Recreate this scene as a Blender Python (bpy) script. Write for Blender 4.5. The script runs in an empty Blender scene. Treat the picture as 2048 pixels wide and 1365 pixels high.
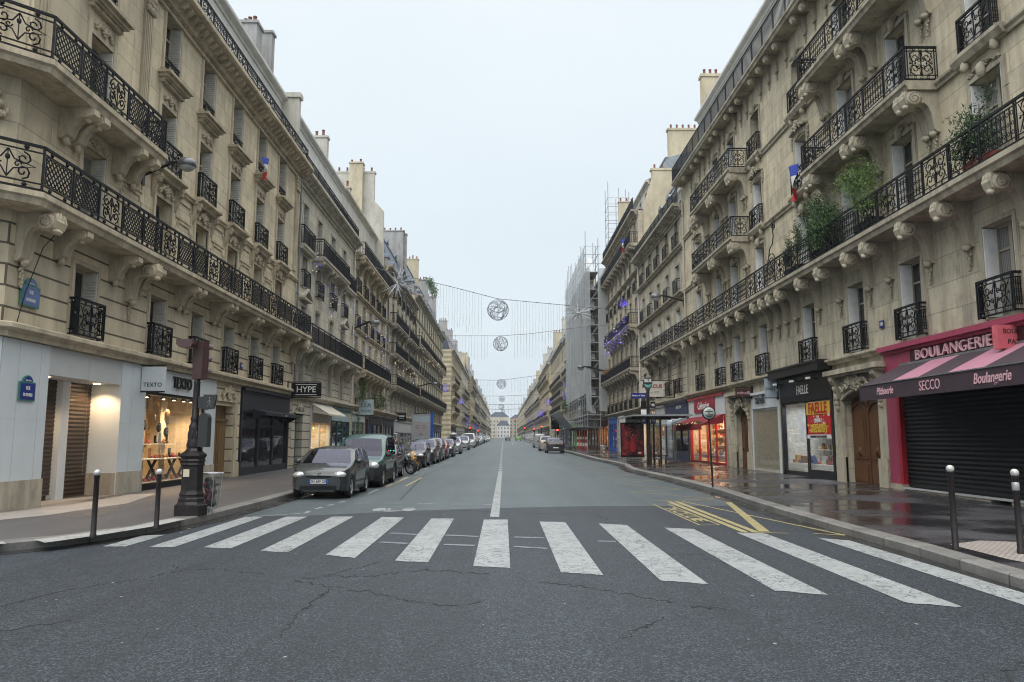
import bpy, math, random
from mathutils import Vector, Matrix
R = random.Random(11)
PI = math.pi
scene = bpy.context.scene
COL = scene.collection
G = .005                                   # the street climbs half a per cent
def gz(y): return G * y
CAMH = 1.75
FPX, HYP, VXP = 1550.0, 880.0, 1006.0      # focal length, horizon and vanishing point of the 2048 px photograph
PIT = math.atan((HYP - 682.5) / FPX); YAW = math.atan((1024 - VXP) / FPX * math.cos(PIT))
FW = Vector((math.sin(YAW) * math.cos(PIT), math.cos(YAW) * math.cos(PIT), math.sin(PIT)))
RT = Vector((math.cos(YAW), -math.sin(YAW), 0)); UP = RT.cross(FW)
def gp(px, py, z=0):                        # photo pixel -> point on the sloping ground
    d = FW + RT * ((px - 1024) / FPX) - UP * ((py - 682.5) / FPX)
    t = (z - CAMH) / (d.z - G * d.y)
    return (t * d.x, t * d.y)

# ---------------------------------------------------------------- mesh builder
class MB:
    def __init__(s): s.v = []; s.f = []; s.m = []; s.s = []; s.M = None
    def add(s, vs, fs, mi=0, sm=False):
        b = len(s.v)
        if s.M is not None: s.v += [tuple(s.M @ Vector(p)) for p in vs]
        else: s.v += [tuple(p) for p in vs]
        for f in fs: s.f.append(tuple(i + b for i in f))
        s.m += [mi] * len(fs); s.s += [sm] * len(fs)
    def box(s, x0, x1, y0, y1, z0, z1, mi=0):
        s.add([(x0,y0,z0),(x1,y0,z0),(x1,y1,z0),(x0,y1,z0),(x0,y0,z1),(x1,y0,z1),(x1,y1,z1),(x0,y1,z1)],
              [(0,3,2,1),(4,5,6,7),(0,1,5,4),(1,2,6,5),(2,3,7,6),(3,0,4,7)], mi)
    def quad(s, a, b, c, d, mi=0): s.add([a,b,c,d], [(0,1,2,3)], mi)
    def poly(s, pts, mi=0): s.add(pts, [tuple(range(len(pts)))], mi)
    def prism(s, pl, ax, a0, a1, mi=0, sm=False):
        n = len(pl)
        def P(p, a): return (a,p[0],p[1]) if ax=='x' else ((p[0],a,p[1]) if ax=='y' else (p[0],p[1],a))
        vs = [P(p,a0) for p in pl] + [P(p,a1) for p in pl]
        s.add(vs, [(i,(i+1)%n,(i+1)%n+n,i+n) for i in range(n)], mi, sm)
        s.add(vs, [tuple(range(n)), tuple(range(2*n-1,n-1,-1))], mi)
    def tube(s, pts, r, n=5, mi=0, closed=False, sm=True, r1=None):
        pts = [Vector(p) for p in pts]; k = len(pts); vs = []
        for i, p in enumerate(pts):
            a = pts[(i-1)%k] if (closed or i) else p; b = pts[(i+1)%k] if (closed or i < k-1) else p
            d = (b-a)
            if d.length < 1e-9: d = Vector((0,0,1))
            d.normalize()
            u = d.cross(Vector((0,0,1)) if abs(d.z) < .9 else Vector((0,1,0))).normalized(); w = d.cross(u)
            rr = r if r1 is None else r + (r1-r)*i/max(1,k-1)
            for j in range(n):
                t = 2*PI*j/n; vs.append(p + u*math.cos(t)*rr + w*math.sin(t)*rr)
        fs = []
        for i in range(k if closed else k-1):
            for j in range(n): fs.append((i*n+j, i*n+(j+1)%n, ((i+1)%k)*n+(j+1)%n, ((i+1)%k)*n+j))
        s.add(vs, fs, mi, sm)
        if not closed: s.add(vs, [tuple(range(n)), tuple(range((k-1)*n, k*n))], mi)
    def lathe(s, prof, c=(0,0,0), n=16, mi=0, sm=True, ax='z', cap=True):
        vs = []
        for r, z in prof:
            for j in range(n):
                t = 2*PI*j/n; a, b = r*math.cos(t), r*math.sin(t)
                p = (a,b,z) if ax=='z' else ((z,a,b) if ax=='x' else (a,z,b))
                vs.append((p[0]+c[0], p[1]+c[1], p[2]+c[2]))
        k = len(prof)
        s.add(vs, [(i*n+j, i*n+(j+1)%n, (i+1)*n+(j+1)%n, (i+1)*n+j) for i in range(k-1) for j in range(n)], mi, sm)
        if cap: s.add(vs, [tuple(range(n)), tuple(range((k-1)*n, k*n))], mi)
    def ball(s, c, rx, ry=None, rz=None, n=10, m=6, mi=0, jit=0):
        ry = rx if ry is None else ry; rz = rx if rz is None else rz
        vs = [(c[0],c[1],c[2]-rz)]
        for i in range(1, m):
            a = -PI/2 + PI*i/m
            for j in range(n):
                t = 2*PI*j/n; q = 1 + R.uniform(-jit, jit)
                vs.append((c[0]+rx*math.cos(a)*math.cos(t)*q, c[1]+ry*math.cos(a)*math.sin(t)*q, c[2]+rz*math.sin(a)*q))
        vs.append((c[0],c[1],c[2]+rz)); e = len(vs)-1
        fs = [(0,1+(j+1)%n,1+j) for j in range(n)] + [(e,1+(m-2)*n+j,1+(m-2)*n+(j+1)%n) for j in range(n)]
        fs += [(1+i*n+j,1+i*n+(j+1)%n,1+(i+1)*n+(j+1)%n,1+(i+1)*n+j) for i in range(m-2) for j in range(n)]
        s.add(vs, fs, mi, True)
    def sweep(s, prof, path, mi=0, caps=True):
        """prof: closed list of (outward, z); path: list of (x, y); outward is to the right of travel"""
        n = len(path); k = len(prof); vs = []
        for i, p in enumerate(path):
            def nd(a, b):
                d = Vector((b[0]-a[0], b[1]-a[1])); d.normalize(); return Vector((d.y, -d.x))
            if i == 0: o = nd(path[0], path[1]); q = 1
            elif i == n-1: o = nd(path[-2], path[-1]); q = 1
            else:
                a, b = nd(path[i-1], p), nd(p, path[i+1]); o = (a+b).normalized(); q = 1/max(.3, o.dot(a))
            for (u, z) in prof: vs.append((p[0]+o.x*u*q, p[1]+o.y*u*q, z))
        s.add(vs, [(i*k+j, i*k+(j+1)%k, (i+1)*k+(j+1)%k, (i+1)*k+j) for i in range(n-1) for j in range(k)], mi)
        if caps: s.add(vs, [tuple(range(k)), tuple(range((n-1)*k, n*k))], mi)
    def mesh(s, name, mats):
        me = bpy.data.meshes.new(name); me.from_pydata(s.v, [], s.f)
        for m in mats: me.materials.append(m)
        me.polygons.foreach_set('material_index', s.m); me.polygons.foreach_set('use_smooth', s.s)
        me.update(); return me
    def build(s, name, mats, parent=None, loc=None, slope=False):
        if slope: s.v = [(x, y, z + G*y) for x, y, z in s.v]
        if not isinstance(mats, (list, tuple)): mats = [mats]
        return link(name, s.mesh(name, mats), parent, loc)
def link(name, data, parent=None, loc=None, rz=None):
    o = bpy.data.objects.new(name, data); COL.objects.link(o)
    if parent is not None: o.parent = parent
    if loc is not None: o.location = loc
    if rz is not None: o.rotation_euler = (0, 0, rz)
    return o
def tag(o, label=None, cat=None, group=None, kind=None):
    if label: o['label'] = label
    if cat: o['category'] = cat
    if group: o['group'] = group
    if kind: o['kind'] = kind
    return o
def thing(name, label, cat, loc=(0,0,0), rz=0, group=None):
    return tag(link(name, None, None, loc, rz), label, cat, group)
def copy_tree(o, parent=None):
    c = o.copy(); COL.objects.link(c)
    if parent is not None: c.parent = parent; c.matrix_parent_inverse.identity()
    for ch in o.children: copy_tree(ch, c)
    return c
def text(s, size, mat, parent, loc, rot=(PI/2,0,0), ext=.01, name='lettering', sx=1.0, shear=0, bold=0, align='CENTER', sp=1.0):
    cu = bpy.data.curves.new(name, 'FONT'); cu.body = s; cu.size = size; cu.extrude = ext; cu.offset = bold
    cu.align_x = align; cu.align_y = 'CENTER'; cu.shear = shear; cu.space_character = sp
    cu.resolution_u = 3; cu.materials.append(mat)
    tmp = bpy.data.objects.new('tmp', cu); me = bpy.data.meshes.new_from_object(tmp); bpy.data.objects.remove(tmp); bpy.data.curves.remove(cu); me.name = name
    if not me.materials: me.materials.append(mat)
    o = link(name, me, parent, loc); o.rotation_euler = rot; o.scale = (sx, 1, 1); return o

# ---------------------------------------------------------------- materials
def newmat(name):
    m = bpy.data.materials.new(name); m.use_nodes = True; nt = m.node_tree
    return m, nt, nt.nodes['Principled BSDF'], nt.nodes['Material Output']
def N(nt, t, **kw):
    n = nt.nodes.new(t)
    for k, v in kw.items():
        if hasattr(n, k) and k not in n.inputs: setattr(n, k, v)
        else: n.inputs[k].default_value = v
    return n
def L(nt, a, b): nt.links.new(a, b)
def noise(nt, scale, detail=4, rough=.6, vec=None):
    n = N(nt, 'ShaderNodeTexNoise'); n.inputs['Scale'].default_value = scale; n.inputs['Detail'].default_value = detail
    n.inputs['Roughness'].default_value = rough
    if vec is not None: L(nt, vec, n.inputs['Vector'])
    return n.outputs['Fac']
def ramp(nt, fac, stops):
    r = N(nt, 'ShaderNodeValToRGB'); L(nt, fac, r.inputs['Fac']); e = r.color_ramp.elements
    while len(e) < len(stops): e.new(.5)
    for i, (p, c) in enumerate(stops):
        e[i].position = p; e[i].color = (c if isinstance(c, tuple) else (c, c, c)) + (1,)
    return r.outputs['Color']
def mixc(nt, fac, a, b, mode='MIX'):
    n = N(nt, 'ShaderNodeMix'); n.data_type = 'RGBA'; n.blend_type = mode
    for sock, val in ((n.inputs[0], fac), (n.inputs[6], a), (n.inputs[7], b)):
        if hasattr(val, 'default_value') or hasattr(val, 'is_linked'): L(nt, val, sock)
        elif isinstance(val, tuple): sock.default_value = val + (1,)
        else: sock.default_value = val
    return n.outputs[2]
def mth(nt, op, a, b=None, clamp=False):
    n = N(nt, 'ShaderNodeMath'); n.operation = op; n.use_clamp = clamp
    for i, v in enumerate((a, b)):
        if v is None: continue
        if hasattr(v, 'is_linked'): L(nt, v, n.inputs[i])
        else: n.inputs[i].default_value = v
    return n.outputs[0]
def obj_xyz(nt):
    t = N(nt, 'ShaderNodeTexCoord'); s = N(nt, 'ShaderNodeSeparateXYZ'); L(nt, t.outputs['Object'], s.inputs[0])
    return t.outputs['Object'], s.outputs[0], s.outputs[1], s.outputs[2]
def bump(nt, b, h, strength=.3, dist=.02):
    n = N(nt, 'ShaderNodeBump'); n.inputs['Strength'].default_value = strength; n.inputs['Distance'].default_value = dist
    L(nt, h, n.inputs['Height']); L(nt, n.outputs[0], b.inputs['Normal'])
def comb(nt, x, y, z=None):
    n = N(nt, 'ShaderNodeCombineXYZ'); L(nt, x, n.inputs[0]); L(nt, y, n.inputs[1])
    if z is not None: L(nt, z, n.inputs[2])
    return n.outputs[0]
def scaled(nt, vec, s):
    m = N(nt, 'ShaderNodeMapping'); m.inputs['Scale'].default_value = s; L(nt, vec, m.inputs['Vector']); return m.outputs[0]

def stone(name, col, joint=None, groove=0.0, dirt=.5):
    """limestone; joint=(block width, course height); grooves are the real joints between the blocks"""
    m, nt, b, _ = newmat(name); vec, x, y, z = obj_xyz(nt)
    n1 = noise(nt, .35, 5, .65, vec); n2 = noise(nt, 2.2, 6, .7, scaled(nt, vec, (1, 1, .45))); n3 = noise(nt, 30, 3, .6, vec)
    c = ramp(nt, n1, [(.3, tuple(v*.80 for v in col)), (.55, col), (.75, tuple(min(1, v*1.13) for v in col))])
    streak = noise(nt, 1.0, 5, .7, scaled(nt, vec, (1.6, 1.6, .12)))
    gr = tuple(v*f for v, f in zip(col, (.40, .39, .40)))
    c = mixc(nt, mth(nt, 'MULTIPLY', ramp(nt, n2, [(.46, 0.0), (.70, 1.0)]), dirt), c, gr)
    c = mixc(nt, mth(nt, 'MULTIPLY', ramp(nt, streak, [(.47, 0.0), (.70, 1.0)]), dirt*.9), c, gr)
    c = mixc(nt, mth(nt, 'MULTIPLY', n3, .18), c, tuple(v*.6 for v in col))
    if joint:
        br = N(nt, 'ShaderNodeTexBrick'); L(nt, comb(nt, x, z), br.inputs['Vector'])
        br.inputs['Scale'].default_value = 1; br.inputs['Brick Width'].default_value = joint[0]; br.inputs['Row Height'].default_value = joint[1]
        br.inputs['Mortar Size'].default_value = .014 + groove*.012; br.inputs['Mortar Smooth'].default_value = .2
        br.inputs['Color1'].default_value = (.87,.87,.88,1); br.inputs['Color2'].default_value = (1.07,1.06,1.02,1)
        br.inputs['Mortar'].default_value = (.66-.44*groove,)*3 + (1,)
        c = mixc(nt, 1.0, c, br.outputs['Color'], 'MULTIPLY')
        bump(nt, b, mth(nt, 'SUBTRACT', mth(nt, 'MULTIPLY', n2, .25), br.outputs['Fac']), .35 + groove*.6, .03)
    else: bump(nt, b, n2, .35, .03)
    L(nt, c, b.inputs['Base Color']); b.inputs['Roughness'].default_value = .88
    b.inputs['Specular IOR Level'].default_value = .25
    return m
def plain(name, col, rough=.6, metal=0, var=.15, vs=6, coat=0, bumps=0, emit=None):
    m, nt, b, _ = newmat(name); vec, x, y, z = obj_xyz(nt)
    n = noise(nt, vs, 5, .6, vec)
    L(nt, ramp(nt, n, [(.3, tuple(v*(1-var) for v in col)), (.7, tuple(min(1, v*(1+var)) for v in col))]), b.inputs['Base Color'])
    b.inputs['Roughness'].default_value = rough; b.inputs['Metallic'].default_value = metal; b.inputs['Coat Weight'].default_value = coat
    if bumps: bump(nt, b, noise(nt, vs*6, 3, .6, vec), bumps, .01)
    if emit: b.inputs['Emission Color'].default_value = emit[0] + (1,); b.inputs['Emission Strength'].default_value = emit[1]
    return m
def glow(name, col, s):
    m, nt, b, _ = newmat(name); b.inputs['Base Color'].default_value = tuple(c*.5 for c in col) + (1,)
    b.inputs['Emission Color'].default_value = col + (1,); b.inputs['Emission Strength'].default_value = s; return m
def window_glass(name):
    """house window: dark room or pale net curtain behind a reflecting pane, different in every window"""
    m, nt, b, _ = newmat(name); vec, x, y, z = obj_xyz(nt)
    oi = N(nt, 'ShaderNodeObjectInfo'); r = oi.outputs['Random']
    folds = N(nt, 'ShaderNodeTexWave'); folds.inputs['Scale'].default_value = 5; folds.inputs['Distortion'].default_value = 2.5
    L(nt, scaled(nt, vec, (1, .2, .15)), folds.inputs['Vector'])
    cur = ramp(nt, folds.outputs['Fac'], [(0, (.16,.16,.155)), (1, (.34,.34,.32))])
    room = ramp(nt, noise(nt, 1.7, 2, .5, vec), [(.3, (.012,.013,.015)), (.7, (.05,.052,.055))])
    has = ramp(nt, r, [(.0, 0.0), (.68, 0.0), (.69, 1.0), (1, 1.0)])
    c = mixc(nt, mth(nt, 'MULTIPLY', has, .8), room, cur)
    L(nt, c, b.inputs['Base Color']); b.inputs['Roughness'].default_value = .06; b.inputs['IOR'].default_value = 1.4
    b.inputs['Specular IOR Level'].default_value = .35
    bump(nt, b, noise(nt, 1.3, 2, .5, vec), .12, .02)
    return m
def clear_glass(name, tint=(1,1,1), mixf=.12, gt=(1,1,1)):
    m, nt, b, out = newmat(name); nt.nodes.remove(b)
    tr = N(nt, 'ShaderNodeBsdfTransparent'); tr.inputs[0].default_value = tint + (1,)
    gl = N(nt, 'ShaderNodeBsdfGlossy'); gl.inputs['Roughness'].default_value = .01; gl.inputs['Color'].default_value = gt + (1,)
    fr = N(nt, 'ShaderNodeLayerWeight'); fr.inputs[0].default_value = .5
    mx = N(nt, 'ShaderNodeMixShader'); L(nt, mth(nt, 'ADD', mth(nt, 'MULTIPLY', mth(nt, 'POWER', fr.outputs['Facing'], 4.0), .9), .045 + mixf*.4, True), mx.inputs[0])
    L(nt, tr.outputs[0], mx.inputs[1]); L(nt, gl.outputs[0], mx.inputs[2]); L(nt, mx.outputs[0], out.inputs[0]); return m

M = {}
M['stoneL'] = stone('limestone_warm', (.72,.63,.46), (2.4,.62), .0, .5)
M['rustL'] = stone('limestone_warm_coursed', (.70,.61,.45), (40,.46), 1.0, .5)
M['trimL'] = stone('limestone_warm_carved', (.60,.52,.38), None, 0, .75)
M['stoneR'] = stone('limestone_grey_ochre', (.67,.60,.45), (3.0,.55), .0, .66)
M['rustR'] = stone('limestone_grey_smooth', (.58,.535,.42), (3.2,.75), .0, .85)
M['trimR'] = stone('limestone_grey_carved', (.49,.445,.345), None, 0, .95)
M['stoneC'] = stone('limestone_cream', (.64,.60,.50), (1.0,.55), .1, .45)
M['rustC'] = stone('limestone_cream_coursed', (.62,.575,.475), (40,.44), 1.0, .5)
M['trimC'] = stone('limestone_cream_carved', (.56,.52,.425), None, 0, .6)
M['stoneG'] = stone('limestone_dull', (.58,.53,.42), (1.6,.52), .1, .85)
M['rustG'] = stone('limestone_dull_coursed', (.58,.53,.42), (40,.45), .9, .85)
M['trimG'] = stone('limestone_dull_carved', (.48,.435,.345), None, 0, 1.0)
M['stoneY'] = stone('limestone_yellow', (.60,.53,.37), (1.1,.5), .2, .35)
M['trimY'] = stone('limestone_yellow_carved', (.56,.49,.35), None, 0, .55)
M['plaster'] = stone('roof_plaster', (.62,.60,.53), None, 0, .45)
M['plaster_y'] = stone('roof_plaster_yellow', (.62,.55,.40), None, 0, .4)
M['plaster_g'] = stone('chimney_render_grey', (.42,.42,.41), None, 0, .6)
M['attic'] = plain('attic_paint', (.62,.61,.57), .8, 0, .12, 1.2)
def zinc(name, col):
    m, nt, b, _ = newmat(name); vec, x, y, z = obj_xyz(nt)
    w = N(nt, 'ShaderNodeTexWave'); w.inputs['Scale'].default_value = .5; w.wave_profile = 'SAW'; L(nt, comb(nt, x, x), w.inputs['Vector'])
    seam = ramp(nt, w.outputs['Fac'], [(0, 0.0), (.06, 1.0), (1, 1.0)])
    c = ramp(nt, noise(nt, 1.2, 5, .7, vec), [(.3, tuple(v*.7 for v in col)), (.7, tuple(v*1.2 for v in col))])
    L(nt, mixc(nt, 1.0, c, mixc(nt, seam, (.55,.55,.55), (1.,1.,1.)), 'MULTIPLY'), b.inputs['Base Color'])
    b.inputs['Roughness'].default_value = .5; b.inputs['Metallic'].default_value = .25; return m
M['zinc'] = zinc('zinc_roof', (.25,.28,.31)); M['slate'] = zinc('slate_roof', (.12,.15,.20))
M['iron'] = plain('wrought_iron', (.007,.008,.011), .6, 0, .5, 9); M['iron'].node_tree.nodes['Principled BSDF'].inputs['Specular IOR Level'].default_value = .25
M['iron2'] = plain('wrought_iron_faded', (.028,.031,.035), .6, .2, .4, 9)
M['white'] = plain('white_window_paint', (.72,.73,.72), .5, 0, .12, 3)
M['grey'] = plain('grey_window_paint', (.40,.405,.39), .6, 0, .12, 3)
M['shut'] = plain('shutter_paint', (.58,.56,.50), .65, 0, .2, 3)
M['glass'] = window_glass('house_window_glass')
M['clear'] = clear_glass('shop_glass')
M['dark'] = plain('near_black', (.008,.008,.009), .55, 0, .4, 5); M['dark'].node_tree.nodes['Principled BSDF'].inputs['Specular IOR Level'].default_value = .25
M['darkglass'] = plain('dark_shop_glass', (.02,.022,.025), .03, 0, .5, 1.2)
M['pot'] = plain('terracotta_pot', (.20,.085,.055), .8, 0, .3, 8)
M['lead'] = plain('drain_pipe_zinc', (.20,.21,.21), .5, .3, .3, 4)
M['leaf1'] = plain('leaf_green', (.055,.115,.03), .6, 0, .5, 5); M['leaf2'] = plain('leaf_light', (.12,.20,.045), .6, 0, .4, 5)
M['leaf3'] = plain('leaf_dark', (.022,.055,.022), .6, 0, .5, 5)
M['wood'] = None
def woodmat(name, col):
    m, nt, b, _ = newmat(name); vec, x, y, z = obj_xyz(nt)
    n = noise(nt, 3, 6, .7, scaled(nt, vec, (6, 6, .6)))
    L(nt, ramp(nt, n, [(.3, tuple(v*.5 for v in col)), (.7, tuple(v*1.3 for v in col))]), b.inputs['Base Color'])
    b.inputs['Roughness'].default_value = .4; bump(nt, b, n, .2, .01); return m
M['wood'] = woodmat('oak_door', (.125,.055,.022)); M['woodg'] = woodmat('teal_door', (.03,.085,.09)); M['woodl'] = woodmat('pale_oak_door', (.20,.115,.045))
# ---------------------------------------------------------------- ironwork
def frame_mat(p0, p1, z):
    """x runs along p0->p1, z up"""
    d = Vector((p1[0]-p0[0], p1[1]-p0[1], 0)); ln = d.length; d.normalize()
    n = Vector((-d.y, d.x, 0))
    return Matrix(((d.x,n.x,0,p0[0]),(d.y,n.y,0,p0[1]),(0,0,1,z),(0,0,0,1))), ln
def spiral(cx, cz, r, a0, turns, sgn, k=11, lead=None):
    pts = [] if lead is None else [(lead[0], 0, lead[1])]
    for i in range(k):
        t = i/(k-1); rr = r*(1-.82*t); a = a0 + sgn*turns*2*PI*t
        pts.append((cx + rr*math.cos(a), 0, cz + rr*math.sin(a)))
    return pts
def bar(mb, x0, z0, x1, z1, w, mi=0):
    """flat bar in the railing plane"""
    d = Vector((x1-x0, z1-z0)); d.normalize(); n = Vector((-d.y, d.x))*w/2; h = w*.45
    P = [(x0+n.x, z0+n.y), (x1+n.x, z1+n.y), (x1-n.x, z1-n.y), (x0-n.x, z0-n.y)]
    vs = [(a,-h,b) for a, b in P] + [(a,h,b) for a, b in P]
    mb.add(vs, [(0,1,2,3),(7,6,5,4),(0,4,5,1),(2,6,7,3)], mi)
def ring(mb, cx, cz, r, w=.009, k=8):
    mb.tube([(cx+r*math.cos(2*PI*i/k), 0, cz+r*math.sin(2*PI*i/k)) for i in range(k)], w, 3, closed=True)
def rail_scroll(mb, ln, h, idx=0):
    r = .017
    if idx % 3 == 2: return rail_panel(mb, ln, h)
    for x in (0.0, .075, ln-.075): bar(mb, x, .03, x, h-.04, .036 if x == 0 else .024)
    for z, w in ((h, .06), (h-.11, .026), (.04, .04), (.16, .024)): bar(mb, 0, z, ln, z, w)
    cx = ln/2; H0 = .17; H1 = h-.12; mid = (H0+H1)/2; q = (ln-.2)/4; rr = min(q*.98, (H1-H0)*.25)
    for s in (-1, 1):
        mb.tube(spiral(cx+s*q*1.0, H1-rr, rr, PI/2, 1.3, -s), r, 3)
        mb.tube(spiral(cx+s*q*1.0, H0+rr, rr, -PI/2, 1.3, s), r, 3)
        mb.tube([(cx+s*.03,0,H0), (cx+s*q*.25,0,mid-.12), (cx+s*q*1.75,0,mid), (cx+s*q*.25,0,mid+.12), (cx+s*.03,0,H1)], r, 3)
        mb.tube([(cx+s*q*1.8,0,H0+.03), (cx+s*q*1.3,0,mid-.05), (cx+s*q*1.3,0,mid+.05), (cx+s*q*1.8,0,H1-.03)], r*.8, 3)
        mb.tube(spiral(cx+s*q*.38, mid+.09, rr*.5, 0 if s > 0 else PI, 1.1, s, 9), r*.85, 3); mb.tube(spiral(cx+s*q*.38, mid-.09, rr*.5, 0 if s > 0 else PI, 1.1, -s, 9), r*.85, 3)
        ring(mb, cx+s*q, h-.055, .036, .012); ring(mb, cx+s*q, .1, .036, .012); mb.ball((cx+s*q*.9, 0, mid), .03, .02, .04, 5, 4)
        mb.tube(spiral(cx+s*q*1.75, mid, rr*.3, PI/2, .9, s, 7), r*.7, 3)
    ring(mb, cx, h-.055, .036, .012); ring(mb, cx, .1, .036, .012)
    bar(mb, cx, H0, cx, H1, .026)
def rail_panel(mb, ln, h):
    """panel of close uprights with lyre curves"""
    for z, w in ((h, .06), (h-.11, .026), (.04, .04), (.16, .024)): bar(mb, 0, z, ln, z, w)
    bar(mb, 0, .03, 0, h-.04, .036); n = max(4, int(ln/.15))
    for i in range(1, n): bar(mb, ln*i/n, .16, ln*i/n, h-.11, .022)
    for i in range(n):
        x = ln*(i+.5)/n; ring(mb, x, .3, .045, .012, 6); ring(mb, x, h-.24, .045, .012, 6); ring(mb, x, h*.52, .04, .012, 6)
def rail_lattice(mb, ln, h, idx=0):
    for z, w in ((h, .06), (h-.14, .03), (.03, .045), (.16, .03)): bar(mb, 0, z, ln, z, w)
    bar(mb, 0, .0, 0, h, .045)
    for k in range(2):
        for z in (h-.07, .095): mb.ball(((k+.5)*ln/2, 0, z), .055, .035, .055, 6, 4)
    a, b, z0, z1 = .09, ln-.09, .2, h-.18
    if idx % 3 != 2:
        bar(mb, a, z0, a, z1, .022); bar(mb, b, z0, b, z1, .022); bar(mb, a, z0, b, z0, .018); bar(mb, a, z1, b, z1, .018)
        H = z1-z0; st = .15; k = -int(H/st)-1
        while a + k*st < b:
            for sg in (1, -1):
                xs = a + k*st; xa, xb = xs, xs+H
                t0 = max(0, (a-xa)/H); t1 = min(1, (b-xa)/H)
                if t1 > t0:
                    za, zb = (z0+H*t0, z0+H*t1) if sg > 0 else (z1-H*t0, z1-H*t1)
                    bar(mb, xa+H*t0, za, xa+H*t1, zb, .023)
            k += 1
    else:
        cx = ln/2; mid = (z0+z1)/2; rr = min((b-a)*.24, (z1-z0)*.26)
        for s in (-1, 1):
            mb.tube(spiral(cx+s*(b-a)*.25, z1-rr, rr, PI/2, 1.3, -s), .022, 3)
            mb.tube(spiral(cx+s*(b-a)*.25, z0+rr, rr, -PI/2, 1.3, s), .022, 3)
            mb.tube([(cx,0,z0), (cx+s*.12,0,mid-.1), (cx+s*(b-a)*.45,0,mid), (cx+s*.12,0,mid+.1), (cx,0,z1)], .02, 3); mb.tube(spiral(cx+s*(b-a)*.16, mid, rr*.5, 0, 1.1, s, 8), .018, 3)
        mb.ball((cx, 0, mid+.12), .05, .03, .07, 6, 4); bar(mb, cx, z0, cx, z1, .02)
def rail_bars(mb, ln, h, idx=0, st=.12):
    for z, w in ((h, .06), (h-.12, .028), (.06, .035)): bar(mb, 0, z, ln, z, w)
    bar(mb, 0, .0, 0, h, .045); n = max(1, int(ln/st))
    for i in range(1, n): bar(mb, ln*i/n, .06, ln*i/n, h-.12, .024)
def rail_far(mb, ln, h, idx=0):
    for z, w in ((h, .06), (h-.13, .03), (.06, .04), (.25, .02)): bar(mb, 0, z, ln, z, w)
    bar(mb, 0, .0, 0, h, .05); n = max(1, int(ln/.17))
    for i in range(1, n): bar(mb, ln*i/n, .06, ln*i/n, h-.12, .028)
    for i in range(n):
        if i % 2: ring(mb, ln*(i+.5)/n, .45, .07, .014, 6)
RAILS = {'scroll': (rail_scroll, 1.25), 'lattice': (rail_lattice, 1.15), 'bars': (rail_bars, 1.4), 'far': (rail_far, 1.6)}
def railing(mb, path, z, h, style):
    fn, mod = RAILS[style]; c = 0
    for a, b in zip(path[:-1], path[1:]):
        Mx, ln = frame_mat(a, b, z); n = max(1, round(ln/mod)); w = ln/n
        for i in range(n):
            mb.M = Mx @ Matrix.Translation((i*w, 0, 0)); fn(mb, w, h, c); c += 1
        mb.M = Mx @ Matrix.Translation((ln, 0, 0)); bar(mb, 0, 0, 0, h, .03)
    mb.M = None

# ---------------------------------------------------------------- carved stone pieces (local: x along wall, -y out, z up)
def corbel_scroll(mb, w=.3, s=1.0, drop=True):
    pf = [(0,0),(.86,0),(.93,-.06),(.96,-.2),(.9,-.36),(.76,-.44),(.62,-.42),(.52,-.34),(.4,-.35),(.3,-.46),(.23,-.66),(.19,-.9),(.16,-1.1),(.08,-1.18),(0,-1.18)]
    mb.prism([(-o*s, z*s) for o, z in pf], 'x', -w/2, w/2)
    for sx in (-1, 1):
        mb.lathe([(.0,0),(.21*s,0),(.22*s,sx*.03),(.15*s,sx*.05),(.0,sx*.05)], (sx*w/2, -.7*s, -.22*s), 14, ax='x')
        mb.tube([(sx*(w/2+.055), -.7*s + rr*math.cos(a), -.22*s + rr*math.sin(a)) for rr, a in [(.19*s*(1-.8*i/13), i*.85) for i in range(14)]], .017, 4)
    for k in range(3): mb.ball(((k-1)*w*.3, -.9*s, -.08*s - .03*abs(k-1)), .07*s, .06*s, .13*s, 7, 5, jit=.15)
    mb.ball((0, -.86*s, -.42*s), w*.4, .07*s, .08*s, 8, 5, jit=.2)
    if drop:
        mb.ball((0, -.14*s, -1.2*s), .12*s, .11*s, .1*s, 9, 6, jit=.2)
        for k in range(12): mb.ball((R.uniform(-.07,.07)*(1-k/14)*s, -.05*s-.04*s*(k%2), (-1.27-.045*k)*s), .045*s*(1.1-k/16), .04*s, .055*s, 6, 4, jit=.25)
def corbel_block(mb, w=.32, s=1.0):
    pf = [(0,0),(.82,0),(.84,-.2),(.72,-.26),(.55,-.25),(.42,-.34),(.32,-.5),(.25,-.7),(.12,-.8),(0,-.8)]
    mb.prism([(-o*s, z*s) for o, z in pf], 'x', -w/2, w/2)
    mb.prism([(-o*s, z*s) for o, z in [(.84,0),(.88,-.02),(.88,-.17),(.84,-.19)]], 'x', -w*.38, w*.38)
    mb.ball((0, -.66*s, -.28*s), w*.3, .07*s, .07*s, 8, 5)
    mb.ball((0, -.14*s, -.84*s), w*.34, .09*s, .12*s, 8, 5, jit=.2)
def modillion(mb, x, z, s=1.0):
    mb.prism([(-o*s, z + q*s) for o, q in [(0,0),(.5,0),(.5,-.07),(.38,-.16),(.16,-.2),(.1,-.3),(0,-.3)]], 'x', x-.09*s, x+.09*s)
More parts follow.
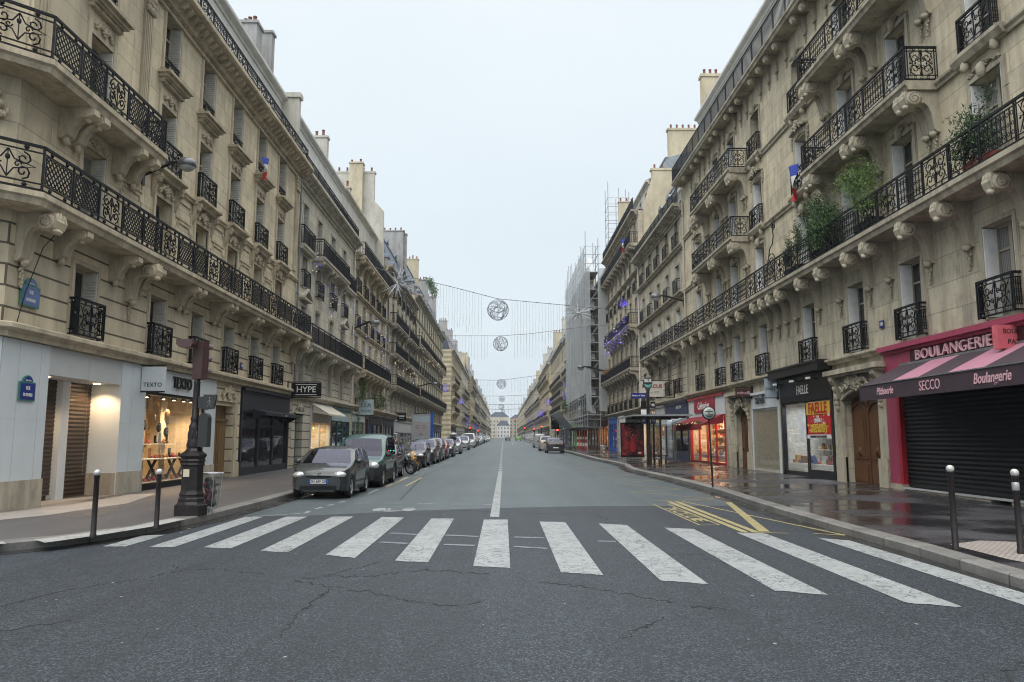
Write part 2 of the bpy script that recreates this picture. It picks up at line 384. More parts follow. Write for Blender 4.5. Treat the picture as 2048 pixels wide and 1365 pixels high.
def carving(mb, x, y, z, w, h, n=9):
    """a relief of leaves and a cartouche on a lintel"""
    rr = random.Random(int(w*100+h*10+n)); mb.ball((x, y-.02, z), w*.085, .06, h*.34, 8, 6)
    for k in range(10):
        a = k*PI/5; mb.ball((x+w*.125*math.cos(a), y-.02, z+h*.42*math.sin(a)), w*.04, .05, h*.13, 5, 3, jit=.3)
    for i in range(n*2):
        for s in (-1, 1):
            t = (i+1)/(n*2); zz = z+math.sin(t*6)*h*.2-.12*h*t + rr.uniform(-.12,.12)*h
            mb.ball((x+s*w*(.12+.38*t), y-.01, zz), w*.035*rr.uniform(.7,1.4), rr.uniform(.03,.065), h*.12*rr.uniform(.6,1.4)*(1.25-t*.5), 5, 3, jit=.35)

# ---------------------------------------------------------------- windows
WC = {}
def win_parts(w, h, sur, shut, guard, q):
    key = (w, h, sur, shut, guard, q)
    if key in WC: return WC[key]
    st, wh = 0, 1; f = MB(); a = w/2
    # stone surround
    if sur in ('L', 'R', 'C', 'plain'):
        t = .13 if sur != 'plain' else .1; d = -.05
        f.box(-a-t, -a, d, .04, 0, h+t, 0); f.box(a, a+t, d, .04, 0, h+t, 0); f.box(-a+.001, a-.001, d, .04, h, h+t-.003, 0)
        f.box(-a-t-.035, -a-t, d+.025, .03, 0, h+t+.03, 0); f.box(a+t, a+t+.035, d+.025, .03, 0, h+t+.03, 0); f.box(-a-t, a+t, d+.022, .03, h+t, h+t+.033, 0)
    if sur == 'L': carving(f, 0, -.06, h+.16, w*.95, .3)
    if sur == 'Lh':                                     # tall surround with carved frieze under a dentilled hood
        f.box(-a-.16, -a, -.05, .04, 0, h+.62, 0); f.box(a, a+.16, -.05, .04, 0, h+.62, 0); f.box(-a+.001, a-.001, -.03, .04, h, h+.617, 0)
        carving(f, 0, -.05, h+.3, w*.8, .34)
        f.box(-a-.26, a+.26, -.3, .03, h+.76, h+.86, 0); f.box(-a-.34, a+.34, -.4, .03, h+.86, h+.95, 0); f.box(-a-.2, a+.2, -.16, .03, h+.62, h+.70, 0)
        n = int((w+.4)/.09)
        for i in range(n): f.box(-a-.2+i*.09, -a-.2+i*.09+.05, -.24, -.005, h+.70, h+.76, 0)
    if sur == 'Lc':                                     # carved head with side consoles carrying the ledge above
        f.box(-a-.13, -a, -.05, .04, 0, h+.13, 0); f.box(a, a+.13, -.05, .04, 0, h+.13, 0); f.box(-a+.001, a-.001, -.05, .04, h, h+.127, 0)
        carving(f, 0, -.09, h+.3, w*.95, .42, 10)
        for s in (-1, 1):
            f.prism([(-.02,h+.62),(-.3,h+.62),(-.3,h+.5),(-.18,h+.34),(-.1,h+.05),(-.02,h-.1)], 'x', s*(a+.24)-.08, s*(a+.24)+.08, 0)
            f.ball((s*(a+.24), -.2, h+.42), .1, .1, .12, 7, 5, 0, .2)
    if sur == 'R':
        f.ball((0, -.12, h+.1), .12, .13, .22, 8, 6, 0, .15)
        carving(f, 0, -.05, h+.25, w*1.0, .26)
    if sur == 'Rh':
        f.box(-a-.14, -a, -.05, .04, 0, h+.1, 0); f.box(a, a+.14, -.05, .04, 0, h+.1, 0)
        pl = [(-a-.14, h+.1), (-a, h), (0, h+.10), (a, h), (a+.14, h+.1), (a+.1, h+.22), (0, h+.34), (-a-.1, h+.22)]
        f.prism(pl, 'y', -.055, .04, 0)
        f.prism([(-a-.2,h+.25),(0,h+.40),(a+.2,h+.25),(a+.2,h+.33),(0,h+.5),(-a-.2,h+.33)], 'y', -.2, .03, 0)
        carving(f, 0, -.2, h+.42, w*.75, .5, 6)
        for s in (-1, 1):
            for k, zz in enumerate((.12, 0, -.13, -.26)): f.ball((s*(a+.21), -.05, h+zz), .07-.01*k, .06, .09, 6, 4, 0, .25)
    if sur == 'ped':
        f.box(-a-.14, -a, -.05, .04, 0, h+.15, 0); f.box(a, a+.14, -.05, .04, 0, h+.15, 0); f.box(-a+.001, a-.001, -.05, .04, h, h+.147, 0)
        f.box(-a-.3, a+.3, -.3, .03, h+.3, h+.4, 0); carving(f, 0, -.03, h+.2, w*.7, .16, 4)
        f.prism([(-a-.3, h+.4), (a+.3, h+.4), (0, h+.85)], 'y', -.1, .03, 0)
        for s in (-1, 1): f.prism([(s*(a+.34), h+.38), (s*(a+.3), h+.5), (0, h+.97), (0, h+.85)], 'y', -.32, .03, 0)
    # timber frame
    y0, y1 = .30, .36
    f.box(-a, -a+.07, y0, y1, 0, h, 1); f.box(a-.07, a, y0, y1, 0, h, 1); f.box(-a+.07, a-.07, y0, y1, h-.07, h, 1); f.box(-a+.07, a-.07, y0, y1, 0, .12, 1)
    f.box(-.06, .06, y0-.02, y1, .12, h-.07, 1)
    if h > 1.9 and q: f.box(-a+.07, a-.07, y0+.005, y1, h*.72, h*.72+.05, 1)
    if q:
        for s in (-1, 1): f.box(s*a*.52-(a*.4), s*a*.52+(a*.4), y0+.012, y1-.005, h*.38, h*.38+.035, 1)
    g = MB(); g.quad((-a+.06, .345, .1), (a-.06, .345, .1), (a-.06, .345, h-.06), (-a+.06, .345, h-.06))
    res = {'win': f.mesh('window', []), 'pane': g.mesh('pane', [M['glass']])}
    if shut:
        s_ = MB(); wd = .38; s_.box(0, .035, -.03, .3, .05, h-.04, 0)
        if shut == 'louvre':
            n = int((h-.3)/.075)
            for i in range(n):
                z = .15 + i*(h-.3)/n
                for sg, x in ((-1, -.004), (1, .035)):
                    s_.quad((x, .0, z), (x, .27, z), (x+sg*.016, .27, z-.035), (x+sg*.016, .0, z-.035), 1)
                    s_.quad((x+sg*.016, .0, z-.035), (x+sg*.016, .27, z-.035), (x, .27, z-.04), (x, .0, z-.04), 1)
        else:
            for x in (-.006, .035):
                for za, zb in ((.15, h*.42), (h*.47, h*.62), (h*.67, h-.15)): s_.box(x, x+.006, .03, .24, za, zb, 1)
        res['shut'] = s_
    if guard:
        b = MB()
        if guard == 'low': railing(b, [(-a-.02, .02), (a+.02, .02)], .05, .5, 'bars')
        elif guard == 'lowscroll': railing(b, [(-a-.02, -.02), (a+.02, -.02)], .03, .42, 'scroll')
        else:
            sty = guard; o = .22
            pth = [(-a-.1, 0), (-a-.1, -o), (a+.1, -o), (a+.1, 0)]
            zz = .0
            railing(b, pth, zz, .92 if guard != 'far' else .95, sty)
        res['guard'] = b.mesh('window_guard', [M['iron']])
    WC[key] = res; return res
MC = {}
def with_mats(me, mats):
    k = (me.name, tuple(m.name for m in mats))
    if k not in MC:
        c = me.copy(); c.materials.clear()
        for m in mats: c.materials.append(m)
        MC[k] = c
    return MC[k]
def put_window(root, x, z, w, h, sur, trim, paint, shut=None, guard=None, q=True, name='window', shutmat=None, y=0):
    P = win_parts(w, h, sur, shut, guard, q)
    o = link(name, with_mats(P['win'], [trim, paint]), root, (x, y, z))
    link('pane', P['pane'], o)
    if shut:
        if 'shutm' not in P or True:
            key = ('s', w, h, shut, (shutmat or paint).name)
            if key not in MC: MC[key] = P['shut'].mesh('shutter', [shutmat or paint, shutmat or paint])
        if R.random() < .93: link('shutter', MC[key], o, (-w/2+.01, 0, 0))
        link('shutter', MC[key], o, (w/2-.045, 0, 0))
    if guard: link('window_guard', P['guard'], o)
    return o

# ---------------------------------------------------------------- walls
def wall_grid(mb, x0, x1, z0, z1, ops, depth=.38, mi=lambda z: 0, extra=()):
    xs = sorted(set([x0, x1] + [v for o in ops for v in o[:2]])); zs = sorted(set([z0, z1] + [v for o in ops for v in o[2:4]] + [e for e in extra if z0 < e < z1]))
    for i in range(len(xs)-1):
        for j in range(len(zs)-1):
            cx, cz = (xs[i]+xs[i+1])/2, (zs[j]+zs[j+1])/2
            if any(o[0] < cx < o[1] and o[2] < cz < o[3] for o in ops): continue
            mb.quad((xs[i],0,zs[j]), (xs[i+1],0,zs[j]), (xs[i+1],0,zs[j+1]), (xs[i],0,zs[j+1]), mi(cz))
    for o in ops:
        a, b, c, d = o[:4]; dp = o[4] if len(o) > 4 else depth; k = mi((c+d)/2)
        mb.quad((a,0,c), (a,dp,c), (a,dp,d), (a,0,d), k); mb.quad((b,dp,c), (b,0,c), (b,0,d), (b,dp,d), k)
        mb.quad((a,dp,d), (b,dp,d), (b,0,d), (a,0,d), k); mb.quad((a,0,c), (b,0,c), (b,dp,c), (a,dp,c), k)
def ledge_profile(z, h, d): return [(-.05,z), (d*.55,z), (d*.6,z+h*.35), (d*.85,z+h*.5), (d,z+h*.6), (d,z+h*.9), (d*.9,z+h), (-.05,z+h)]
def slab_profile(z, h, d): return [(-.05,z-h), (d-.1,z-h), (d-.06,z-h*.6), (d,z-h*.45), (d,z-.01), (d-.03,z), (-.05,z)]

def chimney(root, Ylocal, depth0, depth1, z0, z1, mat, width=.55, pots=5, taper=0):
    mb = MB(); mb.box(Ylocal-width/2, Ylocal+width/2, depth0, depth1, z0, z1, 0)
    mb.box(Ylocal-width/2-.07, Ylocal+width/2+.07, depth0-.07, depth1+.07, z1, z1+.14, 0)
    c = mb.build('chimney', [mat], root)
    pm = MC.get('pot')
    if pm is None:
        p = MB(); p.lathe([(.12,0),(.12,.06),(.095,.1),(.085,.36),(.11,.38),(.10,.42),(.07,.42)], n=9); pm = MC['pot'] = p.mesh('chimney_pot', [M['pot']])
    for i in range(pots):
        o = link('chimney_pot', pm, c, (Ylocal, depth0+.25+(depth1-depth0-.5)*(i+.2*R.random())/max(1,pots-1), z1+.14)); o.scale = (1,1,R.uniform(.7,1.3))
    return c
def mansard(root, x0, x1, z0, ht, setb, mat, dormers=(), dm=None, dh=1.5):
    """steep roof face behind the gutter, with a flat zinc cap"""
    mb = MB(); run = ht*.32
    pf = [(setb, z0), (setb+run, z0+ht), (setb+run+2.5, z0+ht+.7), (11.5, z0+ht+.7), (11.5, z0)]
    mb.prism(pf, 'x', x0, x1, 0)
    mb.prism([(setb+run-.1,z0+ht-.06),(setb+run-.1,z0+ht+.1),(setb+run+.15,z0+ht+.12),(setb+run+.15,z0+ht-.06)], 'x', x0, x1, 0)
    r = mb.build('roof', [mat], root)
    key = ('dorm', (dm or mat).name, dh)
    if key not in MC:
        d = MB(); d.box(-.55, .55, -.05, 1.1, 0, dh, 0)
        d.prism([(-.68,dh),(.68,dh),(.55,dh+.22),(0,dh+.38),(-.55,dh+.22)], 'y', -.18, 1.3, 1)
        d.box(-.36, .36, -.07, -.03, .15, dh-.18, 2); d.box(-.42, .42, -.10, -.055, .08, .15, 1)
        d.box(-.03, .03, -.085, -.065, .15, dh-.18, 0)
        MC[key] = d.mesh('dormer', [dm or mat, mat, M['glass']])
    for x in dormers: link('dormer', MC[key], r, (x, setb+.12, z0+.25))
    return r

class Bld:
    def __init__(s, side, X, Y0, Y1, label, stones, zb=-.3):
        s.side = side; s.L = Y1-Y0; s.Y0, s.Y1, s.X = Y0, Y1, X
        if side == 'L': s.root = thing('apartment_building', label, 'building', (X, Y0, 0), PI/2)
        else: s.root = thing('apartment_building', label, 'building', (X, Y1, 0), -PI/2)
        s.stone, s.rust, s.trim = stones; s.ops = []; s.trimmb = {}
    def x(s, Y): return Y - s.Y0 if s.side == 'L' else s.Y1 - Y
    def windows(s, Ys, z, w, h, sur, paint, shut=None, guard=None, q=True, shutmat=None):
        for Y in Ys:
            xx = s.x(Y); s.ops.append((xx-w/2, xx+w/2, z, z+h))
            put_window(s.root, xx, z, w, h, sur, s.trim, paint, shut, guard, q, shutmat=shutmat)
    def finish_wall(s, top, rust_top=0, zb=-.3, depth=12, side_ends=True):
        mb = MB(); wall_grid(mb, 0, s.L, zb, top, s.ops, mi=lambda z: 1 if z < rust_top else 0, extra=(rust_top,))
        mb.box(0, s.L, .41, depth, zb, top, 0)
        mb.box(-.001, .0, .0, .41, zb, top, 0); mb.box(s.L, s.L+.001, .0, .41, zb, top, 0); mb.quad((0,0,top), (s.L,0,top), (s.L,.41,top), (0,.41,top))
        return mb.build('wall', [s.stone, s.rust], s.root)
    def path(s, Ya, Yb, ext=()):
        a, b = sorted((s.x(Ya), s.x(Yb))); return list(ext) + [(a, 0), (b, 0)]
    def ledge(s, z, h, d, Ya=None, Yb=None, ext=(), name='ledge'):
        mb = MB(); mb.sweep(ledge_profile(z, h, d), s.path(Ya if Ya is not None else s.Y0, Yb if Yb is not None else s.Y1, ext)); return mb.build(name, [s.trim], s.root)
    def balcony(s, Ya, Yb, z, d, style, corb=None, cy=(), h=.98, slab=.28, ext=(), ends=(True, True), iron='iron', rp=None):
        """slab top at z"""
        mb = MB(); p = s.path(Ya, Yb, ext); mb.sweep(slab_profile(z, slab, d), p); o = mb.build('balcony', [s.trim], s.root)
        r = MB(); a, b = p[-2][0], p[-1][0]; o_ = d-.07
        if rp is None:
            rp = [(a+.04, -o_), (b-.04, -o_)]
            if ends[0]: rp = [(a+.04, 0)] + rp
            if ends[1]: rp = rp + [(b-.04, 0)]
        railing(r, rp, z+.01, h, style); r.build('railing', [M[iron]], o)
        if corb:
            key = ('corb', corb, round(d, 2), s.trim.name)
            if key not in MC:
                c = MB()
                if corb == 'scroll': corbel_scroll(c, .32, d/.98)
                elif corb == 'scrollS': corbel_scroll(c, .26, d/1.25)
                else: corbel_block(c, .32, d/.95)
                MC[key] = c.mesh('corbel', [s.trim])
            for Y in cy: link('corbel', MC[key], o, (s.x(Y), 0, z-slab))
        return o
    def cornice(s, z, d=.7, mod=True, step=.42, ext=()):
        mb = MB(); p = s.path(s.Y0, s.Y1, ext)
        mb.sweep([(-.05,z-.5),(.1,z-.5),(.12,z-.42),(.05,z-.4),(.05,z-.32),(.2,z-.3),(d*.5,z-.02),(d*.9,z),(d,z+.05),(d,z+.2),(-.05,z+.2)], p)
        if mod:
            n = int(s.L/step)
            for i in range(n): modillion(mb, s.L*(i+.5)/n, z-.02, d*1.5)
        return mb.build('cornice', [s.trim], s.root)
    def attic(s, z, h, setb, mat, Ys, roofmat, w=1.1, wh=1.9, top=.3, rise=.4):
        mb = MB(); ops = [(s.x(Y)-w/2, s.x(Y)+w/2, z+.05, z+.05+wh) for Y in Ys]
        wall_grid(mb, 0, s.L, z, z+h, ops, depth=.3); mb.v = [(a, b+setb, c) for a, b, c in mb.v]
        mb.box(0, s.L, setb+.36, 11.8, z, z+h-.01); mb.build('attic_wall', [mat], s.root)
        mb = MB(); mb.box(0, s.L, .0, setb+.35, z-.02, z+.02); mb.build('terrace', [M['zinc']], s.root)
        for Y in Ys: put_window(s.root, s.x(Y), z+.05, w, wh, 'none', mat, M['white'], y=setb)
        mb = MB(); mb.sweep([(-.05,z+h-.25),(.06,z+h-.25),(.08,z+h-.1),(.25,z+h-.05),(.3,z+h),(.3,z+h+.14),(-.05,z+h+.14)], [(0,setb),(s.L,setb)])
        mb.build('attic_cornice', [mat], s.root)
        mb = MB(); mb.prism([(setb-.2,z+h+.14),(setb+1.2,z+h+.5+rise),(setb+2.6,z+h+.8+rise),(11.5,z+h+.9+rise),(11.5,z+h)], 'x', 0, s.L); mb.build('roof', [roofmat], s.root)
    def pipe(s, Y, z0, z1, mat=None):
        mb = MB(); x = s.x(Y); mb.tube([(x, -.12, z0), (x, -.12, z1)], .055, 7)
        for z in [z0 + .3 + i*2.4 for i in range(int((z1-z0)/2.4)+1)]: mb.lathe([(.055,z),(.075,z),(.075,z+.1),(.055,z+.1)], (x,-.12,0), 8)
        mb.build('drain_pipe', [mat or M['lead']], s.root)
# ---------------------------------------------------------------- shop pieces
def roller(mb, x0, x1, y, z0, z1, mi=0, step=.11):
    n = int((z1-z0)/step)
    for i in range(n):
        a = z0 + i*(z1-z0)/n; b = z0 + (i+1)*(z1-z0)/n; m = (a+b)/2
        mb.quad((x0,y,a), (x1,y,a), (x1,y-.025,m), (x0,y-.025,m), mi); mb.quad((x0,y-.025,m), (x1,y-.025,m), (x1,y,b), (x0,y,b), mi)
def awning(b, Ya, Yb, z, d, drop, mats, val=.25, stripes=None, parent=None, name='awning', y=-.08):
    x0, x1 = sorted((b.x(Ya), b.x(Yb))); mb = MB()
    n = stripes or 1
    for i in range(n):
        a, c = x0+(x1-x0)*i/n, x0+(x1-x0)*(i+1)/n
        mb.prism([(y, z), (y-d, z-drop), (y-d, z-drop-.03), (y, z-.04)], 'x', a, c, (i % 2) if stripes else 0)
    mb.box(x0, x1, y-d-.02, y-d+.01, z-drop-val, z-drop-.031, 0)
    for x in (x0+.02, x1-.05): mb.prism([(y, z-.05), (y-d, z-drop-.04), (y-d, z-drop-.08), (y, z-.5)], 'x', x, x+.03, 0) if not stripes else mb.prism([(y, z-.041), (y-d+.02, z-drop-.035), (y-d+.02, z-drop-val*.9), (y, z-drop-val*.5)], 'x', x, x+.012, 0)
    return mb.build(name, mats, parent or b.root)
def goods(mb, x0, x1, y, z, nm, n, s=.16):
    for i in range(n):
        x = x0 + (x1-x0)*(i+.5)/n; w = s*R.uniform(.5, 1.1); h = s*R.uniform(.5, 1.7)
        if R.random() < .5: mb.box(x-w/2, x+w/2, y-w/2, y+w/2, z, z+h, 1+R.randrange(nm))
        else: mb.lathe([(w*.35, z), (w*.5, z+h*.3), (w*.4, z+h*.7), (w*.15, z+h)], (x, y, 0), 8, 1+R.randrange(nm))
GOODS = [plain('goods_red', (.35,.03,.03)), plain('goods_white', (.6,.58,.52)), plain('goods_brown', (.18,.08,.03)), plain('goods_blue', (.05,.09,.25)), plain('goods_gold', (.5,.3,.06), .35)]
M['lampwarm'] = glow('warm_lamp', (1, .72, .38), 14); M['lampwhite'] = glow('white_lamp', (1, .93, .8), 12)
M['intwarm'] = plain('shop_wall_cream', (.66,.55,.38), .8); M['intwhite'] = plain('shop_wall_white', (.7,.68,.62), .8)
def area_light(loc, size, sy, power, col, rot=(0,0,0), name='shop_light'):
    l = bpy.data.lights.new(name, 'AREA'); l.shape = 'RECTANGLE'; l.size = size; l.size_y = sy; l.energy = power; l.color = col
    o = link(name, l, None, loc); o.rotation_euler = rot; return o
def spot(loc, power, col, ang=1.6, rot=(0,0,0), r=.05):
    l = bpy.data.lights.new('ceiling_spot', 'SPOT'); l.energy = power; l.color = col; l.spot_size = ang; l.spot_blend = .6; l.shadow_soft_size = r
    o = link('ceiling_spot', l, None, loc); o.rotation_euler = rot; return o
def shop(b, Ya, Yb, top, frame, fascia=.65, stall=.35, cols=2, lit=None, glass=None, doorat=None, sign=None, sz=.35, smat=None, name='shop_front', proud=.06, zf=None, sx=1.0, fasciam=None, depth=1.6, shelves=True):
    x0, x1 = sorted((b.x(Ya), b.x(Yb))); z0 = gz((Ya+Yb)/2) + .14
    b.ops.append((x0, x1, -.3, top, .12))
    mb = MB(); pw = .16; ft = top-fascia
    mb.box(x0, x1, -proud, .12, ft, top-.005, 1); mb.box(x0-.02, x1+.02, -proud-.1, -proud-.001, top-.1, top+.02, 0)
    for x in (x0, x1-pw): mb.box(x, x+pw, -proud+.01, .12, -.3, ft, 0)
    mb.box(x0+pw, x1-pw, -.02, .12, -.3, z0+stall, 0)
    n = cols; cw = (x1-x0-2*pw)/n
    for i in range(1, n): mb.box(x0+pw+i*cw-.045, x0+pw+i*cw+.045, 0, .1, z0+stall, ft, 0)
    mb.box(x0+pw, x1-pw, .01, .1, ft-.08, ft, 0)
    o = mb.build(name, [frame, fasciam or frame], b.root)
    g = MB()
    for i in range(n): g.quad((x0+pw+i*cw, .06, z0+stall), (x0+pw+(i+1)*cw, .06, z0+stall), (x0+pw+(i+1)*cw, .06, ft-.08), (x0+pw+i*cw, .06, ft-.08))
    g.build('pane', [glass or (M['clear'] if lit else M['darkglass'])], o)
    if doorat is not None:
        d = MB(); dx = x0+pw+doorat*cw; d.box(dx+.05, dx+.13, .0, .055, z0, ft-.08, 0); d.box(dx+cw-.13, dx+cw-.05, .0, .055, z0, ft-.08, 0); d.box(dx+.13, dx+cw-.13, .0, .055, z0, z0+.3, 0)
        d.box(dx+.13, dx+cw-.13, .0, .055, ft-.6, ft-.54, 0); d.tube([(dx+cw-.16,-.05,z0+.9),(dx+cw-.16,-.05,z0+1.3)], .015, 6, 0); d.build('door', [frame], o)
    if lit:
        r = MB(); dp = depth
        r.quad((x0,dp,z0), (x1,dp,z0), (x1,dp,top), (x0,dp,top), 0); r.quad((x0,.13,z0), (x0,dp,z0), (x0,dp,top), (x0,.13,top), 0); r.quad((x1,.13,z0), (x1,dp,z0), (x1,dp,top), (x1,.13,top), 0)
        r.quad((x0,.13,z0+.02), (x1,.13,z0+.02), (x1,dp,z0+.02), (x0,dp,z0+.02), 0); r.quad((x0,.13,ft-.02), (x1,.13,ft-.02), (x1,dp,ft-.02), (x0,dp,ft-.02), 0)
        r.build('shop_interior', [M['intwarm'] if lit[0][2] < .6 else M['intwhite']], o)
        if shelves:
            k = MB()
            for zz in (z0+.55, z0+1.05, z0+1.55, z0+2.05):
                if zz < ft-.3: k.box(x0+.25, x1-.25, dp-.35, dp-.03, zz-.03, zz, 0); goods(k, x0+.3, x1-.3, dp-.2, zz, 5, int((x1-x0)*4))
            k.box(x0+.2, x1-.2, .2, .7, z0+.3, z0+.5, 0); goods(k, x0+.25, x1-.25, .4, z0+.5, 5, int((x1-x0)*3.5), .22)
            k.build('shop_display', [M['intwhite']] + GOODS, o)
        p = b.root.matrix_basis @ Vector(((x0+x1)/2, .75, ft-.12))
        area_light(tuple(p), .5, (x1-x0)*.8, lit[1], lit[0])
    if sign: text(sign, sz, smat or M['white'], o, ((x0+x1)/2, -proud-.012, ft+fascia*.42), sx=sx)
    return o
def hanging_sign(name, label, x0, x1, Y, z0, z1, board, lines, tm, wallx, arm=True, th=.1, grp=None):
    """a board standing out from the wall at right angles"""
    t = thing(name, label, 'sign', ((x0+x1)/2, Y, z0), 0, grp); w = (x1-x0)/2
    mb = MB(); mb.box(-w, w, -th/2, th/2, 0, z1-z0); o = mb.build('board', [board], t)
    for (s, size, dz, *rest) in lines:
        text(s, size, rest[0] if rest else tm, t, (0, -th/2-.006, (z1-z0)*dz), ext=.004, sx=rest[1] if len(rest) > 1 else 1, bold=rest[2] if len(rest) > 2 else 0)
    if arm:
        a = MB(); wx = wallx - (x0+x1)/2
        for zz in (z1-z0+.05, -.05): a.box(min(wx, -w), max(wx, w), -.02, .02, zz-.02, zz+.02)
        a.box(*( (wx-.03, wx+.03) ), -.06, .06, -.12, z1-z0+.12); a.build('bracket', [M['dark']], t)
    return t
P_ = plain
M['shopwhite'] = P_('white_cladding', (.60,.645,.67), .45, 0, .05, 1.5); M['shopgrey'] = P_('pale_fascia', (.52,.53,.53), .5, 0, .05, 2)
M['pinkshop'] = P_('pink_paint', (.36,.055,.11), .45, 0, .12, 4); M['pinkpale'] = P_('pale_pink_canvas', (.42,.19,.26), .8, 0, .08, 4)
M['aub'] = P_('aubergine_canvas', (.045,.028,.04), .8, 0, .15, 4); M['redshop'] = P_('red_paint', (.38,.02,.03), .4, 0, .12, 4)
M['navy'] = P_('navy_paint', (.02,.035,.10), .4, 0, .15, 4); M['charcoal'] = P_('charcoal_paint', (.015,.019,.027), .55, 0, .15, 4)
M['redcanvas'] = P_('red_canvas', (.22,.012,.022), .85, 0, .15, 4); M['greycanvas'] = P_('grey_canvas', (.34,.37,.40), .85, 0, .1, 4)
M['creamcanvas'] = P_('cream_canvas', (.56,.52,.44), .85, 0, .1, 4); M['stoneplinth'] = stone('plinth_travertine', (.50,.45,.36), None, 0, .7)
M['bluebright'] = P_('bright_blue_paint', (.01,.09,.42), .4, 0, .2, 4); M['green'] = P_('lime_green_paint', (.16,.40,.07), .5, 0, .15, 4)
M['letter_w'] = P_('white_letter', (.72,.72,.70), .5, 0, .03); M['letter_k'] = P_('black_letter', (.012,.012,.012), .5, 0, .03); M['letter_p'] = P_('pink_letter', (.66,.40,.45), .5, 0, .03)
M['letter_r'] = P_('dark_red_letter', (.22,.01,.02), .5, 0, .03); M['yellowp'] = P_('poster_yellow', (.72,.50,.05), .5, 0, .05); M['redp'] = P_('poster_red', (.55,.02,.025), .5, 0, .1)
M['rollbrown'] = P_('brown_roller', (.055,.036,.026), .35, .4, .2, 3); M['rollblack'] = P_('black_roller', (.006,.008,.009), .55, 0, .3, 3); M['rollblack'].node_tree.nodes['Principled BSDF'].inputs['Specular IOR Level'].default_value = .22

# ================================================================ L1: corner house on the left
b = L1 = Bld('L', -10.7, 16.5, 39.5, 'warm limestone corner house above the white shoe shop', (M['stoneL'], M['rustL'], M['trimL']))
YS = [19.6, 23.77, 26.87, 29.96, 33.13, 36.28]
ch = [(-2.6, 2.6)]
b.windows(YS, 4.3, 1.12, 1.82, 'plain', M['white'], 'louvre', 'scroll', shutmat=M['shut'])
b.windows(YS[:1], 7.02, 1.15, 2.2, 'L', M['white'], 'louvre', shutmat=M['shut'])
b.windows(YS[1:], 7.02, 1.15, 2.2, 'Lc', M['white'], None)
b.windows(YS[:1], 10.05, 1.15, 2.2, 'Lh', M['white'], 'louvre', shutmat=M['shut'])
b.windows(YS[1:], 10.05, 1.15, 2.15, 'Lh', M['white'], 'louvre', 'scroll', shutmat=M['shut'])
b.windows(YS, 13.3, 1.15, 1.95, 'plain', M['white'], 'louvre', 'lowscroll', shutmat=M['shut'])
# ground floor openings: Y from-to
xw = b.x
b.ops += [(0.02, xw(28.96), -.3, 3.93, .1), (xw(29.0), xw(31.0), -.3, 3.05, .35), (xw(31.75), xw(38.9), -.3, 3.9, .1)]
mb = MB(); wall_grid(mb, 0, b.L, -.3, 15.9, b.ops, mi=lambda z: 1 if z < 6.75 else 0, extra=(6.75, 4.0))
for (z0_, z1_, k) in ((-.3, 6.75, 1), (6.75, 15.9, 0)):
    mb.quad((-2.6,2.6,z0_), (0,0,z0_), (0,0,z1_), (-2.6,2.6,z1_), k)
mb.prism([(-2.6,3.0),(-.02,.43),(b.L,.43),(b.L,12),(-2.6,12)], 'z', 4.0, 15.9, 0)
mb.box(-2.6, b.L, 3.3, 12, -.3, 3.99, 1); mb.box(b.L-.05, b.L, 0, 3.3, -.3, 4, 1)
mb.build('wall', [b.stone, b.rust], b.root)
b.ledge(3.95, .3, .32, ext=ch)
rp = lambda o: [(-2.6-o*.707, 2.6-o*.707), (-o*.414, -o), (b.L-.05, -o), (b.L-.05, 0)]
cb = b.balcony(16.5, 39.5, 7.0, .9, 'lattice', ext=ch, rp=rp(.82))
key = MB(); corbel_block(key, .34, .88); me = key.mesh('corbel', [b.trim])
for Y in [18.3, 20.9, 22.4, 25.1, 25.6, 28.2, 28.7, 31.3, 31.9, 34.5, 35.0, 37.6]: link('corbel', me, cb, (xw(Y), 0, 6.72))
big = MB(); corbel_scroll(big, .42, .92, True); me = big.mesh('large_corbel', [b.trim])
for Y in (16.9, 21.9, 39.1): link('large_corbel', me, cb, (xw(Y), 0, 6.72))
cb = b.balcony(16.5, 21.9, 10.0, .9, 'lattice', ext=ch, rp=[(-2.6-.58, 2.6-.58), (-.34, -.82), (xw(21.9)-.05, -.82), (xw(21.9)-.05, 0)], slab=.3)
key = MB(); corbel_block(key, .36, .95); me = key.mesh('corbel', [b.trim])
for Y in (18.1, 18.6, 20.7, 21.5): link('corbel', me, cb, (xw(Y), 0, 9.7))
mb = MB()
for Y in YS[1:]:
    x = xw(Y); mb.sweep(ledge_profile(9.78, .26, .38), [(x-.95, 0), (x+.95, 0)])
mb.sweep(ledge_profile(9.8, .16, .14), [(xw(22), 0), (b.L, 0)]); mb.build('ledge', [b.trim], b.root)
for Y in YS: mb = MB(); x = xw(Y); mb.box(x-.75, x+.75, -.12, .02, 13.2, 13.3); mb.box(x-.62, x+.62, -.07, .02, 13.02, 13.2); mb.build('sill', [b.trim], b.root)
for a, c in zip(YS[:-1], YS[1:]):
    m_ = (a+c)/2
    for hw, z0_, z1_ in ((min((c-a)/2-.95, .62), 7.3, 8.9), (min((c-a)/2-.95, .62), 9.05, 9.6)):
        x = xw(m_); mb = MB()
        for s in (-1, 1): mb.box(x+s*hw-.04, x+s*hw+.04, -.04, .02, z0_, z1_-.2)
        mb.box(x-hw-.04, x+hw+.04, -.04, .02, z0_-.08, z0_-.001); mb.box(x-hw+.16, x+hw-.16, -.04, .02, z1_-.06, z1_+.02)
        for s in (-1, 1): mb.box(x+s*(hw-.12)-.04, x+s*(hw-.12)+.04, -.038, .02, z1_-.2, z1_-.061) if hw > .3 else None
        mb.build('wall_panel', [b.trim], b.root)
